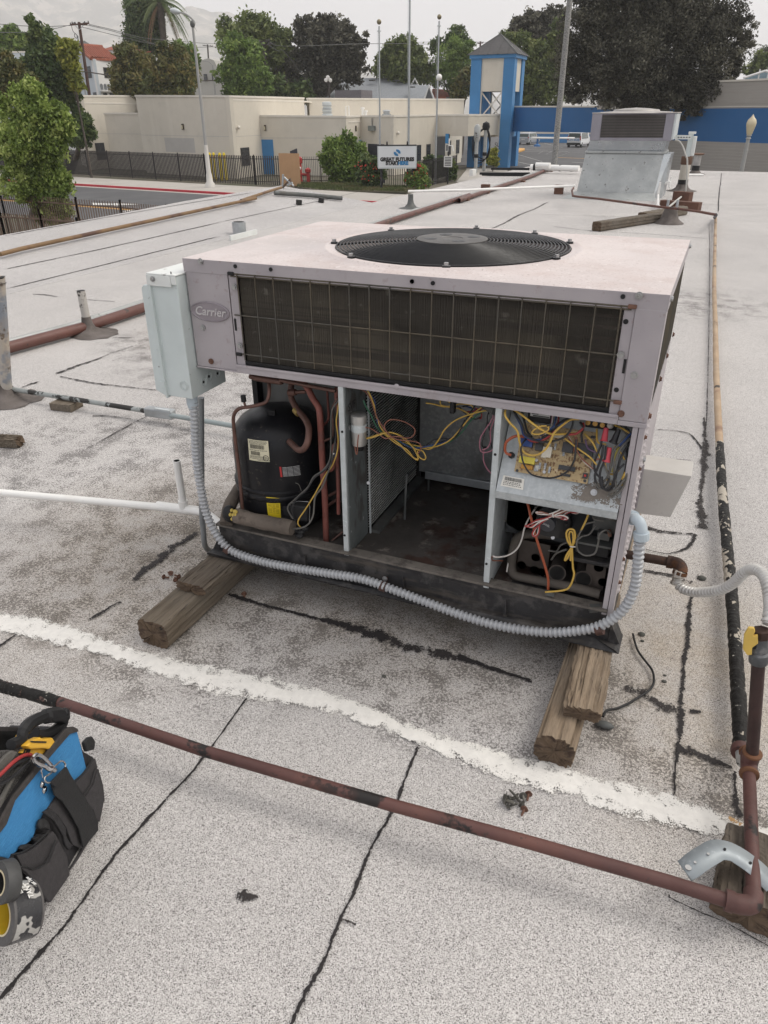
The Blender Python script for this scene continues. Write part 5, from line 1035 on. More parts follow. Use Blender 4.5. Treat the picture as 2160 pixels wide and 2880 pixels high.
# white drain pipe on the left
m_pvc = mat('white_pvc', (.80, .79, .76), .35, 0, .03, 10, [(4, 3, .58, .8, (.68, .65, .60))])
dp = thing('drain_pipe', 'white plastic drain pipe with an upright open stub joining the left side of the unit', 'pipe', (-.5, .0, .1))
tz = .13
tj = Vector((-.283,.181,.13)); MB().cyl((-1.146,-.005,.13), tj, .0135, 18).build('straight_run', m_pvc, dp)
MB().cyl(tj - Vector((.104,.016,0)), tj + Vector((.057,.009,0)), .0170, 18).build('tee', m_pvc, dp)
MB().cyl(tj, tj + Vector((0, 0, .035)), .0165, 18).build('tee_branch', m_pvc, dp)
tp = Vector((-.236,.181,.318)); MB().cyl(tj + Vector((0, 0, .02)), (tj.x, tj.y, tp.z), .0130, 18).lathe([(.013, 0), (.0105, 0.0005), (.0105, -.02)], (tj.x, tj.y, tp.z), n=18).build('stub', m_pvc, dp)
MB().tube(smooth_path([tj] + [Vector(p) for p in ((-.207,.171,.14),(-.168,.165,.14),(-.094,.125,.14),(-.038,.088,.14))] + [Vector((.01, .16, .20))], 6), .0135, 18).build('trap', m_pvc, dp)

# roof vents and conduits on the left
m_mastic = mat('grey_mastic', (.105, .09, .082), .9, 0, .25, 12, [(9, 4, .5, .7, (.16, .14, .13))], bs=30, bd=.004)
def vent(name, label, base, r, h, m, cone=.10, lean=(0, 0), ch=.12, cat='vent pipe', spread=2.4):
    t_ = thing(name, label, cat, (base[0], base[1], 0)); tp_ = (base[0] + lean[0], base[1] + lean[1], h)
    MB().tube([(base[0], base[1], 0), tp_], r, 20).build('pipe', m, t_)
    MB().lathe([(r * 1.02, -.03), (r * .8, -.03), (r * .8, 0.0005), (r * 1.02, 0.001)], tp_, n=20).build('pipe_rim', m_shroud, t_)
    b = MB(); n = 24; pr = [(spread * r + cone, .003), (spread * r + cone * .45, .012), (r * 1.9, .04), (r * 1.35, ch * .6), (r * 1.08, ch)]
    vs = []
    for i, (rr_, zz_) in enumerate(pr):
        for k in range(n):
            a = 2 * math.pi * k / n; f = 1 + (rnd.uniform(-.12, .12) if i < 2 else 0) + (.25 * math.cos(a - .3) if i == 0 else 0); vs.append((base[0] + rr_ * f * math.cos(a), base[1] + rr_ * f * math.sin(a), zz_))
    b.add(vs, [(i * n + k, i * n + (k + 1) % n, (i + 1) * n + (k + 1) % n, (i + 1) * n + k) for i in range(4) for k in range(n)], True).build('mastic_cone', m_mastic, t_); return t_
m_vp = mat('painted_vent_pipe', (.42, .40, .37), .7, 0, .12, 9, [(12, 4, .56, .60, (.04, .035, .03)), (5, 3, .5, .7, (.34, .26, .19))])
b1 = (-2.667,2.278,0); vent('roof_vent', 'short tar-spotted vent pipe in a grey mastic cone behind the reddish pipe', b1, .028, .296, m_vp, .10, (.001, 0))
b2_ = (-2.113,1.046,0); vent('roof_vent', 'tall peeling vent pipe in a mastic cone at the left edge', b2_, .032, .656, mat('peeling_pipe', (.40, .37, .33), .7, 0, .2, 6, [(5, 4, .5, .56, (.22, .24, .27)), (7, 4, .58, .62, (.06, .045, .04)), (3, 3, .5, .7, (.36, .27, .18))]), .075, (.166, 0))
cg = thing('roof_conduit', 'thin grey tar-spotted conduit with an inline metal box, left of the opened unit', 'conduit', (-1.4, 1.1, .05))
m_cg = mat('grey_conduit_tarred', (.30, .32, .31), .5, .2, .12, 10, [(13, 4, .50, .53, (.03, .028, .025))]); m_cg2 = mat('grey_conduit_clean', (.29, .33, .33), .5, .2, .08, 10)
MB().cyl((-2.07,1.068,.055), (-1.171,1.076,.055), .013, 14).build('tarred_run', m_cg, cg)
MB().box((-1.107,1.082,.055), (.16, .045, .045), .06).build('conduit_body', m_galv, cg, bevel=.006); MB().b2((-1.118,1.056,.08), (-1.03,1.069,.086)).build('body_cover', m_galv_l, cg)
MB().cyl((-1.035,1.072,.055), (-.57,1.071,.055), .0125, 14).build('clean_run', m_cg2, cg)
bk = MB().box((-1.703,1.064,.02), (.13, .10, .04), .1).build('wood_block', m_woodL, None, bevel=.003); tag(bk, 'small wooden block under the thin tar-spotted conduit', 'wood block')
beam('split brown wood scrap with broken end at the left edge of the roof', (-1.528,.592,0), (-1.71,.544,0), .06, .05, m_woodL, 21, 8, .004)
# long parallel lines behind
lp_ = ((-2.783,1.564,.05),(-2.762,1.668,.05),(-2.673,2.27,.05),(-2.675,2.931,.05),(-2.867,8.048,.05),(-2.897,12.07,.05),(-2.793,11.133,.05),(-2.847,14.27,.05),(-2.857,16.59,.05),(-2.978,19.29,.05))
m_redp = mat('red_brown_plastic_pipe', (.115, .047, .037), .5, 0, .2, 4, [(1.5, 3, .5, .7, (.13, .07, .05)), (9, 4, .6, .64, (.04, .03, .025))])
tag(MB().tube(lp_, .036, 14).build('red_pipe', m_redp, None), 'long red-brown pipe running along the roof on low sleepers, behind the unit', 'pipe')
g1 = [(p[0] - .085, p[1], .045) for p in lp_]; g2 = [(p[0] - .16, p[1], .040) for p in lp_]
m_gc = mat('galvanised_conduit', (.36, .37, .36), .45, .4, .12, 5, [(6, 4, .6, .64, (.08, .07, .06))])
gr_ = 'grey conduits beside the long red-brown pipe'
tag(MB().tube(g1, .022, 12).build('steel_conduit', m_gc, None), 'grey conduit directly beside the long red-brown pipe', 'conduit', gr_)
tag(MB().tube(g2, .020, 12).build('steel_conduit', m_gc, None), 'outer grey conduit, farther left from the long red-brown pipe', 'conduit', gr_)
for k, (a, w_) in enumerate(zip(((-1.547,13.33,0),(-2.869,13,0),(-2.896,11.64,0),(-2.893,15.78,0),(-2.971,19.12,0),(-2.978,11.885,0)), (.16, .16, .26, .26, .26, .26))):
    tag(MB().b2((a[0] - w_ / 2, a[1] - .05, .0), (a[0] + w_ / 2, a[1] + .05, .16 if k < 2 else .03)).build('pipe_sleeper', mat('redwood_block', (.12, .06, .04), .85, 0, .25, 12), None, bevel=.004),
        ('brown wooden block under the white pipe, nearest the distant unit', 'brown wooden block where the white pipe crosses the red-brown pipe', 'flat sleeper under the red-brown pipe just before the white pipe', 'flat sleeper second from the far end of the red-brown pipe', 'flat sleeper at the far end of the red-brown pipe', 'flat sleeper under the red-brown pipe behind the opened unit')[k], 'sleeper', 'wooden supports under the roof pipes')
wp = thing('white_pipe', 'thin white pipe crossing the roof from a grey cone to the distant unit', 'pipe', (-2.4, 11, .18))
MB().tube([Vector(p) for p in ((-3.574,10.779,.2),(-2.676,11.326,.2),(-2.387,11.639,.2),(-1.163,12.72,.2))], .02, 12).build('straight_run', m_pvc, wp)
a = (-3.317,10.235,0); ct = (-3.55,10.788,.2)
MB().lathe([(.19, .002), (.10, .02), (.055, .07), (.042, .13), (.042, .21)], (a[0], a[1], 0), n=24).build('lead_cone', m_galv_d, wp)
wl = ((-5.534,4.422,.1),(-5.67,6.02,.1),(-5.801,7.62,.1),(-5.97,9.85,.1))
wl = ((-5.084,3.752,.171),(-5.121,4.054,.176),(-5.192,5.492,.187),(-5.259,6.911,.196),(-5.344,8.856,.209)) + ((-5.361,8.463,.211),(-5.524,9.4,.235),(-5.645,10.156,.252))
tag(MB().tube([tuple(p) for p in wl], .022, 12).build('bronze_pipe', mat('bronze_brown_pipe', (.20, .12, .055), .6, .1, .25, 2, [(2, 3, .5, .65, (.09, .045, .03))]), None), 'rusty yellow-brown pipe running along the raised roof edge at the left', 'pipe')
tag(MB().tube([tuple(p) for p in ((-5.44,9.573,.223),(-5.033,9.999,.164),(-4.591,10.343,.099))], .035, 10).build('dark_gutter_bar', m_galv_d, None), 'dark bar lying across the far end of the raised roof edge', 'bar')
for s_, lb_ in ((((-4.87,9.279,.13),(-4.816,9.332,.122)), 'small dark block on the raised roof beyond the unit'), (((-4.769,9.845,.115),(-4.694,9.863,.104)), 'small dark bracket near the far bar on the raised roof')):
    tag(MB().bar(s_[0], s_[1], .08, .07).build('scrap_block', m_dark, None), lb_, 'scrap')
nk = (-4.266,6.694,.002); nk = thing('roof_nozzle', 'stubby grey pipe with a white metal skirt beyond the opened unit', 'vent', nk)
bz_ = WL[nk.name]; MB().tube([bz_, bz_ + Vector((0, 0, .16))], .085, 20).build('stub', m_galv, nk); MB().lathe([(.07, 0), (.07, .001)], bz_ + Vector((0, 0, .161)), n=20).build('stub_mouth', m_dark, nk)
MB().bar((-4.125,6.265,.012), (-4.121,6.866,.011), .02, .10).build('skirt', m_pale_t, nk)
m_rbr = mat('rebar_debris', (.10, .07, .05), .8, 0, .3, 10)
db = thing('antenna_base', 'tangle of bent brackets and a leaning post at the far corner of the raised roof', 'bracket', (-5.748,10.571,.217))
for s_ in (((-5.766,10.4,.206),(-5.734,10.4,.438)), ((-5.714,10.4,.39),(-5.542,10.4,.26)), ((-5.757,10.4,.23),(-5.594,10.4,.368),(-5.559,10.4,.236)), ((-5.663,10.4,.27),(-5.562,10.4,.309))):
    MB().tube([tuple(p) for p in s_], .018, 8).build('strut', m_rbr if len(s_) > 2 else m_galv, db)

# ---------------------------------------------------------------- the distant unit on its sheet-metal curb
du = thing('distant_rooftop_unit', 'smaller closed rooftop air conditioner on a sloped silver sheet metal curb, far along the roof', 'air conditioner', (-.43, 13.5, 0))
m_sil = mat('aluminised_roof_coating', (.37, .385, .38), .6, .2, .12, 3, [(6, 5, .5, .7, (.44, .45, .44)), (12, 4, .62, .68, (.18, .18, .17))], bs=6, bd=.02); m_duct = mat('bare_duct_sheet', (.42, .45, .48), .32, .75, .1, 3, [(2, 4, .5, .7, (.55, .57, .58))])
y0_ = 13.1
MB().prism([(-1.17, y0_ - .12, 0), (.17, y0_ - .12, 0), (.215, y0_ + .14, .70), (-1.12, y0_ + .14, .70)], (0, .9, 0)).build('curb_front', m_sil, du, bevel=.01)
MB().prism([(.1706, y0_ - .11, 0), (.30, y0_ + .15, 0), (.33, y0_ + .25, .70), (.2156, y0_ + .14, .70)][::-1], (0, .7, .0)).build('curb_side', m_duct, du)
MB().prism([(-1.35, y0_ - .55, .002), (.25, y0_ - .5, .002), (.18, y0_ - .121, .09), (-1.175, y0_ - .121, .09)], (0, .02, -.001)).build('mastic_skirt', m_sil, du)
MB().b2((-1.12, y0_ + .11, .7005), (.245, y0_ + .8, .745)).build('curb_cap', m_sil, du, bevel=.01)
b = MB(); b.add([(-1.10, y0_ + .13, .7455), (.22, y0_ + .13, .7455), (.235, y0_ + .07, .905), (-1.05, y0_ + .07, .905), (-1.10, y0_ + .8, .7455), (.22, y0_ + .8, .7455), (.235, y0_ + .85, .905), (-1.05, y0_ + .85, .905)], [(0, 1, 2, 3), (1, 5, 6, 2), (5, 4, 7, 6), (4, 0, 3, 7), (3, 2, 6, 7)]).build('duct_transition', m_duct, du)
m_du = mat('distant_unit_enamel', (.245, .235, .265), .55, 0, .08, 3)
zc, z1_ = .906, 1.325; y1_ = y0_
MB().b2((-1.055, y1_, zc), (-.885, y1_ + 1.0, z1_)).build('corner_panel', m_du, du, bevel=.008); MB().b2((.165, y1_, zc), (.30, y1_ + 1.0, z1_)).build('corner_panel', m_du, du, bevel=.008)
MB().b2((-.884, y1_ + .01, zc), (.164, y1_ + .04, zc + .045)).build('lower_band', m_du, du); MB().b2((-.884, y1_ + .01, z1_ - .02), (.164, y1_ + .04, z1_)).build('upper_band', m_du, du)
MB().b2((-.884, y1_ + .05, zc + .046), (.164, y1_ + .08, z1_ - .021)).build('coil', mat('distant_coil', (.075, .07, .065), .7), du)
b0 = MB().b2((-.884, y1_ + .012, zc + .052), (.164, y1_ + .045, zc + .060)).build('louvre', mat('louvre_grey', (.17, .155, .145), .6), du)
for k in range(1, 15): inst(b0, (0, 0, k * .0235))
MB().b2((.301, y1_ + .02, zc + .02), (.335, y1_ + .95, z1_ - .01)).build('side_grille', m_galv_l, du)
MB().lathe([(.66, 0), (.60, .02), (.40, .03), (.38, .055), (.2, .075), (.001, .085)], (-.38, y1_ + .5, z1_ + .0), n=36).build('fan_grille', mat('unit_top_metal', (.34, .32, .30), .5, .2), du)
MB().b2((-1.06, y1_ - .01, z1_ + .0005), (.345, y1_ + 1.0, z1_ + .012)).build('top_cover', mat('unit_top_pale', (.50, .47, .44), .6), du)
bx_ = thing('switch_box', 'pale grey switch box on a slotted bracket at the right of the distant unit', 'electrical box', (.62, 13.7, .66))
MB().b2((.545, 13.66, .645), (.625, 13.76, 1.02)).build('box_body', m_pale, bx_, bevel=.006); MB().b2((.626, 13.66, .655), (.69, 13.76, .965)).build('cover', m_pale_t, bx_, bevel=.01); MB().b2((.54, 13.655, 1.0), (.66, 13.77, 1.035)).build('hood', m_pale_t, bx_)
MB().b2((.34, 13.55, .92), (.60, 13.57, .985)).build('bracket', m_pale_t, bx_)
for k in range(5): MB().b2((.38 + k * .045, 13.545, .945), (.405 + k * .045, 13.549, .958)).build('bracket_slot', m_dark, bx_)
pc = MB().tube(smooth_path(((.351,13.4,.911),(.427,13.4,.889),(.509,13.4,.791),(.571,13.4,.668),(.606,13.4,.607),(.648,13.4,.358),(.67,13.4,.121),(.657,13.4,.056),(.651,11.961,.12),(.614,11.173,.12),(.581,10.464,.12)), 4), .015, 10).build('grey_conduit', mat('light_grey_conduit', (.42, .41, .38), .5), None); tag(pc, 'thin pale conduit dropping from the distant switch box to the roof', 'conduit')
dt = ((.278,12.57,.1),(.402,11.015,.1),(.531,10.447,.1)); tag(MB().tube([(dt[0][0], dt[0][1], .3), tuple(dt[0]), tuple(dt[1]), tuple(dt[2])], .018, 10).build('condensate_pipe', m_pvc, None), 'white condensate pipe at the right foot of the distant unit', 'pipe')
a = (.366,13.3,.248); tag(MB().tube(smooth_path([(a[0] - .1, a[1], a[2] - .06), (a[0] - .03, a[1], a[2]), (a[0] + .02, a[1], a[2] + .01), (a[0] + .02, a[1], a[2] - .07)], 4), .02, 10).tube([(a[0] + .03, a[1] + .05, a[2] - .1), (a[0] + .03, a[1] + .05, a[2] + .09)], .01, 8).build('trap_pipe', m_pvc, None), 'small white drain trap on the right side of the distant unit', 'pipe')
m_vc = mat('vent_cream', (.50, .47, .41), .7, 0, .08, 5); m_vr = mat('vent_rust', (.13, .075, .05), .8, 0, .3, 8)
a = (.539,14.73,0); v_ = thing('flue_vent', 'cream flue pipe with a rusty rim just right of the distant unit', 'vent', a)
MB().tube([(a[0], a[1], 0), (a[0] + .0, a[1], .56)], .088, 24).build('pipe', m_vc, v_); MB().lathe([(.092, .46), (.102, .48), (.102, .60), (.09, .60), (.088, .56)], (a[0], a[1], 0), n=24).build('rusty_band', m_vr, v_); MB().lathe([(.001, .595), (.09, .595)], (a[0], a[1], 0), n=20).build('cap', m_vr, v_)
MB().lathe([(.092, .20), (.094, .0)], (a[0], a[1], 0), n=24).build('tar_band', m_black, v_); MB().lathe([(.28, .003), (.18, .02), (.12, .06), (.098, .12)], (a[0], a[1], 0), n=24).build('mastic_cone', m_mastic, v_)
a = (.572,19.35,0); v_ = thing('capped_vent', 'grey vent with a flat rusty cap behind the wide flue pipe', 'vent', a)
MB().tube([(a[0], a[1], 0), (a[0], a[1], .42)], .085, 20).build('pipe', mat('vent_grey', (.30, .29, .28), .7), v_); MB().lathe([(.13, .46), (.15, .45), (.12, .42)], (a[0], a[1], 0), n=24).build('flat_cap', m_vr, v_); MB().lathe([(.088, .19), (.089, .0)], (a[0], a[1], 0), n=20).build('tar_band', m_black, v_)
MB().lathe([(.25, .003), (.14, .03), (.095, .08)], (a[0], a[1], 0), n=20).build('mastic_cone', m_mastic, v_)
ws_ = MB().box((.53, 18.83, .02), (.5, .3, .03), .3).build('white_flashing', m_pvc, None, bevel=.01); tag(ws_, 'loose white flashing scrap at the foot of the capped vent', 'scrap')
a = (.667,9.748,0); v_ = thing('pitch_pocket', 'dark mastic cone with pipe stubs in front of the distant unit', 'vent', a)
MB().lathe([(.20, .003), (.12, .06), (.095, .14), (.08, .20), (.001, .21)], (a[0], a[1], 0), n=20).build('mastic_cone', m_mastic, v_)
for dx in (-.05, .07): MB().tube([(a[0] + dx, a[1], .1), (a[0] + dx, a[1], .30)], .018, 10).build('stub', m_galv, v_)
m_chan = mat('rusty_channel', (.10, .048, .032), .85, 0, .25, 6)
a, b_ = (.54,12.58,0), (.806,12.43,0)
tag(MB().bar((a[0], a[1], .09), (b_[0], b_[1], .09), .12, .17).build('rusty_channel', m_chan, None, bevel=.005), 'rusty steel channel lying behind the longer channel by the distant unit', 'steel channel')
a, b_ = (.419,11.531,0), (.996,11.322,0)
tag(MB().bar((a[0], a[1], .07), (b_[0], b_[1], .07), .14, .12).build('rusty_channel', m_chan, None, bevel=.005), 'longer rusty steel channel nearest the dark mastic cone', 'steel channel')
beam('long weathered timber pointing to the lower left in front of the distant unit', (-.137,8.635,0), (.626,10.125,0), .14, .115, m_woodD, 31, 4, .003)
beam('second weathered timber behind the long one in front of the distant unit', (.313,9.782,0), (.782,10.85,0), .15, .12, m_woodL, 32, 4, .003)
# conduit rack at the far roof edge
wr = thing('pipe_rack', 'two fat white pipes strapped together at the far roof edge behind the distant unit', 'pipe', (-3, 20.2, .02))
MB().cyl((-3.293,18.58,.13), (-2.053,18.36,.13), .07, 14).build('lower_pipe', m_pvc, wr); MB().cyl((-2.852,17.14,.26), (-2.512,17.1,.26), .06, 14).build('upper_pipe', m_pvc, wr)
for x in (840, 900, 945, 1040, 1130): pass
for a in ((-3.191,18.56,.13),(-2.997,18.57,.13),(-2.851,18.56,.13),(-2.526,18.46,.13),(-2.241,18.45,.13)): MB().cyl((a[0] - .03, a[1], a[2]), (a[0] + .03, a[1], a[2]), .078, 14).build('pipe_clamp', m_black, wr)
fr_ = thing('roof_rail', 'low black metal frame at the left of the far roof edge', 'frame', (-3.777,19.11,0))
for s_ in (((-3.784,16.62,.2),(-2.908,16.75,.2)), ((-4.181,17.06,.06),(-3.053,17.43,.06)), ((-4.157,17.19,.03),(-3.067,17.37,.03))): MB().bar(s_[0], s_[1], .05, .05).build('bar', m_black, fr_)
MB().b2((-4.354,17.06,0), (-4.439, 17.36, .14)).build('white_base', m_pvc, fr_)
for (x0_, yb, yt, lb_, hx) in ((378, 1345, 1000, 'left of two galvanised service masts in front of the blue tower', 400), (443, 1330, 985, 'right service mast, with a black weatherhead, in front of the blue tower', 463)):
    a = (-4.601,18.11,0) if x0_ == 378 else (-4.595,18.85,0); tpz = (-4.584,18.11,1) if x0_ == 378 else (-4.59,18.85,1.031)
    t_ = thing('service_mast', lb_, 'mast', a); MB().tube([(a[0], a[1], 0), (a[0], a[1], tpz[2])], .045, 14).build('pipe', m_gc, t_)
    if x0_ == 378: MB().lathe([(.001, .10), (.05, .08), (.08, .02), (.08, -.22), (.05, -.3)], (a[0], a[1], tpz[2]), n=16).build('head', m_gc, t_)
    else:
        MB().lathe([(.001, .12), (.08, .08), (.10, 0), (.08, -.08)], (a[0], a[1], tpz[2]), n=16).build('weatherhead', m_black, t_)
        for k in range(3): MB().tube(smooth_path([(a[0] + .02, a[1] - .05, tpz[2]), (a[0] - .22 - .04 * k, a[1] - .1, tpz[2] - .25), (a[0] - .24, a[1] - .1, tpz[2] - .6 - .1 * k), (a[0] + .05, a[1] - .1, tpz[2] - .75), (a[0] + .16, a[1] - .1, tpz[2] - .5 + .1 * k), (a[0] + .03, a[1] - .05, tpz[2] + .02)], 5), .012, 6).build('drip_loop', m_black, t_)
    MB().lathe([(.058, 0), (.058, .08)], (a[0], a[1], tpz[2] * .35), n=14).build('coupling', m_black, t_)

# ================================================================ street, yards and buildings beyond the roof
G0 = -3.2
m_grd = mat('dry_ground', (.13, .115, .085), .95, 0, .3, .05, [(.3, 4, .5, .7, (.09, .10, .05))]); m_asph = mat('asphalt', (.085, .085, .088), .9, 0, .12, .15, [(1.2, 4, .55, .75, (.065, .065, .068)), (.4, 3, .5, .8, (.11, .11, .11))])
m_conc = mat('sidewalk_concrete', (.40, .375, .34), .9, 0, .1, .4, [(2, 4, .6, .75, (.32, .30, .27))]); m_redk = mat('red_kerb_paint', (.42, .025, .04), .6, 0, .15, 2); m_line = mat('road_paint_white', (.62, .61, .58), .7, 0, .1, 3); m_oline = mat('road_paint_yellow', (.62, .33, .08), .7, 0, .1, 3)
def sheet(name, pts, z, m, kind='structure', t=.03): 
    o = MB().prism([(p[0], p[1], z - t) for p in pts][::1], (0, 0, t)).build(name, m)
    if kind: o['kind'] = kind
    return o
NSEG = 40
gv = [(0, 0, 0)]
sheet('ground', [(-4200, -300), (1800, -300), (1800, 6000), (-4200, 6000)], G0 - .02, m_grd)
ky = lambda x: 41.1 + (-27.5 - x) * .148
sheet('road', [(-160, ky(-160)), (-160, 27 + .148 * 130), (30, 24), (30, ky(30))][::-1] if False else [(-160, 46), (30, 20), (30, ky(30)), (-160, ky(-160))], G0 + .004, m_asph)
sheet('sidewalk', [(-160, ky(-160) + .16), (20, ky(20) + .16), (20, ky(20) + 4.2), (-160, ky(-160) + 4.8)], G0 + .13, m_conc, t=.14)
MB().prism([(-160, ky(-160), G0 - .01), (-14, ky(-14), G0 - .01), (-14, ky(-14) + .155, G0 - .01), (-160, ky(-160) + .155, G0 - .01)], (0, 0, .15)).build('kerb', m_redk, kind='structure')
sheet('gutter', [(-160, ky(-160) - .5), (20, ky(20) - .5), (20, ky(20) - .005), (-160, ky(-160) - .005)], G0 + .012, m_conc, t=.006)
sheet('parking_lot', [(-60, 84), (30, 60), (60, 190), (-60, 190)], G0 + .004, m_asph); sheet('path', ((-17.06,55.27,-3.2),(-20.34,68.27,-3.2),(-20.86,69.95,-3.2),(-17.15,71.12,-3.2),(-13.98,55.84,-3.2),(-16.84,54.87,-3.2)), G0 + .008, m_conc)
mk = thing('road_marking', 'yellow double centre line and white arrow painted on the street at the left', 'road marking', (-35, 33, G0 + .01))
o1, o2 = Vector((-39.96,33.64,-3.2)), Vector((-27.91,32.1,-3.2)); o3 = o1 - (o2 - o1) * 2; mkm = MB()
for k in range(2): 
    d_ = Vector((0, .22 * k, 0)); MB().prism([tuple(q + Vector((0, 0, G0 + .009 - q.z))) for q in (o3 + d_, o2 + d_, o2 + d_ + Vector((0, .12, 0)), o3 + d_ + Vector((0, .12, 0)))], (0, 0, .004)).build('centre_line', m_oline, mk)
ar = ((-31.83,33.48,-3.2),(-32.66,34.39,-3.2),(-31.09,34.43,-3.2),(-31.32,34.7,-3.2),(-29.51,34.74,-3.2),(-30.47,33.71,-3.2),(-30.69,33.97,-3.2))
MB().prism([(p[0], p[1], G0 + .009) for p in ar][::-1], (0, 0, .004)).build('arrow', m_line, mk)
for k in range(7):
    a = Vector((-28.07,32.42,-3.2)) + Vector((k * .45, 0, 0)); MB().b2((a.x, a.y - .9, G0 + .009), (a.x + .22, a.y + .3, G0 + .013)).build('crosswalk_bar', m_line, mk)
# parking bay lines
pk = thing('parking_lines', 'white bay lines and a yellow edge line painted on the parking lot behind the tower', 'road marking', (-18, 95, G0 + .01))
for a, b_ in (((-23.38,103.22,-3.2),(-18,104.67,-3.2)),((-22.73,96.47,-3.2),(-16.47,82.19,-3.2)),((-19.29,82.06,-3.2),(-16.2,76.31,-3.2)),((-24.69,108.67,-3.2),(-21.28,107.58,-3.2)),((-20.53,98.73,-3.2),(-21.46,105.6,-3.2)),((-19.3,97.43,-3.2),(-20.05,104.12,-3.2)),((-16.95,93.44,-3.2),(-17.52,103,-3.2)),((-28.93,129.11,-3.2),(-25.02,117.28,-3.2)),((-27.04,132.4,-3.2),(-20.85,116.05,-3.2)),((-18.44,101.01,-3.2),(-18.53,102.73,-3.2)),((-13.42,82.18,-3.2),(-11.779,80.87,-3.2))):
    MB().prism([(a[0], a[1] - .07, G0 + .009), (b_[0], b_[1] - .07, G0 + .009), (b_[0], b_[1] + .07, G0 + .009), (a[0], a[1] + .07, G0 + .009)], (0, 0, .004)).build('bay_line', m_line, pk)
a, b_ = (-16.55,90.66,-3.2), (-13.11,88.94,-3.2); MB().prism([(a[0], a[1] - .15, G0 + .009), (b_[0], b_[1] - .15, G0 + .009), (b_[0], b_[1] + .15, G0 + .009), (a[0], a[1] + .15, G0 + .009)], (0, 0, .004)).build('edge_line', m_oline, pk)
isl = ((-26.71,108.14,-3.2),(-26.18,110.35,-3.2),(-24.87,109.44,-3.2),(-24.03,106.07,-3.2),(-23.03,96.38,-3.2),(-23.63,96.22,-3.2))
MB().prism([(p[0], p[1], G0 + .01) for p in isl][::-1], (0, 0, .15)).build('kerb', m_oline, kind='structure')

# walls ----------------------------------------------------------------
m_stu = mat('cream_stucco', (.61, .565, .485), .92, 0, .05, .5, [(1.2, 4, .55, .8, (.54, .50, .43)), (.5, 3, .55, .8, (.66, .62, .54), (2, 2, .4))]); m_cap = mat('parapet_cap', (.68, .64, .57), .8, 0, .05, 1); m_stu2 = mat('patched_stucco', (.46, .44, .41), .9, 0, .06, 1)
m_blue = mat('blue_paint', (.045, .20, .43), .55, 0, .08, .6); m_blue2 = mat('dark_blue_paint', (.020, .12, .31), .6, 0, .05, .5); m_win = mat('dark_window', (.03, .033, .037), .15, 0, .2, 2); m_wfr = mat('window_frame_black', (.02, .02, .022), .5); m_irn = mat('wrought_iron', (.028, .024, .024), .55, 0, .2, 3); m_irnr = mat('rusting_iron', (.13, .085, .062), .75, 0, .35, 1.5)
def away(A, B, t):
    d = (Vector(B) - Vector(A)); n = Vector((-d.y, d.x, 0)).normalized(); c = (Vector(A) + Vector(B)) / 2 - cam.location
    if n.dot(c) < 0: n = -n
    return n * t
def wall(par, A, B, zb, m=None, t=.35, cap=.14, name='wall'):
    A, B = Vector(A), Vector(B); e = away(A, B, t)
    P = [(A.x, A.y, zb), (B.x, B.y, zb), (B.x, B.y, B.z), (A.x, A.y, A.z)]
    w = MB().prism(P, e).build(name, m or m_stu, par)
    if cap:
        d = (B - A).normalized() * .03; u = -away(A, B, .05); MB().prism([tuple(A - d + u + Vector((0, 0, .003))), tuple(B + d + u + Vector((0, 0, .003))), tuple(B + d + u + Vector((0, 0, cap))), tuple(A - d + u + Vector((0, 0, cap)))], e + away(A, B, .1)).build('parapet_cap', m_cap, par)
    return w
def onwall(A, B, u, z, off=.02):
    A, B = Vector(A), Vector(B); p = A.lerp(B, u) - away(A, B, off); return Vector((p.x, p.y, z))
def wallbox(par, A, B, u0, u1, z0, z1, m, name, th=.06, bars=0, off=.0):
    A, B = Vector(A), Vector(B); e = -away(A, B, th); p, q = A.lerp(B, u0) - away(A, B, off + .003), A.lerp(B, u1) - away(A, B, off + .003)
    o = MB().prism([(p.x, p.y, z0), (q.x, q.y, z0), (q.x, q.y, z1), (p.x, p.y, z1)], e).build(name, m, par); return o
def window(par, A, B, u0, u1, z0, z1, fr=None, fw=.08):
    L_ = (Vector(B) - Vector(A)).length; f = wallbox(par, A, B, u0, u1, z0, z1, fr or m_wfr, 'window', .03)
    um = (u0 + u1) / 2; du_ = fw / L_
    for a, b_ in ((u0 + du_, um - du_ / 2), (um + du_ / 2, u1 - du_)):
        for c_, d_ in ((z0 + fw, (z0 + z1) / 2 - fw / 3), ((z0 + z1) / 2 + fw / 3, z1 - fw)): wallbox(f, A, B, a, b_, c_, d_, m_win, 'pane', .012, off=.031)
    return f
cb_ = thing('clubhouse_building', 'long low cream stucco building with zigzag walls and a blue door across the street', 'building', (-35.69,54.34,2.481))
WP = dict(a=(-60.36,63.36,2.825), b=(-53.74,57.49,2.778), c=(-54.18,66,2.894), d=(-46.07,55.88,2.666), e=(-34.57,52.65,2.447), f=(-35.07,65.48,2.479),
    g=(-37.5,70.97,2.539), h=(-26.59,86.52,2.512), l=(-52.59,59.07,1.371), m=(-48.32,58.72,1.352),
    i=(-35.71,57.05,1.133), j=(-27.29,57.93,1.021), k=(-27.47,61.12,1.043), n=(-24.02,59.88,1.039), o=(-22.97,67.4,1.07), p=(-19.82,66.57,1.062))
w = WP
wall(cb_, w['a'], w['b'], G0); wall(cb_, w['b'], w['c'], G0); wall(cb_, w['d'], w['e'], G0); wall(cb_, w['e'], w['f'], G0); wall(cb_, w['g'], w['h'], G0, t=.5)
wall(cb_, w['l'], w['m'], G0); wall(cb_, w['i'], w['j'], G0); wall(cb_, w['j'], w['k'], G0); wall(cb_, w['k'], w['n'], G0); wall(cb_, w['n'], w['o'], G0)
zcn = -.469; wall(cb_, w['o'], w['p'], zcn, t=6); 
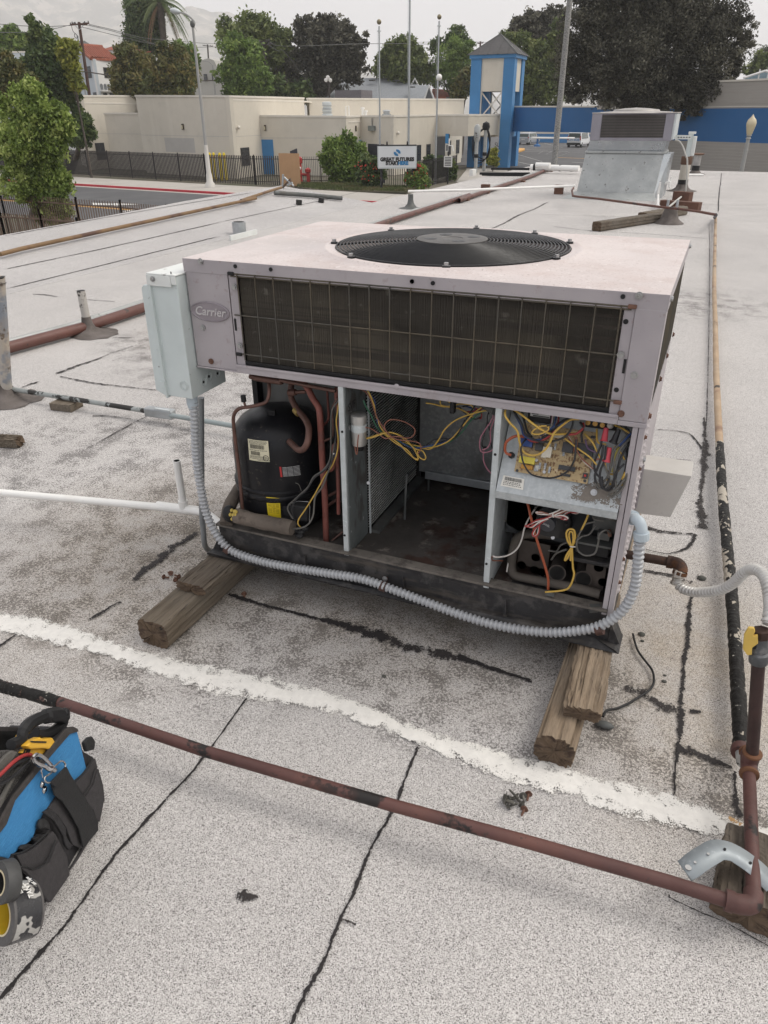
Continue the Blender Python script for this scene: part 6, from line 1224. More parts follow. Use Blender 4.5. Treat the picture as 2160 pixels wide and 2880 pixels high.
bk1, bk2 = Vector((-24.26,71.2,-.304)), Vector((-24.24,78.82,-.47)); wall(cb_, bk1, bk2, G0, cap=0)
zr = w['j'][2] - .35
MB().prism([(w['i'][0], w['i'][1] + .4, zr), (w['j'][0], w['j'][1] + .4, zr), (w['k'][0], w['k'][1] + .4, zr), (w['n'][0], w['n'][1] + .4, zr), (w['o'][0], w['o'][1] + .4, zr), (w['h'][0], w['h'][1] - .1, zr), (w['g'][0], w['g'][1] - .1, zr)][::-1], (0, 0, .1)).build('roof', m_cap, cb_)
zt_ = w['e'][2] - .2
MB().prism([(w['b'][0], w['b'][1] + .5, zt_), (w['c'][0], w['c'][1] + .5, zt_), (w['d'][0], w['d'][1] + .5, zt_), (w['e'][0], w['e'][1] + .5, zt_), (w['f'][0], w['f'][1] + .5, zt_), (w['f'][0] - 5, w['f'][1] + 12, zt_), (w['a'][0], w['a'][1] + 6, zt_)][::-1], (0, 0, .1)).build('roof', m_cap, cb_)
ub = lambda A, B, px: 0
def uvz(k, A, B): pass
wallbox(cb_, w['d'], w['e'], .27, .60, -1.446, -.376, m_stu2, 'repaint_patch', .004)
zj = -.231
for A, B in (('b', 'c'), ('d', 'e'), ('e', 'f'), ('l', 'm')): wallbox(cb_, w[A], w[B], .0, 1, zj, zj + .03, m_stu2, 'control_joint', .006)
zj = -.432; wallbox(cb_, w['i'], w['j'], .0, 1, zj, zj + .03, m_stu2, 'control_joint', .006)
window(cb_, w['b'], w['c'], .12, .27, -2.441, -.985)
window(cb_, w['e'], w['f'], .075, .18, -2.346, -1.027)
dr = wallbox(cb_, w['i'], w['j'], .10, .235, G0 + .05, -.538, m_blue, 'door', .05); wallbox(dr, w['i'], w['j'], .222, .230, G0 + 1.15, G0 + 1.3, m_galv, 'handle', .05, off=.06)
wallbox(cb_, w['j'], w['k'], .35, .98, -1.212, -.616, mat('mural_blue', (.06, .25, .42), .6, layers=[(1.5, 3, .5, .6, (.45, .48, .45))]), 'mural_panel', .03)
for A, B, u0, u1, ya, yb in (('n', 'o', .52, .62, 940, 1045), ('n', 'o', .75, .85, 933, 1030)): window(cb_, w[A], w[B], u0, u1, -2.337, -1.084)
for u0, u1 in ((.42, .55), (.76, .90)): window(cb_, bk1, bk2, u0, u1, -2.332, -1.072)
wallbox(cb_, bk1, bk2, .0, .30, G0, -.654, m_win, 'glass_entry', .05)
m_lampb = mat('wall_lamp_bronze', (.06, .045, .03), .5); m_lampg = mat('wall_lamp_glass', (.55, .50, .36), .4)
def wlamp(A, B, u, z):
    l_ = wallbox(cb_, A, B, u - .008, u + .008, z - .2, z + .22, m_lampb, 'wall_lamp', .12); wallbox(l_, A, B, u - .006, u + .006, z - .16, z + .12, m_lampg, 'lamp_glass', .06, off=.12)
wlamp(w['d'], w['e'], .50, .442); wlamp(w['i'], w['j'], .165, .311); wlamp(w['j'], w['k'], .6, .223)
for A, B, u, z in ((w['e'], w['f'], .06, .414), (w['n'], w['o'], .07, -.092)):
    p = onwall(A, B, u, z, .15); MB().sphere(p, .13, 10, 8).build('security_camera', m_cap, cb_)
p = onwall(w['i'], w['j'], .03, .362, .05); nn_ = -away(w['i'], w['j'], 1); MB().lathe([(.36, 0), (.36, .06), (.24, .07)], p, nn_, 20).build('alarm_bell', mat('bell_red', (.35, .10, .08), .5), cb_); MB().lathe([(.001, .075), (.22, .075)], p, nn_, 16).build('bell_face', m_cap, cb_)
eb = wallbox(cb_, w['k'], w['n'], .30, .46, .056, .428, mat('meter_box_grey', (.18, .20, .19), .5), 'meter_box', .3); p = onwall(w['k'], w['n'], .38, 0, .1)
MB().cyl((p.x, p.y, .428), (p.x, p.y, .986), .04, 8).build('meter_conduit', m_galv_d, cb_)
# roof gear of the building
def px_(P): return Vector(P)
a = px_((-31.38,62.71,1.223)); rv = thing('roof_ventilator', 'stacked silver ventilator on the roof of the cream building', 'ventilator', tuple(a)); MB().lathe([(.48, -.2), (.48, .12), (.38, .18), (.38, .4), (.44, .42), (.44, .5), (.37, .5), (.36, .75), (.40, .78), (.40, 1.05), (.25, 1.1)], a + Vector((0, 0, -.1)), n=24).build('drum', m_galv_l, rv)
for k in range(3): MB().lathe([(.39, .28 + .26 * k), (.45, .28 + .26 * k), (.45, .31 + .26 * k), (.39, .33 + .26 * k)], a + Vector((0, 0, -.1)), n=24).build('band', m_galv, rv)
for P, Q, s_ in (((-29.91,63.34,1.155), (-29.89,63.35,1.902), 0), ((-29.64,63.46,1.153), (-29.62,63.47,1.9), 1)):
    pass
rl = thing('ladder_rail', 'white ladder rails rising above the roof of the cream building', 'ladder', (-29.79,63.39,1.154))
MB().tube([(-29.89,63.35,1.155), (-29.89,63.35,1.856), (-29.65,63.46,1.889), (-29.64,63.46,1.153)], .05, 8, smooth=False).build('rail', m_pvc, rl)
for P, Q, lb_ in (((-28.97,64.83,1.084), (-28.96,64.83,1.642), 'taller white vent pipe on the cream building roof'), ((-28.73,64.94,1.082), (-28.72,64.94,1.403), 'shorter white vent pipe on the cream building roof')):
    tag(MB().cyl(P, Q, .11, 12).cyl(Q, (Q[0], Q[1], Q[2] + .15), .16, 12).build('vent_pipe', m_pvc, None), lb_, 'vent pipe')
a = (-27.44,66.57,1.152); tag(MB().lathe([(.4, -.2), (.4, .1), (.28, .12), (.28, .3), (.4, .33), (.25, .42), (.001, .44)], a, n=20).build('roof_fan', m_galv, None), 'low mushroom fan on the cream building roof near the middle flagpole', 'ventilator')
# blue tower ------------------------------------------------------------
tw = thing('blue_tower', 'square blue tower with cream panels and a dark pyramid roof', 'tower', (-19.51,70.37,-3.2))
P0 = Vector((-21.3,71.38,-3.291)); P1 = Vector((-17.37,71.38,-3.219)); P0.z = P1.z = G0; sx = (P1 - P0); wd = sx.length; sx.normalize(); sy = Vector((-sx.y, sx.x, 0)); zt_ = 5.494
dp_ = wd * .98
def tq(a, b_, z): return P0 + sx * a + sy * b_ + Vector((0, 0, z - G0))
def tbox(name, a0, a1, b0, b1, z0, z1, m, par=tw): return MB().prism([tuple(tq(a0, b0, z0)), tuple(tq(a1, b0, z0)), tuple(tq(a1, b1, z0)), tuple(tq(a0, b1, z0))][::-1], (0, 0, z1 - z0)).build(name, m, par)
pw = wd * .245
for a0, b0 in ((0, 0), (wd - pw, 0), (0, dp_ - pw), (wd - pw, dp_ - pw)): tbox('pillar', a0, a0 + pw, b0, b0 + pw, G0, zt_, m_blue)
zp = 2.974; zq = .813; zs = -.645
for b0, b1 in ((.12, .30), (dp_ - .3, dp_ - .12)):
    tbox('upper_panel', pw, wd - pw, b0, b1, zp, zt_, m_stu); tbox('lower_panel', pw, wd - pw, b0, b1, zs, zq, m_stu)
for a0, a1 in ((.12, .30), (wd - .3, wd - .12)):
    tbox('upper_panel', a0, a1, pw, dp_ - pw, zp, zt_, m_stu); tbox('lower_panel', a0, a1, pw, dp_ - pw, zs, zq, m_blue)
for b0 in (.2, dp_ - .2):
    MB().bar(tuple(tq(pw, b0, zq)), tuple(tq(wd - pw, b0, zp)), .12, .10).build('cross_brace', m_cap, tw); MB().bar(tuple(tq(pw, b0 + .1, zp)), tuple(tq(wd - pw, b0 + .1, zq)), .12, .10).build('cross_brace', m_cap, tw)
    for a in (pw + .05, wd - pw - .05): MB().bar(tuple(tq(a, b0, zq)), tuple(tq(a, b0, zp)), .1, .1).build('brace_post', m_cap, tw)
tbox('eave', -.12, wd + .12, -.12, dp_ + .12, zt_ + .002, zt_ + .28, m_blue)
ap = tq(wd / 2, dp_ / 2, zt_ + .28 + wd * .42); ev = [tq(-.25, -.25, zt_ + .285), tq(wd + .25, -.25, zt_ + .285), tq(wd + .25, dp_ + .25, zt_ + .285), tq(-.25, dp_ + .25, zt_ + .285)]
m_rf = mat('dark_metal_roof', (.075, .072, .072), .5, .3, .1, 2); tr_ = MB().add([tuple(p) for p in ev] + [tuple(ap)], [(0, 1, 4), (1, 2, 4), (2, 3, 4), (3, 0, 4), (3, 2, 1, 0)]).build('pyramid_roof', m_rf, tw)
for k in range(4):
    e0_, e1_ = ev[k], ev[(k + 1) % 4]; MB().tube([e0_, ap], .045, 6).build('hip_ridge', m_galv_d, tr_)
    for f in (.2, .4, .6, .8):
        q = e0_.lerp(e1_, f); tf_ = 1 - abs(2 * f - 1); MB().bar(tuple(q), tuple(q.lerp(ap, 0) + (ap - (e0_ + e1_) / 2) * tf_), .04, .05).build('roof_seam', m_rf, tr_)
sg = thing('caution_sign', 'small yellow SLOW caution sign on the right pillar of the blue tower', 'sign', (-18.11,71.66,-1.746))
q = ((-18.42,71.74,-1.413),(-17.93,71.95,-1.437),(-17.88,71.97,-2.098),(-18.38,71.76,-2.073)); MB().prism([tuple(p) for p in q], tuple(sy * .04)).build('plate', m_yel, sg)
cq = (Vector(q[0]) + Vector(q[2])) / 2 - sy * .01; text_mesh('sign_lettering', 'SLOW', m_ink, sg, cq + Vector((0, 0, .45)), sx, (0, 0, 1), .5, .005); MB().sphere(cq + Vector((0, 0, .02)), .16, 8, 6, (.6, .2, 1.3)).build('child_symbol', m_ink, sg); text_mesh('sign_lettering', 'CHILDREN', m_ink, sg, cq + Vector((0, 0, -.55)), sx, (0, 0, 1), .26, .005)
# blue portal beam and long wall to the right
bm = thing('blue_beam', 'dark blue overhead beam running right from the tower above the parking entry', 'beam', (-17.62,72.96,-.248))
A, B = (-17.95,72.81,1.727), (-9.5,68.82,1.641); wall(bm, A, B, -.216, m_blue2, t=.9, cap=.12, name='beam_body'); wallbox(bm, A, B, .58, .63, -.125, .182, m_lampb, 'beam_lamp', .2)
lw = thing('long_wall', 'long grey-beige block building with a dark blue stripe behind the distant unit', 'building', (.073,65.3,-2.817))
A, B = Vector((-9.48,68.82,1.557)), Vector((3.527,58.62,1.411)); D_ = B - A
A2 = A + D_ * .0; zst = -.629; zs2 = -.544; zlo = zst - .0
m_blk = mat('grey_beige_block', (.37, .345, .315), .9, 0, .05, .6, [(2, 2, .5, .6, (.35, .325, .295), (.2, .2, 9))])
B2 = A + D_ * 1.6; zu = 3.074
wall(lw, (A.x, A.y, zu), (B2.x, B2.y, zu), G0, m_blk, t=.5, cap=.12)
sp = wallbox(lw, A, B2, 0, 1, (zst + zs2) / 2, A.z + (B.z - A.z) * .5, m_blue2, 'blue_stripe', .012)
for k in range(24):
    z = G0 + .4 + .2 * k
    if z < zu: wallbox(lw, A, B2, 0, 1, z, z + .012, m_stu2 if not ((zst + zs2) / 2 < z < A.z) else m_blue2, 'course_joint', .016)
wallbox(lw, A, B2, 0, 1, A.z + .0, A.z + .05, m_cap, 'stripe_edge', .03)
# low blue wall behind the cars
bw = thing('low_blue_wall', 'low blue wall at the far side of the parking lot', 'wall', (-27.13,135.35,-3.2))
A, B = Vector((-30.67,136.98,-1.909)), Vector((-19.34,133.13,-1.875)); wall(bw, A, B, G0, m_blue, t=.3, cap=.3)
# fences -----------------------------------------------------------------
def fence(label, pts, ztop, h, m, pitch=.125, posts=6, pr=.012, rails=(.12, .88), name='iron_fence', post_m=None, spear=False):
    P = [Vector((p[0], p[1], 0)) for p in pts]; t_ = thing(name, label, 'fence', (P[0].x, P[0].y, ztop - h)); pk_ = MB(); acc = 0; k = 0
    for a, b_ in zip(P, P[1:]):
        L_ = (b_ - a).length; d = (b_ - a) / L_; s_ = acc
        for r_ in rails: MB().bar(tuple(a + Vector((0, 0, ztop - h + h * r_))), tuple(b_ + Vector((0, 0, ztop - h + h * r_))), .035, .045).build('rail', m, t_)
        while s_ < L_:
            q = a + d * s_; pk_.box((q.x, q.y, ztop - h / 2 + (.04 if spear else 0)), (pr * 2, pr * 2, h - .06), math.atan2(d.y, d.x)); s_ += pitch; k += 1
        acc = s_ - L_
    pk_.build('pickets', m, t_, kind='stuff')
    for a, b_ in zip(P, P[1:]):
        L_ = (b_ - a).length; n_ = max(1, int(L_ / 2.6))
        for i in range(n_ + 1): q = a.lerp(b_, i / n_); MB().b2((q.x - .028, q.y - .028, ztop - h), (q.x + .028, q.y + .028, ztop + .04)).build('post', post_m or m, t_)
    return t_
fence('long brown iron picket fence across the street in front of the cream building', ((-65.48,55.29,-3.2),(-51.44,52.2,-3.2),(-34.6,48.61,-3.2),(-29.96,48.08,-3.2),(-27.32,48.58,-3.2)), G0 + 1.95, 1.95, m_irn, pr=.028, pitch=.16)
fence('black iron fence between the fire hydrant and the tall gate', ((-27.32,49.66,-3.2),(-25.91,50.56,-3.2),(-24.3,51.39,-3.2)), G0 + 1.85, 1.85, m_irn, pitch=.13, pr=.013)
fence('black iron fence under the white sign and turning back by the hedge', ((-21.85,48.89,-3.2),(-20.4,48.51,-3.2),(-18.35,48.5,-3.2),(-17.85,52.21,-3.2),(-17.62,56.87,-3.2)), G0 + 1.75, 1.75, m_irn, pitch=.16, pr=.018)
gt = thing('iron_gate', 'tall dark slatted gate beside the leafy green shrub', 'gate', (-23.48,50.97,-3.2)); m_gate = mat('gate_navy_black', (.03, .03, .042), .5)
a, b_ = Vector((-23.99,50.8,-3.2)), Vector((-22.92,51.16,-3.2)); c_ = Vector((-21.31,50.37,-3.2))
for k in range(13): q = a.lerp(b_, k / 12); MB().box((q.x, q.y, G0 + 1.2), (.11, .03, 2.3)).build('slat', m_gate, gt)
for z in (.15, 1.5, 2.35): MB().bar(tuple(a + Vector((0, 0, z))), tuple(b_ + Vector((0, 0, z))), .06, .06).build('rail', m_gate, gt)
for k in range(12): q = b_.lerp(c_, (k + .5) / 12) + Vector((0, 1.2, 0)); MB().box((q.x, q.y, G0 + 1.35), (.12, .03, 2.5)).build('slat', m_gate, gt)
MB().prism([(-27.45,48.93,-3.2), (-27.32,49.66,-3.2), tuple(Vector((-27.32,49.66,-3.2)) + Vector((0, 0, 2.35))), tuple(Vector((-27.45,48.93,-3.2)) + Vector((0, 0, 2.2)))], (0, .1, 0)).build('side_panel', m_gate, gt)
bxc = (-26.58,47.26,-3.2); pb = MB().b2((bxc[0] - .85, bxc[1], G0 + .1), (bxc[0] + .75, bxc[1] + .06, G0 + 2.15)).build('plywood_board', mat('plywood_tan', (.42, .25, .13), .7, 0, .08, 1.5), None); tag(pb, 'tan plywood board standing against the gate post across the street', 'board')
fence('rusty brown iron fence on the near side of the street at the left', ((-26.57,21.61,-1.35),(-25.16,21.49,-1.35),(-22.99,21.2,-1.35),(-20.68,20.85,-1.35),(-18.47,20.67,-1.35),(-16,20.08,-1.35),(-14.95,19.73,-1.35)), -1.35, 1.85, m_irnr, pitch=.13, pr=.011, post_m=m_galv_d)
fence('closer rusty iron fence with raised picket tips, lowest at the left', ((-21.49,17.06,-1.5),(-20.08,16.84,-1.5),(-18.33,16.83,-1.5),(-16.67,16.63,-1.5),(-15.19,16.45,-1.5)), -1.42, 1.75, m_irnr, pitch=.12, pr=.010, rails=(.1, .94), spear=True)
fence('black fence whose tips show just over the far roof edge on the right', ((-1.808,47.09,-1.606),(3.916,46.28,-1.536)), -1.606, 1.7, m_irn, pitch=.42, pr=.02)
# street furniture
m_pole = mat('pole_concrete_grey', (.33, .33, .32), .7, 0, .08, 1); m_polew = mat('pole_base_white', (.60, .58, .54), .7, 0, .06, 1)
sl_ = thing('street_lamp', 'tall street lamp with a curved arm on the far sidewalk at the left', 'street lamp', (-31.11,44.08,-3.2)); a = Vector((-31.11,44.08,-3.2)); zt = 6.283; zm = -.569
MB().tube([(a.x, a.y, zm), (a.x, a.y, zt)], [.105, .075], 14).build('upper_pole', m_pole, sl_); MB().lathe([(.33, 0), (.33, .25), (.22, .40), (.2, .8), (.16, .95), (.125, zm - G0)], (a.x, a.y, G0 + .1), n=18).build('pole_base', m_polew, sl_)
ac = smooth_path([(a.x, a.y, zt - .15)] + list(((-31.11,44.34,6.38),(-31.28,44.26,6.607),(-31.56,44.14,6.825),(-31.9,44,6.947))), 5); MB().tube(ac, .055, 8).build('arm', m_pole, sl_); MB().sphere((a.x, a.y, zt), .15, 10, 6, (1, 1, 1.4)).build('pole_cap', m_galv_d, sl_)
h0, h1 = Vector((-31.86,44.02,6.931)), Vector((-32.42,43.78,7.046)); hdm = MB().tube([h0, h0.lerp(h1, .25), h0.lerp(h1, .7), h1], [.07, .15, .17, .09], 12).build('lamp_head', m_galv_l, sl_)
ap_ = Vector((-6.676,38.48,5.777)); bp_ = Vector((-6.637,38.5,-.942)); cp_ = thing('light_mast', 'thick speckled concrete mast rising out of the top of the picture behind the roof', 'mast', (bp_.x, bp_.y, G0)); MB().tube([(bp_.x, bp_.y, G0), (bp_.x, bp_.y, 11)], [.155, .105], 18).build('shaft', mat('speckled_concrete', (.30, .295, .28), .85, 0, .1, 1, [(26, 2, .52, .60, (.13, .13, .125))]), cp_)
MB().cyl((-7.761,38.01,.244), (-5.827,38.84,.215), .045, 10).build('cross_tube', m_pvc, cp_)
for base, topx, lb_, r_ in (((-20.66,49.3,-3.2), (-19.9,47.72,6.183), 'shorter left flagpole with a gold ball behind the white sign', .065), ((-19.27,51.06,-3.2), (-18.39,48.7,9.347), 'tallest middle flagpole rising out of the top of the picture', .085), ((-17.89,52.87,-3.2), (-17.34,51.32,6.632), 'right flagpole with a gold ball and a white lamp halfway up', .07)):
    t_ = thing('flagpole', lb_, 'flagpole', base, 'three flagpoles by the white sign'); MB().tube([(base[0], base[1], G0), (base[0], base[1], topx[2])], [r_, r_ * .7], 12).build('pole', m_galv, t_)
    MB().sphere((base[0], base[1], topx[2] + .22), .15, 10, 8).build('ball_finial', mat('finial_gold', (.22, .19, .12), .4, .5), t_); MB().lathe([(.12, 0), (.12, .06)], (base[0], base[1], topx[2] - .3), n=12).build('truck', m_galv_l, t_)
    MB().tube([(base[0] - .12, base[1] - .05, G0 + 1.5), (base[0] - .1, base[1] - .05, topx[2] - .3)], .008, 4).build('halyard', m_galv_l, t_)
    if 'right' in lb_: p = (-17.1,50.88,3.363); MB().sphere((p[0], p[1], p[2]), .20, 12, 8).build('globe', m_pvc, t_)
# white sign with printed words and emblem
sn = thing('welcome_sign', 'white rectangular sign reading GREAT FUTURES START HERE in front of the flagpoles', 'sign', (-18.7,47.55,-3.2))
q = [Vector(p) for p in ((-19.58,46.55,-.529),(-17.38,47.5,-.543),(-17.32,47.52,-1.802),(-19.57,46.56,-1.76))]; xd = (q[1] - q[0]); xd.z = 0; xd.normalize(); yv = Vector((-xd.y, xd.x, 0)); yv = yv if yv.y > 0 else -yv
zb_, zt2 = q[3].z, q[0].z; cx_ = (q[0] + q[1]) / 2; hw = (q[1] - q[0]).length / 2
MB().prism([tuple(cx_ - xd * hw + Vector((0, 0, zb_ - cx_.z))), tuple(cx_ + xd * hw + Vector((0, 0, zb_ - cx_.z))), tuple(cx_ + xd * hw + Vector((0, 0, zt2 - cx_.z))), tuple(cx_ - xd * hw + Vector((0, 0, zt2 - cx_.z)))], tuple(yv * .12)).build('sign_panel', mat('sign_face_white', (.66, .68, .70), .4, 0, .02, 1), sn)
cz = (zb_ + zt2) / 2
for a0, a1, z0, z1 in ((-hw - .05, hw + .05, zt2, zt2 + .08), (-hw - .05, hw + .05, zb_ - .08, zb_), (-hw - .07, -hw, zb_, zt2), (hw, hw + .07, zb_, zt2)):
    p_, q_ = cx_ + xd * a0, cx_ + xd * a1; MB().prism([(p_.x, p_.y, z0), (q_.x, q_.y, z0), (q_.x, q_.y, z1), (p_.x, p_.y, z1)], tuple(yv * .15)).build('frame', m_wfr if z0 >= zt2 else m_galv_l, sn)
fo = cx_ - yv * .012; H_ = zt2 - zb_
text_mesh('sign_line', 'GREAT FUTURES', m_ink, sn, Vector((fo.x, fo.y, cz - H_ * .13)), xd, (0, 0, 1), H_ * .235, .004, bold=.022, spacing=1.02)
text_mesh('sign_line', 'START', m_ink, sn, Vector((fo.x, fo.y, cz - H_ * .31)) - xd * hw * .26, xd, (0, 0, 1), H_ * .235, .004, bold=.022); m_sb = mat('sign_blue', (.03, .20, .42), .5)
text_mesh('sign_line', 'HERE', m_sb, sn, Vector((fo.x, fo.y, cz - H_ * .31)) + xd * hw * .32, xd, (0, 0, 1), H_ * .235, .004, bold=.022)
em = Vector((fo.x, fo.y, cz + H_ * .19)); s_ = H_ * .145
for sg_ in (-1, 1):
    for k in range(4):
        r_ = s_ * (1.0 - k * .2)
        pts = [em + xd * (sg_ * r_ * 1.15 * math.cos(t)) + Vector((0, 0, sg_ * r_ * math.sin(t))) for t in (-.35, .25, .9, 1.6, 2.2)]
        pts[-1] = pts[-2] + (pts[-1] - pts[-2]) * .6; MB().tube(pts, .022, 5, smooth=False).build('emblem_stripe', m_sb, sn)
for f in (-.42, .42): p_ = cx_ + xd * hw * f * 1.3; MB().tube([tuple(Vector((p_.x, p_.y, zt2 + .05))), tuple(Vector((p_.x, p_.y, zt2 + .25)) - yv * .1), tuple(Vector((p_.x, p_.y, zt2 + .2)) - yv * .35)], .05, 8).build('sign_lamp', m_wfr, sn)
for f in (-.86, .86): p_ = cx_ + xd * hw * f + yv * .2; MB().b2((p_.x - .06, p_.y - .06, G0), (p_.x + .06, p_.y + .06, zt2)).build('sign_post', m_wfr, sn)
ps = thing('parking_sign', 'small white notice sign with a blue disabled-parking plate above, near the tower', 'sign', (-17.58,55.09,-3.2)); a = Vector((-17.18,53.56,-2.267))
MB().b2((a.x - .04, a.y - .02, G0), (a.x + .04, a.y + .06, .005)).build('post', m_wfr, ps)
for (xa, ya, xb, yb, m_, n_) in (): pass
for P, Q, m_, n_ in (((-17.41,53.46,.034), (-17.16,53.57,-.58), m_sb, 'blue_plate'), ((-17.37,53.48,-.627), (-17.17,53.57,-1.09), m_pvc, 'small_plate'), ((-17.3,52.97,-1.362), (-16.68,53.23,-2.059), m_pvc, 'notice_plate')):
    MB().b2((P[0], P[1] - .03, Q[2]), (Q[0], P[1] - .01, P[2])).build(n_, m_, ps)
    if n_ != 'blue_plate':
        for k in range(6): z = P[2] + (Q[2] - P[2]) * (k + .8) / 7; MB().b2((P[0] + (Q[0] - P[0]) * .12, P[1] - .036, z - .03), (P[0] + (Q[0] - P[0]) * .88, P[1] - .031, z + .02)).build('notice_line', m_ink if k else m_galv_d, ps)
    else: MB().tube([(P[0] + .3, P[1] - .035, P[2] - .3), (P[0] + .3, P[1] - .035, P[2] - .75), (P[0] + .55, P[1] - .035, P[2] - .75), (P[0] + .62, P[1] - .035, P[2] - 1.1)], .05, 6, smooth=False).build('wheelchair_symbol', m_pvc, ps)
for k, (x, lb_) in enumerate(((1375, 'leftmost'), (1402, 'second'), (1440, 'third'), (1468, 'rightmost'))):
    a = ((-35.47,50.58,-3.2), (-35.16,50.68,-3.2), (-34.55,50.58,-3.2), (-34.23,50.69,-3.2))[k]
    t_ = thing('bollard', lb_ + ' yellow bollard behind the fence by the street lamp' if k in (0, 3) else lb_ + ' yellow bollard from the left behind the fence by the street lamp', 'bollard', a, 'yellow bollards'); MB().lathe([(.11, 0), (.11, 1.85), (.07, 1.95), (.001, 1.97)], a, n=14).build('post', m_yel, t_); MB().lathe([(.115, 1.6), (.115, 1.72)], a, n=14).build('band', m_oline, t_)
a = (-26.6,49.23,-3.2); fh_ = thing('fire_hydrant', 'red fire pipe assembly in front of the black fence', 'hydrant', a); m_rh = mat('hydrant_red', (.38, .03, .03), .5)
MB().lathe([(.14, 0), (.14, .3), (.10, .35), (.10, 1.4), (.16, 1.45), (.16, 1.75), (.06, 1.85)], (a[0] - .25, a[1], a[2]), n=14).build('riser', m_rh, fh_); MB().lathe([(.13, 0), (.13, .8), (.2, .85), (.2, 1.05), (.05, 1.15)], (a[0] + .35, a[1], a[2]), n=14).build('riser', m_rh, fh_); MB().cyl((a[0] - .25, a[1], a[2] + .7), (a[0] + .35, a[1], a[2] + .7), .09, 10).build('cross_pipe', m_rh, fh_); MB().lathe([(.12, 0), (.12, .3)], (a[0] - .25, a[1] - .1, a[2] + 1.1), (0, -1, 0), 10).build('outlet_cap', m_pvc, fh_)
# post-top globe lamp
gl_ = (2.083,48.76,.561); gb = (2.02,48.73,.083); t_ = thing('globe_lamp', 'acorn-shaped cream globe lamp on a grey post in front of the blue stripe', 'street lamp', (gl_[0], gl_[1], G0)); a = Vector(gl_)
MB().lathe([(.12, -.42), (.15, -.35), (.25, .05), (.26, .18), (.21, .34), (.09, .46), (.025, .58), (.001, .62)], a, n=24).build('globe', mat('globe_cream', (.58, .50, .34), .35, 0, .03, 3), t_)
MB().lathe([(.10, -.62), (.15, -.60), (.09, -.52), (.15, -.45), (.13, -.43)], a, n=18).build('collar', m_pole, t_); MB().tube([(a.x, a.y, G0), (a.x, a.y, a.z - .62)], [.14, .095], 16).build('post', m_pole, t_); MB().lathe([(.12, -1.25), (.13, -1.2), (.12, -1.15)], a, n=16).build('ring', m_pole, t_)

# ================================================================ houses, poles, cars
m_wht = mat('white_stucco', (.72, .71, .69), .9, 0, .04, .4); m_wht2 = mat('shaded_white_stucco', (.50, .54, .57), .9, 0, .05, .4); m_tile = mat('clay_tiles', (.27, .078, .042), .8, 0, .25, 1.4, [(7, 2, .5, .6, (.26, .07, .04)), (5, 2, .6, .7, (.38, .15, .085))]); m_shg = mat('grey_shingles', (.235, .25, .265), .9, 0, .10, 3, [(9, 2, .5, .6, (.19, .20, .215), (1, 1, 3))]); m_shd = mat('dark_shingles', (.09, .095, .09), .9, 0, .15, 2)  # m_wht2: white stucco for the shaded walls, shade put into its colour
hs = thing('white_house', 'white house with red clay tile roofs and a small arched balcony behind the utility pole', 'house', (-69.57,76.82,3.266))
hA, hB, hC = Vector((-77.42,82.16,7.506)), Vector((-68.92,77.1,7.034)), Vector((-68.53,81.62,7.109)); hz = G0; hp = Vector((-73.11,79.66,8.358))
def flat(par, name, pts, m, e): return MB().prism([tuple(p) for p in pts], tuple(e)).build(name, m, par)
hB2 = Vector((hB.x, hB.y, hB.z)); e_ = away(hA, hB, .3)
flat(hs, 'gable_wall', [(hA.x, hA.y, hz), (hB.x, hB.y, hz), tuple(hB), tuple(hp), (hA.x, hA.y, hB.z)], m_wht2, e_)
flat(hs, 'wall', [(hB.x, hB.y, hz), (hC.x, hC.y, hz), (hC.x, hC.y, hB.z), tuple(hB)], m_wht, away(hB, hC, .3))
rb = Vector((-73.25,83.95,8.438)); rc = hC + Vector((0, 0, -.0)); rc.z = hB.z
tr1 = flat(hs, 'tile_roof', [hp + Vector((-.2, -.2, .1)), hB + Vector((-.1, -.35, -.1)), rc + Vector((.3, -.35, -.1)), rb + Vector((0, 0, .1))], m_tile, (0, .15, .22))
for k in range(12): u = (k + .5) / 12; a, b_ = hp.lerp(rb, u) + Vector((0, 0, .38)), hB.lerp(rc, u) + Vector((0, -.3, .18)); MB().tube([a, b_], .10, 6).build('tile_row', m_tile, tr1)
MB().tube([hp + Vector((0, 0, .35)), rb + Vector((0, 0, .35))], .2, 8).build('ridge_tiles', m_tile, hs); MB().tube([hp + Vector((0, -.1, .2)), hB + Vector((0, -.3, .05))], .14, 8).build('verge_tiles', m_tile, hs); MB().tube([hp + Vector((0, -.1, .2)), hA + Vector((0, -.3, hB.z - hA.z + .05))], .14, 8).build('verge_tiles', m_tile, hs)
window(hs, hA, hB, .70, .86, 5.222, 6.402); window(hs, hA, hB, -.0, .25, 5.232, 6.385)
for u0, u1 in ((.14, .33), (.80, .97)): window(hs, hA, hB, u0, u1, 3.291, 3.7)
window(hs, hB, hC, .30, .60, 5.17, 6.286, mat('window_frame_brown', (.10, .085, .08), .6))
for u0, u1 in ((.16, .29), (.38, .55), (.64, .78)): window(hs, hB, hC, u0, u1, 3.207, 3.63)
zb1 = 3.899; wallbox(hs, hB, hC, .05, .95, zb1 - .12, zb1, m_wht, 'balcony_ledge', .5); wallbox(hs, hB, hC, .30, .62, 4.341, 4.411, m_wht, 'wall_moulding', .12)
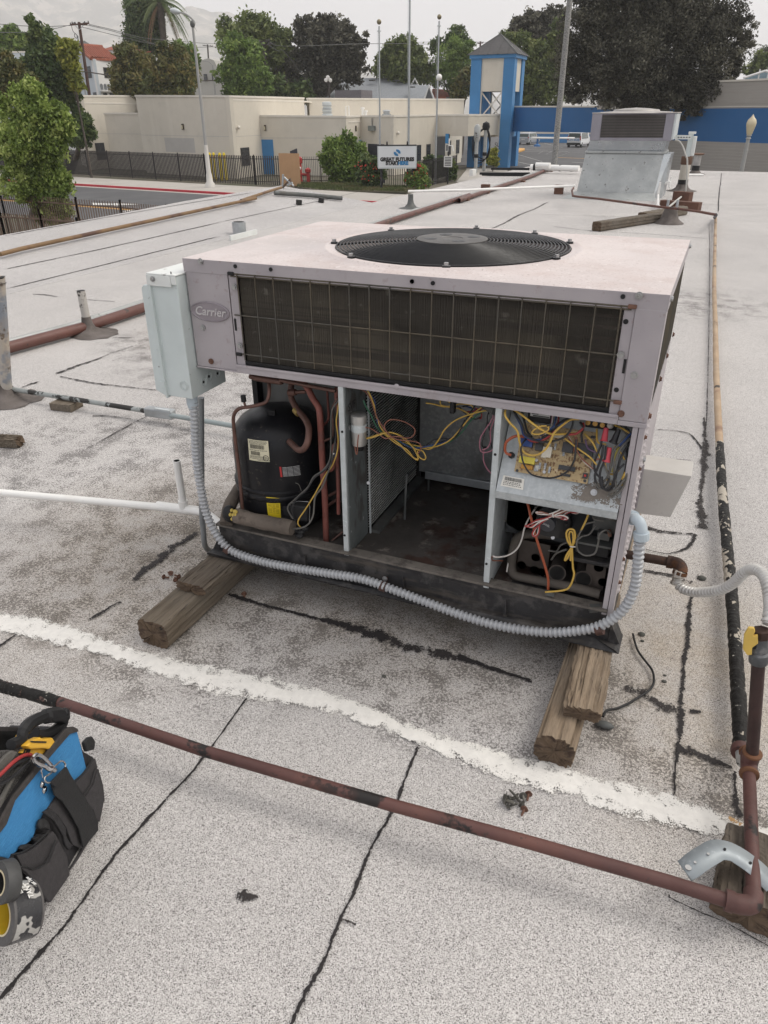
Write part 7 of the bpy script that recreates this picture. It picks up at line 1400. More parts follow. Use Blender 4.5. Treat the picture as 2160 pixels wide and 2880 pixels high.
for k in range(6):
    p = onwall(hB, hC, .14 + k * .125, zb1 + .05, .03); e2_ = -away(hB, hC, 1); xx = (hC - hB); xx.z = 0; xx.normalize()
    MB().prism([tuple(p - xx * .22)] + [tuple(p + xx * (.22 * math.cos(t)) + Vector((0, 0, .42 + .22 * math.sin(t)))) for t in [math.pi - math.pi * i / 6 for i in range(7)]] + [tuple(p + xx * .22)], tuple(e2_ * .02)).build('balcony_arch', mat('arch_shade', (.16, .17, .18), .9) if k == 0 else bpy.data.materials['arch_shade'], hs)
tA, tB = Vector((-78.77,90.28,8.914)), Vector((-75.54,91.67,8.943)); wall(hs, tA, tB, hz, m_wht, t=5, cap=0, name='stair_tower'); tpk = Vector((-78.51,92.57,9.845))
tv = [tA + Vector((-.3, -.3, 0)), tB + Vector((.3, -.3, 0)), tB + Vector((.3, 6, 0)), tA + Vector((-.3, 6, 0))]; MB().add([tuple(p) for p in tv] + [tuple(tpk + Vector((0, 1, 0)))], [(0, 1, 4), (1, 2, 4), (2, 3, 4), (3, 0, 4), (3, 2, 1, 0)]).build('tower_roof', m_tile, hs)
h2 = thing('white_house', 'white gabled house with a red tile roof seen between the bronze trees', 'house', (-74.9,94.12,5.889)); pA, pB, pK = Vector((-75.44,93.89,6.707)), Vector((-72.84,95,6.59)), Vector((-74.24,94.4,8.561))
flat(h2, 'wall', [(pA.x, pA.y, hz), (pB.x, pB.y, hz), tuple(pB), tuple(pK), tuple(pA)], m_wht, (0, 5, 0)); flat(h2, 'tile_roof', [(-77.11,92.74,8.803), (-73.91,94.11,8.824), (-74.63,93.36,7.822), (-76.93,92.38,8.284)], m_tile, (0, .3, .1))
h3 = thing('flat_white_building', 'flat-roofed white building partly hidden by trees at the far left', 'building', (-81.93,75.88,3.632)); A, B = Vector((-85.9,76.36,8.062)), Vector((-79.46,85.64,8.524)); wall(h3, A, B, G0, m_wht2, t=8, cap=.15); wall(h3, (-80.35,82,8.038), (-75.77,81.78,8.167), G0, m_wht, t=2, cap=0)
for u0, u1 in ((.44, .50), (.80, .86)): window(h3, A, B, u0, u1, 5.596, 6.525)
h4 = thing('grey_roof_house', 'house with a dark grey hipped roof rising behind the white houses', 'house', (-91.31,97.97,8.531))
flat(h4, 'hipped_roof', [(-92.62,95.24,9.608), (-86.62,97.8,9.73), (-90.94,100.31,11.016), (-93.24,99.32,11.008)], m_shd, (0, .4, .1)); A, B = (-93.02,96.15,9.671), (-87.56,98.49,9.766); wall(h4, A, B, G0, m_wht2, t=3, cap=0)
MB().b2((-95.56,99.41,10.261), (-95.5,100.53,11.019)).build('chimney', m_tile, h4); MB().cyl((-92.92,99.46,11.007), (-92.88,99.48,11.244), .1, 8).build('flue', m_galv_d, h4)
h5 = thing('mission_building', 'pale mission-style building with a round-topped gable far behind the street lamp', 'building', (-97.82,140.87,4.545))
op = ((-101.21,139.42,4.114),(-100.67,139.65,8.574),(-99.69,140.07,8.861),(-99.02,140.36,9.878),(-98.22,140.7,10.742),(-97.02,141.22,11.024),(-96.04,141.63,10.657),(-95.55,141.84,9.42),(-95.05,142.06,8.246),(-94.43,142.32,8.095),(-94.84,142.15,4.074)); flat(h5, 'gable_wall', op[::-1], mat('mission_plaster', (.40, .39, .36), .9, 0, .05, .3), (0, 8, 0))
for a, b_ in (((-98.02,140.57,8.33),(-97.33,140.86,7.148)),((-96.53,141.21,8.321),(-95.91,141.47,7.213)),((-95.84,141.5,7.802),(-95.58,141.61,7.285))): MB().b2((a[0], a[1] - .15, b_[2]), (b_[0], a[1] + .1, a[2])).build('window', m_win, h5)
h6 = thing('shingled_house', 'house with a large light grey shingled roof and small gables behind the cream building', 'house', (-42.35,93.91,2.792))
flat(h6, 'main_roof', [(-47.08,89.71,2.671), (-34.55,95.08,2.592), (-38.74,103.07,5.274), (-49.73,98.37,5.314)], m_shg, (0, .3, .1))
flat(h6, 'side_roof', [(-35.31,92.57,2.703), (-33.72,93.26,2.693), (-34.59,97.24,4.236), (-36.78,96.3,4.25)], m_shg, (0, .2, .1)); flat(h6, 'gable', [(-33.93,93.82,2.701), (-32.86,94.28,2.695), (-33.42,94.04,4.018)], mat('gable_grey', (.14, .145, .15), .8), (0, .2, 0)); flat(h6, 'gable', [(-38.48,101.01,4.4), (-37.63,101.37,4.395), (-38.03,101.2,5.097)], bpy.data.materials['gable_grey'], (0, .2, 0))
for P in (((-33.86,93.42,2.633),(-33.29,93.66,4.132),(-32.68,93.92,2.626)), ((-38.37,100.62,4.336),(-37.87,100.83,5.216),(-37.4,101.04,4.33))): MB().tube([tuple(p) for p in P], .14, 6, smooth=False).build('verge_board', m_wht, h6)
for a, b_ in (((-46.46,97.59,4.988),(-45.97,97.8,4.851)),((-43.1,99.03,4.994),(-42.53,99.27,4.856)),((-40.21,100.27,4.976),(-39.53,100.56,4.838)),((-35.64,94.06,4.016),(-35.11,94.29,3.886)),((-41.92,100.63,5.152),(-41.48,100.81,5.042))): MB().b2((a[0], a[1] - 1.0, b_[2] + .1), (b_[0], a[1] - .3, a[2] + .1)).build('roof_vent', m_galv_d, h6)
MB().cyl((-45.35,95.89,5.157), (-45.33,95.9,5.864), .3, 10).build('flue', m_galv, h6)
MB().b2((-40.48,82.75,2.541), (-37.25, 85.75, 3.57)).build('equipment_box', mat('equipment_mauve_grey', (.165, .15, .16), .7), h6)
h7 = thing('red_roof_house', 'low red-tiled roof just left of the blue tower', 'house', (-34.6,102.67,2.798)); flat(h7, 'tile_roof', [(-35.89,102.12,2.669), (-33.14,103.29,2.652), (-34.51,107.06,3.86), (-37.28,105.87,4.088)], m_tile, (0, .3, .1)); MB().b2((-33.27,99.98,2.757), (-31.25,101.38,3.084)).build('roof_unit', m_galv_d, h7)
h8 = thing('blue_gabled_house', 'small pale blue gabled house above the long wall at the far right', 'house', (2.593,80.52,3.735)); flat(h8, 'gable_wall', [(1.361,79.99,3.624), (4.715,81.43,3.604), (4.641,81.4,3.918), (2.817,80.62,4.367), (1.303,79.97,3.899)], mat('pale_blue_siding', (.26, .36, .42), .7), (0, 3, 0))
MB().tube([(1.202,79.49,3.867), (2.802,80.17,4.38), (4.628,80.96,3.884)], .10, 6, smooth=False).build('verge_board', m_wht, h8)
for x in ((2.388,80.11,3.921),(3.117,80.42,3.917)): MB().b2((x[0] - .06, x[1] - .1, x[2] - 1), (x[0] + .06, x[1], x[2] + .6)).build('corner_board', m_wht, h8)
# poles and wires
m_up = mat('creosoted_pole', (.085, .045, .035), .9, 0, .2, 2); m_upd = mat('dark_pole', (.05, .042, .038), .9)
def upole(label, k_top, base, arms, r_, m, extra=None):
    t_ = thing('utility_pole', label, 'utility pole', (base[0], base[1], G0)); T_ = Vector(k_top); MB().tube([(base[0], base[1], G0), tuple(T_)], [r_, r_ * .75], 10).build('pole', m, t_)
    for a, b_ in arms:
        MB().bar(a, b_, .12, .14).build('crossarm', m, t_)
        for f in (.03, .22, .78, .97): q = Vector(a).lerp(Vector(b_), f); MB().lathe([(.05, 0), (.08, .1), (.05, .22)], q, n=8).build('insulator', m_galv_d, t_)
    return t_
p1 = upole('reddish brown utility pole with a crossarm in front of the white house', (-66.16,72.84,10.168), (-66.59,72.66,3.174), [((-66.86,72.22,9.883), (-64.96,73.03,10.027)), ((-67.03,72.69,10.005), (-65.51,73.34,9.934))], .20, m_up)
MB().tube([(-66.26,72.37,8.875), (-66.4,72.31,5.603), (-66.5,72.26,3.167)], .10, 8).build('riser_conduit', m_galv, p1); MB().tube(smooth_path(((-66.6,72.11,9.803),(-66.56,72.13,9.337),(-66.32,72.23,9.024),(-66.18,72.29,8.867),(-66.26,72.25,8.672),(-66.43,72.18,8.712),(-66.48,72.16,8.947),(-66.36,72.21,9.063),(-66.18,72.29,8.867)), 4), .03, 5).build('service_loop', m_black, p1)
for a in (((-66.43,72.51,9.827), (-66.12,72.64,9.437)), ((-65.62,72.86,9.861), (-66.07,72.66,9.475))): MB().bar(a[0], a[1], .06, .06).build('arm_brace', m_galv, p1)
upole('dark utility pole standing in front of the green trees left of the oak', (-50.51,84.98,8.704), (-50.52,84.97,3.058), [((-51.09,84.41,8.57), (-49.76,84.97,8.662)), ((-50.92,84.48,8.32), (-49.56,85.06,8.345))], .18, m_upd)
upole('thin far utility pole above the round-topped gable', (-125.79,183.29,16.83), (-126.67,182.91,5.87), [((-126.34,181.97,16.55), (-124.06,182.94,16.39))], .25, m_upd)
upole('far utility pole with crossarm just left of the tower roof', (-47.7,162.33,13.54), (-47.57,162.38,7.511), [((-48.07,161.63,13.13), (-47.03,162.07,13.23))], .22, m_up)
t_ = thing('street_lamp', 'small far street lamp with a curved arm before the round-topped gable', 'street lamp', (-70.48,103.62,3.638)); MB().tube([(-70.57,103.59,2.805), (-70.49,103.62,7.61)], .14, 8).build('pole', m_pole, t_); MB().tube(smooth_path(((-70.5,103.62,7.503),(-70.78,103.5,7.878),(-71.22,103.31,8.094),(-71.79,103.07,8.13)), 4), .07, 6).build('arm', m_pole, t_)
t_ = thing('traffic_pole', 'grey pole with a short level arm beside the far street lamp', 'pole', (-69.26,104.15,3.631)); MB().tube([(-69.28,104.14,2.797), (-69.05,104.24,7.28)], .13, 8).build('pole', m_pole, t_); MB().tube([(-69.93,103.86,7.178), (-68.94,104.28,7.279)], .07, 6).build('arm', m_pole, t_)
t_ = thing('flood_light_pole', 'dark pole with white floodlights above the cream building roof', 'lamp', (-38.36,77.13,2.578)); MB().tube([(-38.36,77.13,1.918), (-38.33,77.14,4.26)], .09, 8).build('pole', m_upd, t_); MB().bar((-38.75,76.96,4.208), (-38.07,77.25,4.183), .1, .1).build('arm', m_upd, t_)
for a in ((-38.39,77.11,4.635),(-38.57,77.04,4.4),(-38.17,77.21,4.377)): MB().lathe([(.05, 0), (.18, .06), (.2, .16), (.12, .22)], a, (0, -1, -.3), 14).build('floodlight', m_wht, t_)
for i, (P, lb_) in enumerate(((((-75.72,68.75,10.21),(-74.06,69.46,10.03),(-71.54,70.54,9.844),(-69.41,71.45,9.784),(-67.09,72.45,9.864)), 'overhead wire running left from the reddish utility pole crossarm'),
    (((-63.77,57.55,7.974),(-65.49,61.16,8.351),(-66.53,65.07,8.686),(-67.16,69.15,9.216),(-66.9,72.53,9.94)), 'lower overhead wire slanting left from the reddish utility pole'),
    (((-65.19,73.26,9.953),(-65.08,76.57,9.73),(-65.9,82.74,9.407),(-67.89,90.59,9.71),(-73.16,107.92,10.583),(-57.41,92.9,9.11),(-51.24,84.67,8.609)), 'upper overhead wire running right from the reddish pole towards the green trees'),
    (((-65.29,73.22,9.876),(-65.1,76.56,9.609),(-65.94,82.73,9.166),(-67.72,88.49,9.081),(-72.62,102.71,9.824),(-62.61,96.12,9.237)), 'second overhead wire running right from the reddish pole'),
    (((-66,72.91,9.725),(-65.58,76.35,9.37),(-65.96,82.72,8.975),(-68.11,88.32,9.129)), 'lowest of the overhead wires passing in front of the dark tree'),
    (((-67.48,70.1,5.545),(-66.12,72.32,5.532),(-67.2,77.83,5.352),(-66.69,81.32,5.054),(-67.26,88.69,5.108),(-66.76,97.61,5.429),(-65.1,100.49,5.741)), 'thick black cable crossing the front of the white house'),
    (((-49.96,85.22,8.634),(-45.72,81.59,7.831),(-39.66,89.62,8.361),(-39.4,111.49,9.657),(-43.67,142.3,11.403)), 'overhead wire passing level behind the flagpoles'),
    (((-50.23,85.1,8.41),(-46.53,81.25,7.405),(-44.77,79.82,7.062),(-42.97,82.77,3.449)), 'overhead wire dropping right from the dark pole before the oak'),
    (((-59.71,157.19,13.44),(-51.6,160.66,13.56),(-47.7,162.33,13.41),(-44.4,163.74,13.31)), 'far overhead wire behind the blue tower roof'))):
    tag(MB().tube(smooth_path([tuple(p) for p in P], 5), .028 if i != 5 else .06, 4).build('overhead_wire', m_upd if i == 5 else m_galv_d, None), lb_, 'wire')
# cars in the lot
m_tyre = mat('tyre', (.02, .02, .02), .8); m_glass = mat('car_glass', (.05, .07, .065), .1, 0, .1, 3); m_tail = mat('tail_lamp_red', (.35, .02, .02), .3)
def car(label, base, wd_, ln, ht, m, rz, van=False, cat='car'):
    t_ = thing('parked_car', label, cat, tuple(base)); M_ = Matrix.Rotation(rz, 4, 'Z'); b0 = Vector(base)
    P = lambda x, y, z: tuple(b0 + M_ @ Vector((x, y, z)))
    h = wd_ / 2; b = MB()       # rear faces -y; profile along y
    sec = ([(0, .35), (.0, 1.0), (.06, 1.15), (.22, ht - .08), (.5, ht), (ln * .62, ht), (ln * .78, 1.15), (ln, .95), (ln, .35)] if not van else [(0, .4), (0, 1.05), (.08, ht - .12), (.25, ht), (ln * .72, ht), (ln * .84, 1.2), (ln, 1.0), (ln, .4)])
    for s_ in (-1, 1): pass
    n = len(sec); vs = []
    for s_ in (-1, 1):
        for y, z in sec: f = 1 - .16 * max(0, (z - 1.0) / (ht - 1.0)); vs.append(P(s_ * h * f, y, z))
    fs = [tuple(range(n)), tuple(range(2 * n - 1, n - 1, -1))] + [(i, i + n, (i + 1) % n + n, (i + 1) % n) for i in range(n)]
    b.add(vs, fs).build('body', m, t_, bevel=.05)
    f = .86; z0, z1 = 1.12, ht - .18; y0_, y1_ = (.06, .19) if not van else (.04, .09)
    MB().prism([P(-h * f, y0_ - .03, z0), P(h * f, y0_ - .03, z0), P(h * .80, y1_ - .03, z1), P(-h * .80, y1_ - .03, z1)], tuple(M_ @ Vector((0, .03, 0)))).build('rear_window', m_glass, t_)
    for s_ in (-1, 1):
        MB().prism([P(s_ * h * .96, .5, 1.12), P(s_ * h * .96, ln * .7, 1.12), P(s_ * h * .87, ln * .62, ht - .15), P(s_ * h * .87, .6, ht - .15)][::s_], tuple(M_ @ Vector((.03 * s_, 0, 0)))).build('side_window', m_glass, t_)
        MB().prism([P(s_ * h * .97, -.03, .95), P(s_ * h * .80, -.03, .95), P(s_ * h * .80, -.03, 1.14 if not van else 1.5), P(s_ * h * .93, -.03, 1.14 if not van else 1.5)][::-s_], tuple(M_ @ Vector((0, .04, 0)))).build('tail_lamp', m_tail, t_)
        for y in (.75, ln - .8):
            w_ = MB().cyl(P(s_ * (h - .2), y, .33), P(s_ * (h + .01), y, .33), .33, 18).build('wheel', m_tyre, t_); MB().cyl(P(s_ * (h - .0), y, .33), P(s_ * (h + .02), y, .33), .2, 12).build('rim', m_galv, w_)
    MB().prism([P(-h * .98, -.09, .32), P(h * .98, -.09, .32), P(h * .98, -.09, .62), P(-h * .98, -.09, .62)], tuple(M_ @ Vector((0, .12, 0)))).build('bumper', m_tyre if van else m, t_, bevel=.02); MB().prism([P(-.26, -.10, .72), P(.26, -.10, .72), P(.26, -.10, .86), P(-.26, -.10, .86)], tuple(M_ @ Vector((0, .03, 0)))).build('number_plate', m_wht, t_)
    if van: text_mesh('van_lettering', 'DM BOB', m_sb, t_, Vector(P(0, -.06, 1.0)), M_ @ Vector((1, 0, 0)), (0, 0, 1), .42, .01)
    return t_
car('silver minivan seen from behind, parked left of the mast in the lot', (-28.8,124.78,-3.2), 1.9, 4.8, 1.72, mat('silver_paint', (.40, .41, .43), .35, .4, .05, 2), -.15)
car('white van with dark bumper and a printed tailgate, parked right of the mast', (-19.61,117.27,-3.2), 2.05, 5.2, 2.0, mat('white_van_paint', (.66, .67, .68), .35, 0, .03, 2), -.12, True, 'van')
car('grey car nose mostly cut off by the left border behind the fences', (-32.71,26.75,-3.2), 1.8, 4.5, 1.45, mat('grey_car_paint', (.25, .26, .27), .3, .4, .05, 2), 1.45)
t_ = thing('lot_barrier', 'blue round-based post standing in the parking lot between the cars', 'post', (-25.38,119.56,-3.2)); MB().lathe([(.5, 0), (.45, .2), (.15, .35), (.12, 1.6)], (-25.38,119.56,-3.2), n=12).build('post', m_blue2, t_)

# ================================================================ trees and shrubs
def leafmat(name, cols, trans=.0):
    m, t, p, o = newmat(name); ri = t.nodes.new('ShaderNodeObjectInfo'); at = t.nodes.new('ShaderNodeAttribute'); at.attribute_name = 'tone'
    cr = t.nodes.new('ShaderNodeValToRGB'); e = cr.color_ramp.elements; e[0].color = c4(cols[0]); e[1].color = c4(cols[-1]); e[1].position = 1.0
    for i, c in enumerate(cols[1:-1]): q = e.new((i + 1) / (len(cols) - 1)); q.color = c4(c)
    t.links.new(at.outputs['Fac'], cr.inputs[0]); t.links.new(cr.outputs[0], p.inputs['Base Color']); p.inputs['Roughness'].default_value = .55; p.inputs['Specular IOR Level'].default_value = .35
    tl_ = t.nodes.new('ShaderNodeBsdfTranslucent'); t.links.new(cr.outputs[0], tl_.inputs[0]); ms = t.nodes.new('ShaderNodeMixShader'); ms.inputs[0].default_value = .28
    t.links.new(p.outputs[0], ms.inputs[1]); t.links.new(tl_.outputs[0], ms.inputs[2]); t.links.new(ms.outputs[0], o.inputs[0]); return m
rng = np.random.default_rng(5)
def foliage(name, parent, lobes, m, n, size, clump=.28, hang=0., tone=(.0, 1.0), aspect=.5, shell=.62):
    """lobes: (x, y, z, r). Leaves gathered in sprigs on and inside each lobe"""
    L_ = np.array([l[:3] for l in lobes]); rr = np.array([l[3] for l in lobes]); w_ = rr ** 2; w_ /= w_.sum(); K = max(40, int(len(lobes) * 34))
    li = rng.choice(len(lobes), K, p=w_); d = rng.normal(size=(K, 3)); d /= np.linalg.norm(d, axis=1)[:, None]; rad = rng.uniform(shell, 1.18, K) ** .7
    cc = L_[li] + d * (rad * rr[li])[:, None] * np.array([1, .8, .92]); ctone = rng.uniform(0, 1, K)
    ci = rng.integers(0, K, n); off = rng.normal(size=(n, 3)); cs = (rr[li][ci] * clump)[:, None]; P = cc[ci] + off * cs * np.array([.75, .75, .6]); P[:, 2] -= hang * np.abs(off[:, 0]) * cs[:, 0]
    a = rng.normal(size=(n, 3)); a[:, 2] -= hang * 1.5; a /= np.linalg.norm(a, axis=1)[:, None]; b_ = rng.normal(size=(n, 3)); b_ -= a * (a * b_).sum(1)[:, None]; b_ /= np.linalg.norm(b_, axis=1)[:, None]
    s_ = (size * rng.uniform(.6, 1.3, n))[:, None]; V = np.stack([P - a * s_, P + b_ * s_ * aspect, P + a * s_, P - b_ * s_ * aspect], 1).reshape(-1, 3)
    o0 = WL[parent.name]; V = V - np.array(o0); me = bpy.data.meshes.new(name); me.vertices.add(4 * n); me.vertices.foreach_set('co', V.ravel().astype(np.float32)); me.loops.add(4 * n); me.loops.foreach_set('vertex_index', np.arange(4 * n, dtype=np.int32))
    me.polygons.add(n); me.polygons.foreach_set('loop_start', np.arange(0, 4 * n, 4, dtype=np.int32)); me.update(calc_edges=True)
    tn = np.clip(tone[0] + (tone[1] - tone[0]) * (.75 * ctone[ci] ** 1.3 + .25 * rng.uniform(0, 1, n)), 0, 1); me.attributes.new('tone', 'FLOAT', 'POINT').data.foreach_set('value', np.repeat(tn, 4).astype(np.float32))
    me.materials.append(m); o = bpy.data.objects.new(name, me); COL.objects.link(o); o.parent = parent; WL[o.name] = o0; return o
m_bark = mat('bark_grey_brown', (.085, .07, .058), .95, 0, .3, 3)
def tree(label, lobes, base, m, n, size, tr=.25, name='tree', cat='tree', bark=None, limbs=6, **k):
    b0 = Vector((base[0], base[1], G0)); t_ = thing(name, label, cat, tuple(b0)); top_ = Vector(max(lobes, key=lambda l: l[2])[:3]); mid = Vector([sum(l[i] for l in lobes) / len(lobes) for i in range(3)])
    if tr:
        b = MB(); s_ = b0.lerp(mid, .7); s_.z = b0.z + (mid.z - b0.z) * .6; b.tube(smooth_path([b0, b0.lerp(s_, .5) + Vector((tr * .5, 0, 0)), s_, mid], 4), [tr * (1.25 - .8 * i / 12) for i in range(13)], 10)
        for l in sorted(lobes, key=lambda l: -l[3])[:limbs]: q = Vector(l[:3]); b.tube(smooth_path([s_, s_.lerp(q, .5) + Vector((0, 0, -tr)), q], 4), [tr * .55 * (1 - .085 * i) for i in range(9)], 6)
        b.build('trunk', bark or m_bark, t_)
    foliage('crown', t_, lobes, m, n, size, **k); return t_
lm_bright = leafmat('leaf_bright_green', [(.07, .11, .025), (.18, .25, .055), (.33, .42, .11), (.50, .55, .2)]); lm_dark = leafmat('leaf_dark_green', [(0.036, 0.060, 0.025), (0.070, 0.111, 0.036), (0.121, 0.172, 0.056), (0.202, 0.231, 0.081)])
lm_bronze = leafmat('leaf_bronze', [(.045, .06, .02), (.10, .115, .035), (.17, .15, .05), (.24, .19, .07)]); lm_olive = leafmat('leaf_olive', [(0.051, 0.070, 0.029), (0.111, 0.146, 0.044), (0.181, 0.222, 0.070), (0.263, 0.282, 0.111)]); lm_oak = leafmat('leaf_oak', [(.028, .027, .02), (.06, .058, .042), (.12, .115, .085), (.27, .26, .19)])
lm_mid = leafmat('leaf_mid_green', [(0.060, 0.101, 0.025), (0.121, 0.191, 0.040), (0.202, 0.293, 0.070), (0.302, 0.363, 0.101)]); lm_yel = leafmat('leaf_yellow_green', [(0.121, 0.151, 0.030), (0.263, 0.282, 0.051), (0.443, 0.403, 0.081)])
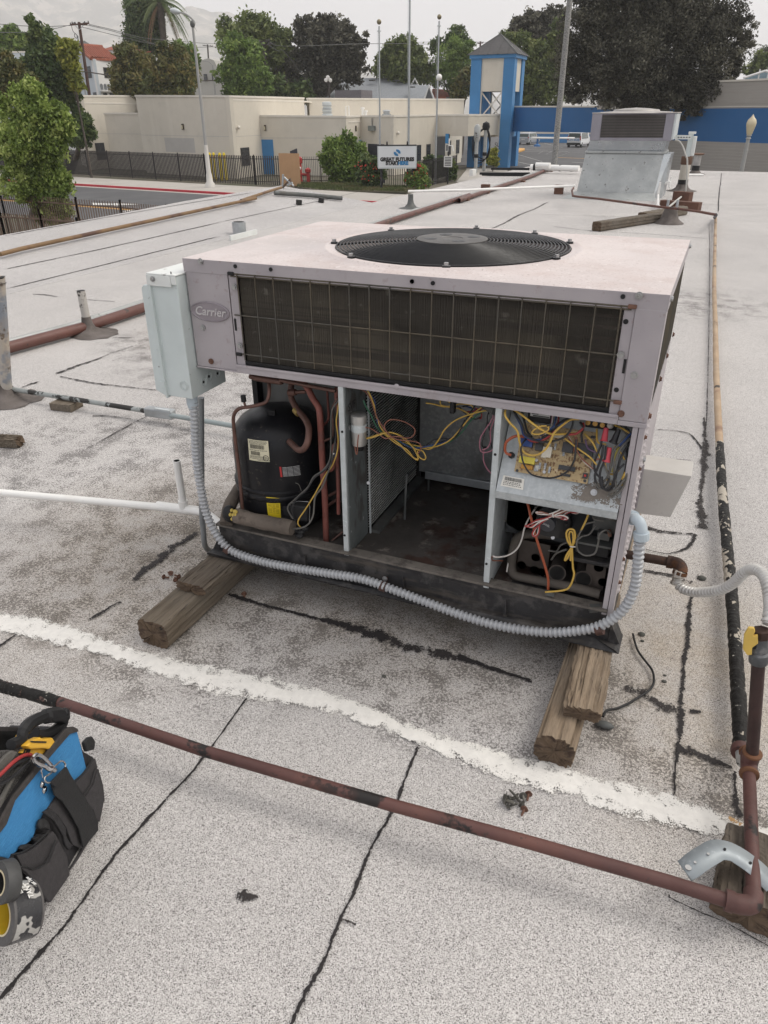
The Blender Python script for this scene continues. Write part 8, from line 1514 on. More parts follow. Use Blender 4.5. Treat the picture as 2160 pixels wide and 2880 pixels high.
LOBES = dict(
    t1=((-22.99,21.7,1.87,.62),(-23.66,21.42,1.23,.53),(-22.58,21.88,1.34,.75),(-21.96,22.15,1.22,.53),(-23.21,21.61,.49,.75),(-22.35,21.98,.45,.59),(-23.86,21.33,.37,.59),(-21.75,22.24,.94,.34),(-22.54,21.9,2.22,.25),(-23.17,21.63,-.72,.75),(-22.53,21.9,-.88,.56),(-23.82,21.35,-.9,.59),(-22.84,21.77,-1.61,.62),(-23.39,21.54,-1.3,.62),(-22.79,21.79,-1.99,.47),(-23.27,21.58,-1.92,.47),(-22.17,22.06,-.73,.25),(-23.51,21.48,-.48,.56),(-24.24,21.17,-.48,.25),(-23.82,21.35,1.82,.28)),
    t2=((-48.73,48.76,7.22,.56),(-48.83,48.71,6.73,.53),(-47.91,49.11,6.56,.5),(-48.51,48.85,6.29,.86),(-49.07,48.61,5.63,.8),(-48.15,49.01,5.4,.99),(-48.84,48.71,4.73,1.13),(-47.86,49.13,4.16,1.26),(-49.43,48.46,3.94,1.06),(-48.36,48.92,3.24,1.26),(-47.55,49.26,2.66,.8),(-47.76,49.18,3.47,.86),(-47.44,49.31,4.72,.53)),
    t2y=((-45.78,48.94,5.77,.56),(-46.31,48.7,5.44,.46),(-45.97,48.85,4.78,.49),(-45.71,48.97,4.28,.39),(-45.74,48.95,5.33,.33),(-45.93,48.87,3.43,.46),(-45.93,48.87,5.88,.33),(-45.89,48.89,3.94,.39)),
    t3=((-48,44.72,4.65,.69),(-47.75,44.83,4.01,.81),(-48.31,44.59,3.8,.87),(-47.35,45,3.47,.69),(-47.13,45.09,2.92,.69),(-48.72,44.41,3.04,.62),(-47.82,44.8,2.93,.69),(-46.89,45.19,3.47,.5)),
    t4=((-86.27,82.72,10.49,1.01),(-87.13,82.36,9.84,1.35),(-85.67,82.98,9.56,1.24),(-87.85,82.05,9.38,1.24),(-85.19,83.19,8.99,1.01),(-86.72,82.53,9,1.35)),
    t5=((-46.31,49.8,.69,.53),(-46.84,49.57,-.15,.6),(-46.29,49.8,.09,.46),(-47.04,49.48,.82,.53),(-46.3,49.8,1.06,.33),(-46.92,49.54,1.77,.4),(-46.65,49.65,1.18,.33),(-46.73,49.61,-.58,.4),(-47.42,49.32,-.52,.4)),
    t6=((-54.42,65.9,6.46,.93),(-55.04,65.64,5.46,.76),(-54.13,66.02,5.31,1.27),(-55.06,65.63,4.38,1.1),(-53.99,66.09,4.22,1.27),(-55.47,65.45,4.74,.51),(-55.86,65.28,3.28,.51),(-54.9,65.7,3.42,1.1)),
    t6b=((-54.81,67.91,5.7,1.12),(-54.49,68.05,4.66,1.3),(-52.28,69,6.85,.78),(-51.9,69.16,6.12,1.3),(-52.93,68.72,5.54,1.12),(-51.09,69.5,5.09,1.04),(-51.74,69.22,4.94,1.56),(-52.76,68.79,3.9,1.56),(-50.67,69.69,4.64,.69),(-51.08,69.51,3.89,1.04),(-53.96,68.28,3.91,1.38),(-50.67,69.68,3.28,.69),(-55.3,67.7,3.54,1.04)),
    t6c=((-56.92,77.88,7.48,.77),(-56.11,78.23,6.99,.77),(-55.83,78.35,7.8,.39),(-55.83,78.35,6.34,.68),(-56.47,78.08,6.18,.87)),
    t7=((-76.16,95.76,13.9,1.52),(-76.93,95.43,12.68,1.3),(-75.87,95.88,11.97,1.95),(-75.05,96.23,10.9,1.63),(-76.62,95.56,10.91,1.52),(-75.63,95.98,9.64,1.19),(-74.38,96.52,12.84,1.3),(-75.5,96.04,14.41,1.09),(-74.04,96.66,13.89,1.3)),
    t8a=((-56.63,86.71,10.35,1.03),(-54.3,87.71,10.02,1.69),(-52.44,88.51,10.01,1.69),(-50.96,89.14,9.39,1.69),(-56.08,86.95,9.11,1.5),(-50.38,89.39,7.82,1.5),(-51.73,88.81,8.14,2.07),(-53.9,87.88,8.78,2.26),(-51.01,89.12,6.23,1.69)),
    t8b=((-50.2,78.59,7.37,1.36),(-49.01,79.1,6.79,1.53),(-51.11,78.2,5.94,1.19),(-49.6,78.84,5.35,1.87),(-48.26,79.42,4.6,1.53),(-50.8,78.33,4.32,1.53),(-49.43,78.91,3.72,1.87),(-51.81,77.9,5.21,.85),(-48.2,79.45,3.42,1.02),(-47.67,79.67,4.01,.76)),
    t9=((-47.87,90.46,10.14,1.41),(-46.16,91.2,10.59,1.13),(-44.65,91.84,10.43,1.32),(-43.49,92.34,9.5,1.41),(-47.07,90.8,9.05,1.69),(-45.21,91.6,8.88,2.07),(-48.66,90.12,7.96,1.6),(-46.98,90.84,7.32,2.07),(-44.93,91.72,7.31,2.26),(-42.86,92.61,7.77,1.69),(-41.8,93.06,9.17,.85),(-43.41,92.37,6.34,1.69),(-42.38,92.81,5.85,1.32),(-49.44,89.79,6.38,1.5),(-48.11,90.36,5.57,1.69),(-50.75,89.23,4.93,1.5),(-46.02,91.25,5.71,1.69),(-44.3,91.99,5.54,1.5),(-48.87,90.03,4.27,1.5),(-47.15,90.77,3.76,1.32),(-51.71,88.82,3.63,1.13),(-45.47,91.49,11.04,.75),(-47.47,90.63,11.21,.66)),
    t9u=((-49.29,85.5,4.17,1.09),(-47.99,86.06,3.53,1.09),(-46.47,86.71,3.52,1.09)),
    t10=((-41.27,101.99,8.23,1.42),(-39.98,102.54,8.4,1.62),(-38.68,103.1,7.71,1.42),(-40.9,102.15,6.69,2.03),(-39.04,102.95,6.33,2.03),(-42.39,101.51,6.35,1.22),(-42.57,101.43,7.56,.71),(-39.96,102.55,5.47,1.82),(-38.02,103.38,6.67,1.22),(-43.12,101.2,7.9,.51),(-37.73,103.51,5.8,1.01)),
    t11=((-33.9,105.14,8.36,1.42),(-34.97,104.69,7.17,1.62),(-33.47,105.33,6.64,1.82),(-35.49,104.47,5.79,1.62),(-33.98,105.11,5.43,1.62),(-32.54,105.73,6.81,1.42),(-36.22,104.15,5.44,1.22),(-32.43,105.77,8.35,1.01)),
    t11b=((-35.03,109.01,10.18,1.05),(-34.42,109.27,9.31,1.05),(-35.58,108.78,9.66,.84),(-37.46,107.97,8.97,.73),(-33.85,109.52,9.3,.63),(-37.48,107.96,9.67,.52)),
    t11c=((-29.16,94.12,4.04,1.09),(-28.7,94.32,4.98,.9),(-29.64,93.92,3.41,.9)),
    t12=((-24.5,96.11,8.41,1.05),(-23.37,96.6,7.9,1.36),(-21.94,97.21,7.13,1.51),(-23.25,96.65,6.24,1.51),(-20.74,97.73,5.97,1.66),(-19.73,98.16,6.99,1.36),(-22.06,97.16,5.2,1.66),(-20.31,97.91,4.28,1.66),(-19.23,98.37,4.66,1.21),(-23.11,96.71,4.43,1.05),(-21.02,97.61,2.83,1.36),(-22.12,97.13,2.57,.9),(-19.33,98.33,2.82,1.05),(-24.72,96.02,7.53,.75)),
    t12b=((-25.49,104.39,10.31,1.3),(-24.37,104.87,10.96,1.3),(-23.18,105.38,10.69,1.46),(-22.05,105.87,11.08,1.46),(-20.94,106.34,11.6,.98),(-23.69,105.17,9.76,1.3),(-22.21,105.8,9.62,1.46),(-21.22,106.22,10.01,1.3),(-26.34,104.03,9.91,.65),(-21.17,106.24,12.52,.41)),
    t13=((-9.07,59.21,7.55,1.36),(-7.32,59.96,7.68,1.54),(-5.41,60.78,7.81,1.72),(-3.44,61.62,7.51,1.54),(-1.91,62.28,7.07,1.27),(-.5,62.88,6.91,1.18),(.64,63.37,6.46,.72),(-9.74,58.92,6.38,1.36),(-7.94,59.69,6.29,1.72),(-5.99,60.53,6.28,1.81),(-4.01,61.38,6.12,1.81),(-2.06,62.21,5.74,1.63),(-.4,62.92,5.58,1.36),(.73,63.41,5.27,.72),(-9.81,58.89,4.8,1.36),(-8.05,59.65,4.56,1.72),(-6.05,60.5,4.47,1.9),(-4.05,61.36,4.38,1.81),(-2.12,62.19,4.22,1.63),(-.47,62.89,4.29,1.18),(.55,63.33,3.74,.63),(-9.65,58.96,3.33,1.18),(-8.02,59.66,3.01,1.45),(-6.16,60.46,2.92,1.54),(-4.3,61.25,2.83,1.54),(-2.45,62.04,2.82,1.36),(-1.09,62.63,2.73,1.08),(.03,63.11,3.04,.72),(-9.69,58.94,2.23,.54),(-6.97,60.11,2.05,.72),(-5.19,60.87,2.04,.9),(-3.48,61.6,1.95,.9),(-2.11,62.19,1.37,.63),(-.88,62.72,1.61,.72),(-.99,62.67,.88,.45),(-.17,63.02,1.93,.45),(-8.07,59.64,8.54,1.36),(-6.05,60.5,8.81,1.45),(-3.93,61.41,8.52,1.27),(-9.87,58.87,1.5,.27),(-2.28,62.12,.88,.36)),
    t14=((2.65,118.62,7.4,.66),(2.53,118.57,6.56,.83),(3.38,118.93,6.84,.83),(1.59,118.16,6,.66),(2.41,118.51,5.71,.66)),
    t14b=((-18.64,98.63,6.47,.9),(-19.13,98.42,7.24,.75),(-18.26,98.79,5.44,.75),(-19.42,98.29,8.75,.9),(-19,98.47,9.98,.9)),
    s1=((-23.87,50.7,-.24,.52),(-24.49,50.43,-.83,.73),(-23.69,50.78,-1.03,.84),(-24.91,50.25,-1.32,.63),(-24.02,50.64,-1.82,.94),(-23.18,50.99,-.74,.52),(-24.73,50.33,-2.02,.63),(-23.62,50.8,-2.43,.73),(-24.35,50.49,-2.73,.63)),
    s2=((-20.65,47.18,-1.58,.53),(-20.18,47.38,-2.05,.58),(-20.94,47.06,-2.14,.53),(-20.57,47.22,-2.52,.58),(-20.27,47.34,-1.59,.34)),
    s3=((-17.27,48.08,-2.13,.48),(-17.74,47.89,-2.4,.38),(-17.08,48.17,-2.59,.48),(-17.54,47.97,-2.78,.43),(-17.37,48.04,-1.85,.24)),
    s4=((-19.1,54.92,-1.97,.43),(-18.47,55.19,-1.92,.43),(-17.73,55.5,-1.98,.38),(-19.3,54.83,-2.38,.49),(-18.67,55.1,-2.39,.54),(-17.93,55.42,-2.39,.49),(-17.4,55.64,-2.39,.27),(-17.59,55.56,-2.81,.33)),
    s5=((-17.43,66.51,-1.73,.32),(-17.61,66.43,-2.23,.37),(-17.29,66.57,-2.43,.32),(-17.34,66.55,-1.54,.19)),
    s6=((-21.68,53.81,-2.47,.27),(-21.31,53.97,-2.42,.27),(-20.99,54.11,-2.58,.27)))
def J(z): return [(l[0], l[1] + rng.uniform(-.5, .5) * l[3], l[2], l[3]) for l in LOBES[z]]
B_ = lambda k: (np.mean([l[0] for l in LOBES[k]]), np.mean([l[1] for l in LOBES[k]]))
tree('bright green leafy tree close behind the rusty fences at the left edge', J('t1'), (-30.81,28.18,-3.2), lm_bright, 52000, .075, tr=.22, hang=.5, clump=.24)
tree('tall narrow dark green tree rising left of the white house', J('t2'), (-52.8,53.71,-3.2), lm_dark, 22000, .16, tr=.24)
tree('sparse yellow-green leafy branches beside the reddish utility pole', J('t2y'), B_('t2y'), lm_yel, 3200, .20, tr=.08, limbs=8, clump=.4)
tree('reddish-brown leaved tree at the left edge behind the bright green tree', J('t3'), B_('t3'), lm_bronze, 11000, .17)
tree('round green tree beyond the flat white building at the far left', J('t4'), B_('t4'), lm_mid, 10000, .26)
tree('small dark bushy tree against the corner of the cream building', J('t5'), (-52.8,53.71,-3.2), lm_dark, 7000, .16, clump=.35)
tree('bronze-green tree directly right of the white house', J('t6'), B_('t6'), lm_bronze, 15000, .19)
tree('wide orange-brown tree left of the curved street lamp', J('t6b'), B_('t6b'), lm_bronze, 24000, .20)
tree('light green wispy tree behind the orange-brown tree', J('t6c'), B_('t6c'), lm_mid, 4500, .24, clump=.35)
tree('dense dark ivy-like tree in front of the palm', J('t7'), B_('t7'), lm_dark, 16000, .24)
tree('olive green tree behind the dark utility pole', J('t8a'), B_('t8a'), lm_olive, 17000, .24)
tree('fresh green full tree in front of the dark utility pole', J('t8b'), B_('t8b'), lm_mid, 17000, .22)
tree('big open-branched dark oak left of the flagpoles', J('t9'), (-46.63,90.99), lm_oak, 26000, .24, tr=.6, clump=.20, limbs=16)
tree('low shrubby tree under the big open-branched oak', J('t9u'), B_('t9u'), lm_dark, 3000, .22)
tree('olive green tree between the left and middle flagpoles', J('t10'), B_('t10'), lm_olive, 13000, .26)
tree('feathery bamboo-like green tree behind the right flagpole', J('t11'), B_('t11'), lm_mid, 13000, .24, aspect=.25)
tree('taller loose-topped tree behind the feathery green tree', J('t11b'), B_('t11b'), lm_dark, 3500, .26, clump=.4)
tree('bronze shrub just left of the blue tower', J('t11c'), B_('t11c'), lm_bronze, 3000, .22)
tree('broad olive tree directly behind the blue tower', J('t12'), B_('t12'), lm_olive, 26000, .20, tr=0)
tree('darker high tree on the skyline right of the tower roof', J('t12b'), B_('t12b'), lm_oak, 13000, .22, clump=.24, tr=0)
tree('huge dark spreading oak behind the distant unit', J('t13'), (-8.556,61.61), lm_oak, 170000, .10, tr=.45, limbs=14, clump=.24)
tree('small far tree at the right edge above the gabled house', J('t14'), B_('t14'), lm_olive, 2500, .22)
tree('green tree just left of the huge oak behind the concrete mast', J('t14b'), B_('t14b'), lm_olive, 6000, .22, tr=0)
tree('leafy green shrub in front of the tall dark gate', J('s1'), B_('s1'), lm_mid, 9000, .13, tr=.05, name='shrub', cat='shrub')
sh = tree('rounded dark green bush with a few red flowers left of the white sign', J('s2'), B_('s2'), lm_dark, 5000, .11, tr=.04, name='shrub', cat='shrub')
sh2 = tree('loose bush with many red flowers right of the white sign', J('s3'), B_('s3'), lm_mid, 3800, .11, tr=.04, name='shrub', cat='shrub')
m_fl = mat('red_petals', (.50, .05, .03), .5)
for par_, key, n_ in ((sh, 's2', 26), (sh2, 's3', 90)):
    b = MB()
    for i in range(n_): l = rnd.choice(LOBES[key]); b.sphere((l[0] + rnd.uniform(-1, 1) * l[3], l[1] - l[3] * .8, l[2] + rnd.uniform(-.8, 1) * l[3]), .05, 5, 4)
    b.build('flowers', m_fl, par_, kind='stuff')
tree('clipped low hedge behind the iron fence right of the white sign', J('s4'), B_('s4'), lm_dark, 7000, .12, tr=0, name='hedge', cat='hedge')
tree('small shrub with yellow flowers at the foot of the blue tower', J('s5'), B_('s5'), lm_yel, 2500, .12, tr=.04, name='shrub', cat='shrub')
m_palmd2 = mat('palm_frond_dark', (.045, .06, .025), .7)
# palm
pm = thing('palm_tree', 'tall feather palm with drooping fronds above the dark tree', 'palm tree', (-72.76,95.04,5.875)); pc_ = Vector((-72.2,95.27,14.44)); pbv = (-72.33,95.22,8.957)
MB().tube([(pbv[0], pbv[1], G0), pbv, tuple(pc_)], [.5, .42, .5], 10).build('trunk', m_bark, pm)
m_palm = leafmat('leaf_palm', [(0.060, 0.091, 0.030), (0.111, 0.161, 0.051), (0.202, 0.242, 0.101)]); m_palmd = mat('dead_fronds', (.22, .13, .07), .9)
for k in range(44):
    a = rnd.uniform(0, 2 * math.pi); up_ = rnd.uniform(-1.1, 1.2); L_ = rnd.uniform(4.6, 6.4); dead = up_ < -.8
    P = []; d_ = Vector((math.cos(a), math.sin(a) * .8, up_)).normalized(); p = pc_.copy(); v = d_.copy()
    for i in range(9): P.append(p.copy()); p += v * L_ / 8; v += Vector((0, 0, -.20)); v.normalize()
    b = MB(); b.tube(P, [.06 - .006 * i for i in range(9)], 4)
    for i in range(1, 9):
        for j in (0, .33, .66):
            if i == 8 and j: continue
            q = P[i - 1].lerp(P[i], j) if i else P[0]; t = (P[i] - P[i - 1]).normalized(); s_ = t.cross(Vector((0, 0, 1))).normalized(); ll = .95 * math.sin(.35 + 2.5 * (i + j) / 9)
            for sg_ in (-1, 1):
                e = q + (s_ * sg_ * .55 + t * .6 + Vector((0, 0, -.45))).normalized() * ll; b.add([q - t * .05, q + t * .09, e], [(0, 1, 2)])
    fr_ = b.build('frond', m_palmd if dead else m_palm, pm)
    if not dead: fr_.data.attributes.new('tone', 'FLOAT', 'POINT').data.foreach_set('value', [rnd.random()] * len(fr_.data.vertices))
pm2 = thing('palm_tree', 'small palm top at the right edge beyond the gabled house', 'palm tree', (4.017,130.08,6.094)); pc_ = Vector((3.411,129.82,8.784)); MB().tube([(pc_.x, pc_.y, G0), tuple(pc_)], .3, 8).build('trunk', m_bark, pm2)
for k in range(18):
    a = 2 * math.pi * k / 18; P = []; p = pc_.copy(); v = Vector((math.cos(a), math.sin(a), rnd.uniform(-.3, .9))).normalized(); b = MB()
    for i in range(6): P.append(p.copy()); p += v * .55; v += Vector((0, 0, -.25)); v.normalize()
    b.tube(P, [.05 - .007 * i for i in range(6)], 4)
    for i in range(1, 6):
        t = (P[i] - P[i - 1]).normalized(); s_ = t.cross(Vector((0, 0, 1))).normalized()
        for sg_ in (-1, 1): b.add([P[i] - t * .1, P[i] + t * .1, P[i] + (s_ * sg_ + t * .6).normalized() * .7 + Vector((0, 0, -.3))], [(0, 1, 2)])
    b.build('frond', m_dkg if False else m_palmd2, pm2)
# grass verge by the sidewalk
V_ = []; F_ = []; gp_ = ((-26.87,48.46,-3.2),(-25.59,46.36,-3.2),(-23,44.91,-3.2),(-19.89,45.43,-3.2),(-17.29,45.8,-3.2),(-18.35,48.5,-3.2),(-20.4,48.51,-3.2),(-23.52,50.28,-3.2))
for i in range(7000):
    u = rnd.random(); x = gp_[0][0] + (gp_[4][0] - gp_[0][0]) * u; yb = 0
    lo = np.interp(x, [p[0] for p in gp_[:5]], [p[1] for p in gp_[:5]]); hi = np.interp(x, [gp_[0][0], gp_[7][0], gp_[6][0], gp_[5][0]], [gp_[0][1], gp_[7][1], gp_[6][1], gp_[5][1]])
    y = lo + (hi - lo) * rnd.random(); a = rnd.uniform(0, 3.14); h = rnd.uniform(.08, .2); n0 = len(V_); V_ += [(x - .04 * math.cos(a), y - .04 * math.sin(a), G0 + .13), (x + .04 * math.cos(a), y + .04 * math.sin(a), G0 + .13), (x + rnd.uniform(-.05, .05), y, G0 + .13 + h)]; F_.append((n0, n0 + 1, n0 + 2))
gs_ = MB().add(V_, F_).build('grass', mat('grass_dry_green', (.085, .105, .035), .9, 0, .3, .8, [(.6, 3, .5, .65, (.17, .14, .07))]), None); gs_['kind'] = 'stuff'; tag(gs_, 'strip of thin grass between the fence and the sidewalk', 'grass')
sheet('verge', [(p[0], p[1]) for p in gp_], G0 + .14, m_grd, t=.1)

# ================================================================ mountains and the air
mp = ((-3580.55,2054.66,632.89),(-3131.35,2246.96,590.28),(-2795.51,2390.74,537.42),(-2574.57,2485.32,473.73),(-2444.95,2540.81,409.13),(-2273.17,2614.36,424.22),(-2086.17,2694.41,385.39),(-1919.07,2765.95,362.62),(-1823.91,2806.69,340.09),(-1730.29,2846.76,289.5),(-1597.69,2903.53,237.77),(-1474.59,2956.24,202.56),(-1350.07,3009.54,161.06),(-1223.81,3063.59,124.92),(-1070.27,3129.33,82.15),(-876.64,3212.22,50.71),(-489.49,3377.96,36.1),(27.48,3599.28,26.75))
V_ = []; F_ = []; NX, NY = 170, 46; xs = np.linspace(0, len(mp) - 1, NX)
r2 = np.random.default_rng(3)
def fbm(x, y):
    s_ = 0
    for i, (f, a) in enumerate(((1 / 900., 1), (1 / 430., .55), (1 / 200., .3), (1 / 95., .17), (1 / 45., .09))): s_ += a * abs(math.sin(x * f * 2.1 + 1.7 * i + 1.3 * math.sin(y * f * 1.7 + i)) * math.cos(y * f * 1.9 - x * f * .8 + 2.1 * i))
    return s_
for i in range(NX):
    f = xs[i]; k = min(int(f), len(mp) - 2); rp = Vector(mp[k]).lerp(Vector(mp[k + 1]), f - k); d_ = Vector((rp.x - cam.location.x, rp.y - cam.location.y, 0)); 
    for j in range(NY):
        t = j / (NY - 1); s_ = .60 + .40 * t if t < .8 else .60 + .40 * .8 + (t - .8) * 1.6; hgt = (rp.z + 25) * (min(1, t / .8) ** 1.35) if t <= .8 else (rp.z + 25) * (1 - (t - .8) * .8); q = cam.location + d_ * (.6 + .5 * t)
        n_ = fbm(q.x, q.y); hgt = hgt * (.80 + .20 * n_) + 30 * (n_ - .9) * t; V_.append((q.x, q.y, max(G0 - 5, hgt - 15)))
for i in range(NX - 1):
    for j in range(NY - 1): F_.append((i * NY + j, (i + 1) * NY + j, (i + 1) * NY + j + 1, i * NY + j + 1))
m_hill = mat('chaparral_slopes', (.17, .165, .14), .95, 0, .3, .006, [(.012, 6, .50, .62, (.40, .36, .31)), (.03, 5, .56, .66, (.10, .105, .08))])  # sandy slope colours, lightened further in place of thicker haze
MB().add(V_, F_, True).build('hills', m_hill, kind='structure')
hzm = bpy.data.materials.new('haze_air'); hzm.use_nodes = True; ht_ = hzm.node_tree; ht_.nodes.clear(); ho = ht_.nodes.new('ShaderNodeOutputMaterial'); hv = ht_.nodes.new('ShaderNodeVolumePrincipled')
hv.inputs['Color'].default_value = (.985, .985, 1, 1); hv.inputs['Density'].default_value = .00035; hv.inputs['Anisotropy'].default_value = .2; ht_.links.new(hv.outputs[0], ho.inputs['Volume'])
hz_ = MB().b2((-4100, -60, G0 - 6.5), (900, 4300, 560)).build('haze', hzm, kind='stuff')

# ================================================================ tool bag at the lower left
bN = Vector((.961,.261,.094)); m_nyl = mat('black_nylon', (.020, .019, .021), .75, 0, .25, 60, bs=400, bd=.0006); m_nylg = mat('charcoal_nylon', (.038, .035, .037), .8, 0, .2, 60, bs=400, bd=.0008); m_webb = mat('black_webbing', (.014, .014, .015), .7, 0, .2, 200, bs=300, bd=.001)
m_cblue = mat('blue_canvas', (.035, .19, .42), .75, 0, .10, 12, [(300, 2, .5, .6, (.05, .24, .49), (.2, .2, 3)), (9, 4, .6, .75, (.06, .26, .50))], bs=350, bd=.001); m_greyp = mat('grey_piping', (.11, .105, .095), .9, 0, .2, 40, bs=200, bd=.001); m_ymtr = mat('meter_yellow', (.70, .40, .04), .45, 0, .05, 20); m_chr = mat('chrome', (.55, .55, .56), .2, 1, .05, 20)
bg_ = thing('tool_bag', 'blue and black open-top tool bag with outer pockets at the lower left edge', 'tool bag', (.15, -1.05, 0))
def slab(name, pts, m, t=.004, par=bg_, bev=.0015): return MB().prism([tuple(p) for p in pts], tuple(bN * t)).build(name, m, par, bevel=bev)
slab('back_body', ((.218,-.848,.217),(.224,-.851,.162),(.222,-.829,.122),(.226,-.833,.093),(.232,-.839,.046),(.239,-.855,.016),(.239,-.855,.017),(.25,-.885,-.007),(.254,-.895,-.024),(.267,-.947,-.009),(.283,-1.008,-.003),(.285,-1.014,-.005),(.301,-1.077,.008),(.306,-1.103,.022),(.316,-1.151,.052),(.326,-1.209,.117),(.298,-1.149,.23),(.287,-1.128,.285),(.279,-1.088,.258),(.255,-1.002,.26),(.234,-.921,.258),(.22,-.867,.247)), m_nyl, -.13, bev=.004)
slab('blue_panel', ((.222,-.852,.221),(.234,-.864,.127),(.245,-.907,.136),(.257,-.963,.164),(.27,-1.011,.167),(.276,-1.031,.163),(.283,-1.053,.153),(.291,-1.088,.172),(.294,-1.101,.177),(.296,-1.111,.178),(.297,-1.123,.2),(.3,-1.143,.23),(.294,-1.13,.255),(.285,-1.092,.244),(.273,-1.053,.26),(.253,-.977,.25),(.243,-.94,.248),(.231,-.895,.244),(.227,-.876,.239)), m_cblue, .003)
slab('rim_binding', ((.226,-.871,.253),(.224,-.861,.244),(.223,-.853,.231),(.224,-.852,.222),(.229,-.878,.24),(.246,-.942,.25),(.255,-.979,.252),(.275,-1.055,.26),(.287,-1.091,.243),(.295,-1.123,.245),(.292,-1.116,.259),(.285,-1.091,.264),(.274,-1.055,.271),(.261,-1.005,.267),(.249,-.961,.265),(.24,-.925,.264),(.229,-.885,.259)), mat('dark_binding', (.045, .04, .038), .9, 0, .2, 60, bs=200, bd=.001), .006)
slab('side_pocket', ((.249,-.909,.143),(.241,-.876,.131),(.23,-.836,.13),(.233,-.839,.107),(.242,-.865,.091),(.252,-.9,.092),(.261,-.96,.162)), m_nylg, .006)
slab('side_pocket', ((.253,-.903,.094),(.245,-.872,.092),(.235,-.842,.107),(.241,-.846,.062),(.248,-.86,.032),(.248,-.861,.03),(.259,-.892,.005),(.26,-.916,.061),(.254,-.932,.172)), m_nylg, .009)
slab('side_pocket', ((.252,-.933,.165),(.269,-.996,.169),(.269,-.983,.134),(.272,-.976,.089),(.275,-.977,.056),(.276,-.976,.04),(.275,-.957,.004),(.289,-1.012,.006),(.261,-.901,-.018),(.256,-.89,.002)), m_nylg, .006)
slab('mesh_flap', ((.282,-1.017,.188),(.279,-1.003,.181),(.278,-.994,.164),(.279,-.987,.134),(.281,-.983,.102),(.284,-.989,.087),(.286,-.988,.07),(.286,-.983,.053),(.289,-.996,.056),(.288,-1,.077),(.285,-.996,.096),(.284,-.999,.121),(.283,-1.003,.147),(.282,-1.012,.173)), m_nyl, .006)
slab('front_pocket', ((.305,-1.107,.189),(.301,-1.087,.169),(.296,-1.063,.153),(.29,-1.038,.142),(.285,-1.016,.135),(.286,-1.014,.122),(.287,-1.012,.101),(.291,-1.009,.053),(.298,-1.02,.015),(.314,-1.084,.025),(.313,-1.088,.051),(.311,-1.09,.078),(.309,-1.097,.115),(.308,-1.107,.157)), m_nylg, .010)
slab('front_pocket', ((.32,-1.115,.173),(.317,-1.097,.148),(.316,-1.085,.128),(.31,-1.056,.107),(.299,-1.018,.118),(.302,-1.019,.083),(.309,-1.026,.031),(.326,-1.091,.043),(.324,-1.095,.067),(.322,-1.097,.094),(.321,-1.104,.131)), m_nylg, .008)
slab('left_pocket', ((.313,-1.151,.243),(.31,-1.13,.215),(.309,-1.118,.193),(.307,-1.11,.196),(.31,-1.114,.174),(.312,-1.112,.147),(.315,-1.13,.162),(.318,-1.162,.223)), m_nyl, .006)
slab('shoulder_strap', ((.272,-.976,.222),(.26,-.926,.209),(.261,-.923,.183),(.263,-.917,.148),(.265,-.91,.109),(.267,-.902,.061),(.267,-.898,.057),(.271,-.901,.021),(.275,-.908,.004),(.288,-.962,.02),(.281,-.955,.069),(.278,-.96,.115),(.276,-.968,.162),(.276,-.979,.19)), m_webb, .004)
slab('strap_fold', ((.278,-.981,.229),(.265,-.93,.216),(.268,-.93,.193),(.278,-.974,.208)), m_webb, .004)
for pts in (((.257,-.915,.153),(.249,-.882,.141),(.238,-.842,.14)), ((.316,-1.114,.204),(.313,-1.094,.184),(.308,-1.07,.168),(.302,-1.046,.157),(.297,-1.023,.15)), ((.329,-1.12,.185),(.327,-1.102,.161),(.326,-1.091,.14),(.32,-1.062,.119),(.309,-1.024,.131)), ((.264,-.911,.109),(.256,-.881,.106),(.247,-.85,.121))): MB().tube(smooth_path([tuple(p) for p in pts], 4), .0016, 6).build('pocket_hem', m_webb, bg_)
MB().tube(smooth_path(((.275,-.994,.307),(.273,-.985,.305),(.271,-.975,.291),(.271,-.966,.267),(.272,-.962,.249),(.274,-.969,.25),(.274,-.977,.267),(.275,-.988,.284),(.276,-.994,.299),(.275,-.994,.307)), 4), .0042, 8).build('swivel_hook', m_chr, bg_)
MB().tube(smooth_path(((.274,-.964,.252),(.272,-.954,.245),(.268,-.938,.239),(.267,-.931,.23),(.268,-.93,.222),(.269,-.933,.219)), 4), .0019, 8).build('strap_ring', m_chr, bg_); MB().tube(smooth_path(((.274,-.959,.24),(.277,-.972,.244),(.28,-.985,.25),(.282,-.99,.247),(.282,-.987,.237),(.281,-.981,.231)), 4), .0019, 8).build('strap_ring', m_chr, bg_)
MB().cyl((.277,-.968,.254), (.276,-.961,.241), .0052, 12).build('swivel_barrel', m_chr, bg_); MB().tube(((.273,-.98,.269),(.275,-.986,.265),(.277,-.989,.255),(.278,-.99,.242)), .0016, 6).build('bag_ring', m_chr, bg_)
for p in ((.262,-.984,.221),(.263,-.984,.206)): MB().lathe([(.0068, 0), (.0072, .001), (.004, .002), (.003, .0035), (.0005, .0038)], p, bN, 18).build('rivet', m_chr, bg_)
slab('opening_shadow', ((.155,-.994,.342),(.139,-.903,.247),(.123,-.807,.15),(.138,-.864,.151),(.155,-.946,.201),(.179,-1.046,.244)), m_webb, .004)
b = slab('far_rim', ((.177,-1.007,.362),(.162,-.917,.27),(.146,-.823,.175),(.148,-.83,.173),(.166,-.933,.274),(.179,-1.011,.354)), m_nylg, .008)
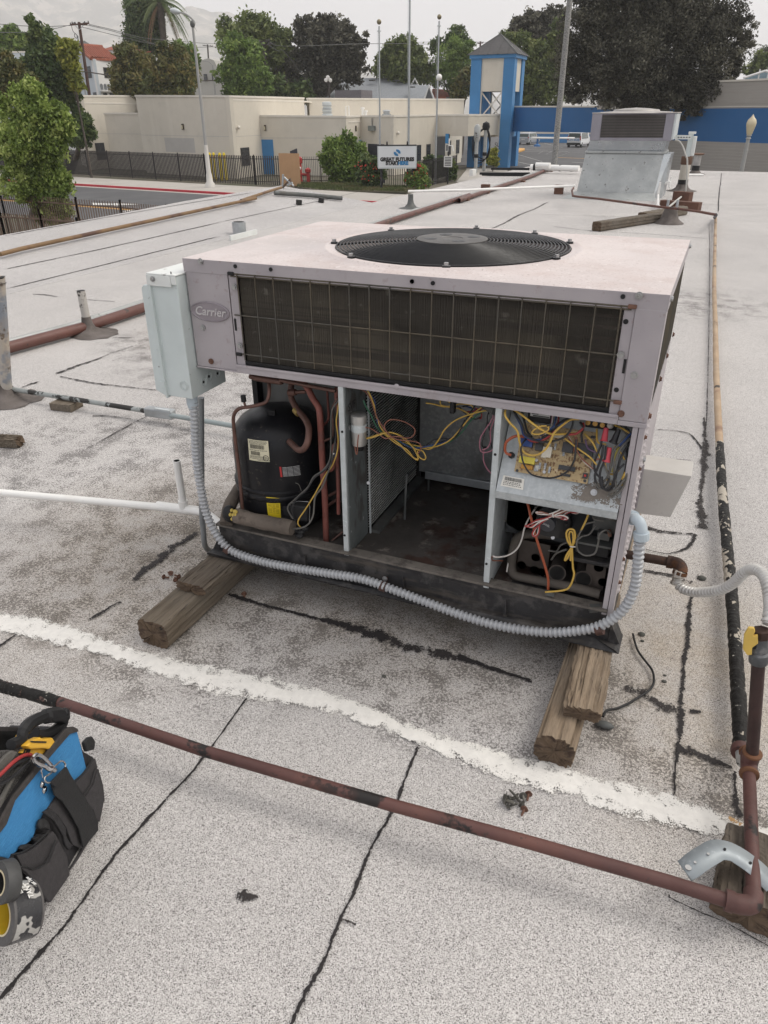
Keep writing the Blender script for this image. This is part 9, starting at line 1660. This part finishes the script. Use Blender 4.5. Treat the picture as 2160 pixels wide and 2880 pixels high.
for pts, m_ in ((((.22,-.848,.184),(.215,-.829,.18),(.213,-.818,.172),(.214,-.815,.154),(.218,-.826,.141),(.223,-.85,.16)), m_webb), (((.283,-1.038,.172),(.28,-1.028,.18),(.278,-1.017,.171),(.278,-1.013,.155),(.281,-1.015,.134),(.283,-1.03,.156),(.284,-1.039,.164)), m_webb), (((.289,-1.058,.166),(.286,-1.042,.158),(.283,-1.025,.14),(.283,-1.024,.133),(.291,-1.059,.149)), m_black), (((.297,-1.092,.183),(.294,-1.083,.182),(.292,-1.07,.167),(.291,-1.058,.148),(.297,-1.086,.165)), m_webb)): slab('pocket_tool', pts, m_, .010, bev=.004)
np_ = thing('cable_pouch', 'dark mesh pouch with grey piping stuffed in the tool bag opening', 'pouch', (.254,-1.037,.301))
slab('mesh', ((.229,-1.042,.352),(.221,-.994,.307),(.217,-.965,.266),(.217,-.956,.241),(.223,-.977,.238),(.236,-1.022,.233),(.246,-1.059,.228),(.257,-1.102,.239)), mat('black_mesh', (.03, .028, .027), .8, 0, .2, 60, [(330, 1, .5, .56, (.11, .105, .10), (1, 1, 3))]), .016, np_)
for pts in (((.255,-1.063,.337),(.246,-1.028,.335),(.242,-1.01,.329),(.241,-1.002,.316),(.247,-1.024,.314),(.255,-1.052,.312),(.261,-1.075,.314)), ((.24,-.973,.268),(.246,-1.002,.281),(.253,-1.027,.284),(.26,-1.052,.277),(.268,-1.078,.268),(.275,-1.103,.266),(.272,-1.097,.278),(.264,-1.067,.281),(.255,-1.038,.289),(.249,-1.015,.288),(.242,-.984,.28))): slab('grey_strap', pts, m_greyp, .007, np_)
tl_ = thing('test_leads', 'red and black test leads looping over the mesh pouch in the tool bag', 'cable', (.255,-1.007,.308))
for pts, m_ in ((((.254,-.981,.293),(.256,-.993,.306),(.259,-1.009,.315),(.264,-1.028,.322),(.269,-1.049,.326),(.275,-1.072,.331)), WIRES['red']), (((.252,-.98,.285),(.256,-.998,.299),(.26,-1.018,.31),(.266,-1.04,.317),(.274,-1.073,.325)), WIRES['black']), (((.258,-.993,.287),(.262,-1.011,.292),(.267,-1.032,.297),(.273,-1.055,.308),(.277,-1.076,.318)), WIRES['black'])): MB().tube(smooth_path([tuple(p) for p in pts], 5), .0034, 8).build('lead', m_, tl_)
cm_ = thing('clamp_meter', 'yellow and black clamp meter lying in the tool bag', 'meter', (.21,-.943,.274))
MB().tube(smooth_path(((.236,-1.001,.331),(.23,-.976,.318),(.226,-.964,.325),(.222,-.948,.327),(.217,-.926,.319),(.211,-.899,.302),(.206,-.873,.28),(.204,-.858,.259)), 5), [.011] * 11 + [.0125] * 14 + [.016] * 11, 8, smooth=False).build('jaw', m_black, cm_, bevel=.002)
MB().tube(smooth_path(((.199,-.855,.252),(.202,-.865,.245),(.207,-.887,.25),(.212,-.909,.262),(.216,-.928,.277),(.217,-.938,.292)), 5), .012, 8, smooth=False).build('jaw', m_black, cm_); MB().sphere((.208,-.856,.271), .011, 10, 8).build('jaw_tip', m_black, cm_)
slab('meter_body', ((.237,-.989,.318),(.234,-.975,.315),(.229,-.952,.302),(.228,-.945,.29),(.224,-.925,.274),(.225,-.921,.254),(.226,-.925,.25),(.229,-.937,.253),(.232,-.953,.275),(.237,-.983,.304)), m_ymtr, .018, cm_, .004); slab('meter_shell', ((.234,-.996,.305),(.231,-.984,.303),(.225,-.949,.268),(.223,-.932,.245),(.226,-.947,.247),(.229,-.966,.269),(.231,-.977,.281)), m_ymtr, .014, cm_, .003)
slab('grip_slot', ((.252,-.975,.322),(.251,-.972,.32),(.246,-.939,.285),(.247,-.941,.283),(.252,-.971,.315)), m_black, .001, cm_, 0); slab('meter_shell', ((.216,-.982,.318),(.213,-.97,.322),(.208,-.949,.315),(.211,-.958,.306),(.214,-.968,.307)), m_ymtr, .012, cm_, .003)
a_, c_ = Vector((.246,-.983,.3)), Vector((.244,-.97,.285)); text_mesh('meter_mark', 'UEi', m_black, cm_, a_, (c_ - a_), (0, 0, 1), .012, .0008, .2, bold=.0008)
# tape rolls hung on the bag
def roll(label, c, axis, r, ri, w_, m, mc, core_m): 
    t_ = thing('tape_roll', label, 'tape roll', tuple(c)); ax = Vector(axis).normalized()
    MB().lathe([(ri, w_), (r * .985, w_), (r, w_ * .94), (r, w_ * .06), (r * .985, 0), (ri, 0), (ri, w_)], c, ax, 44).build('tape', m, t_); MB().lathe([(ri - .0025, -.0006), (ri + .0005, -.0008), (ri + .0005, .002)], c, ax, 40, caps=False).build('core_edge', mc, t_); b = MB().lathe([(ri - .0022, 0), (ri - .0022, w_)], c, ax, 40); b.f = b.f[:-2]; b.sm = b.sm[:-2]; b.build('core', core_m, t_); return t_, ax
tc_ = Vector((.371,-1.194,.176)); m_cream2 = mat('core_cream', (.55, .48, .32), .7)
d1, ax = roll('grey foil tape roll with a yellow core hanging at the bottom left corner', tc_, (.30, .74, -.45), .047, .031, .050, mat('grey_tape_side', (.085, .08, .078), .6, 0, .1, 60), m_cream2, mat('core_yellow', (.62, .44, .03), .5, 0, .05, 10))
wrp = MB().lathe([(.0474, .004), (.0474, .046)], tc_, ax, 44); wrp.f = wrp.f[:-2]; wrp.sm = wrp.sm[:-2]; wrp.build('printed_wrap', mat('black_print_wrap', (.025, .025, .028), .25, 0, .1, 30, [(28, 2, .56, .58, (.36, .35, .33), (1, 1, 1))]), d1)
def onroll(txt, px, sz):
    p = Vector(px); rad = (p - tc_) - ax * (p - tc_).dot(ax); f = ax; text_mesh('wrap_lettering', txt, m_pvc, d1, tc_ + ax * (p - tc_).dot(ax) + rad.normalized() * .0480, rad.normalized().cross(ax), -ax, sz, .0002, bold=.0003)
onroll('TANT', (.388,-1.162,.181), .012); onroll('set Tape', (.384,-1.158,.161), .009); onroll('UL', (.388,-1.153,.204), .011); onroll('LISTED', (.388,-1.155,.219), .007)
q = tc_ + Vector((.0, 0, -.0285)) + ax * .012; text_mesh('core_mark', '3M', mat('mark_red', (.5, .04, .02), .5), d1, q, (.92, -.38, 0), (.1, .3, 1), .013, .0006, .1, bold=.0005)
roll('black tape roll hanging above the grey foil tape roll', Vector((.371,-1.178,.242)), (.30, .74, -.45), .034, .020, .022, mat('black_tape_side', (.05, .05, .05), .55, 0, .1, 60), m_cream2, m_dark)
bpy.context.view_layer.update()
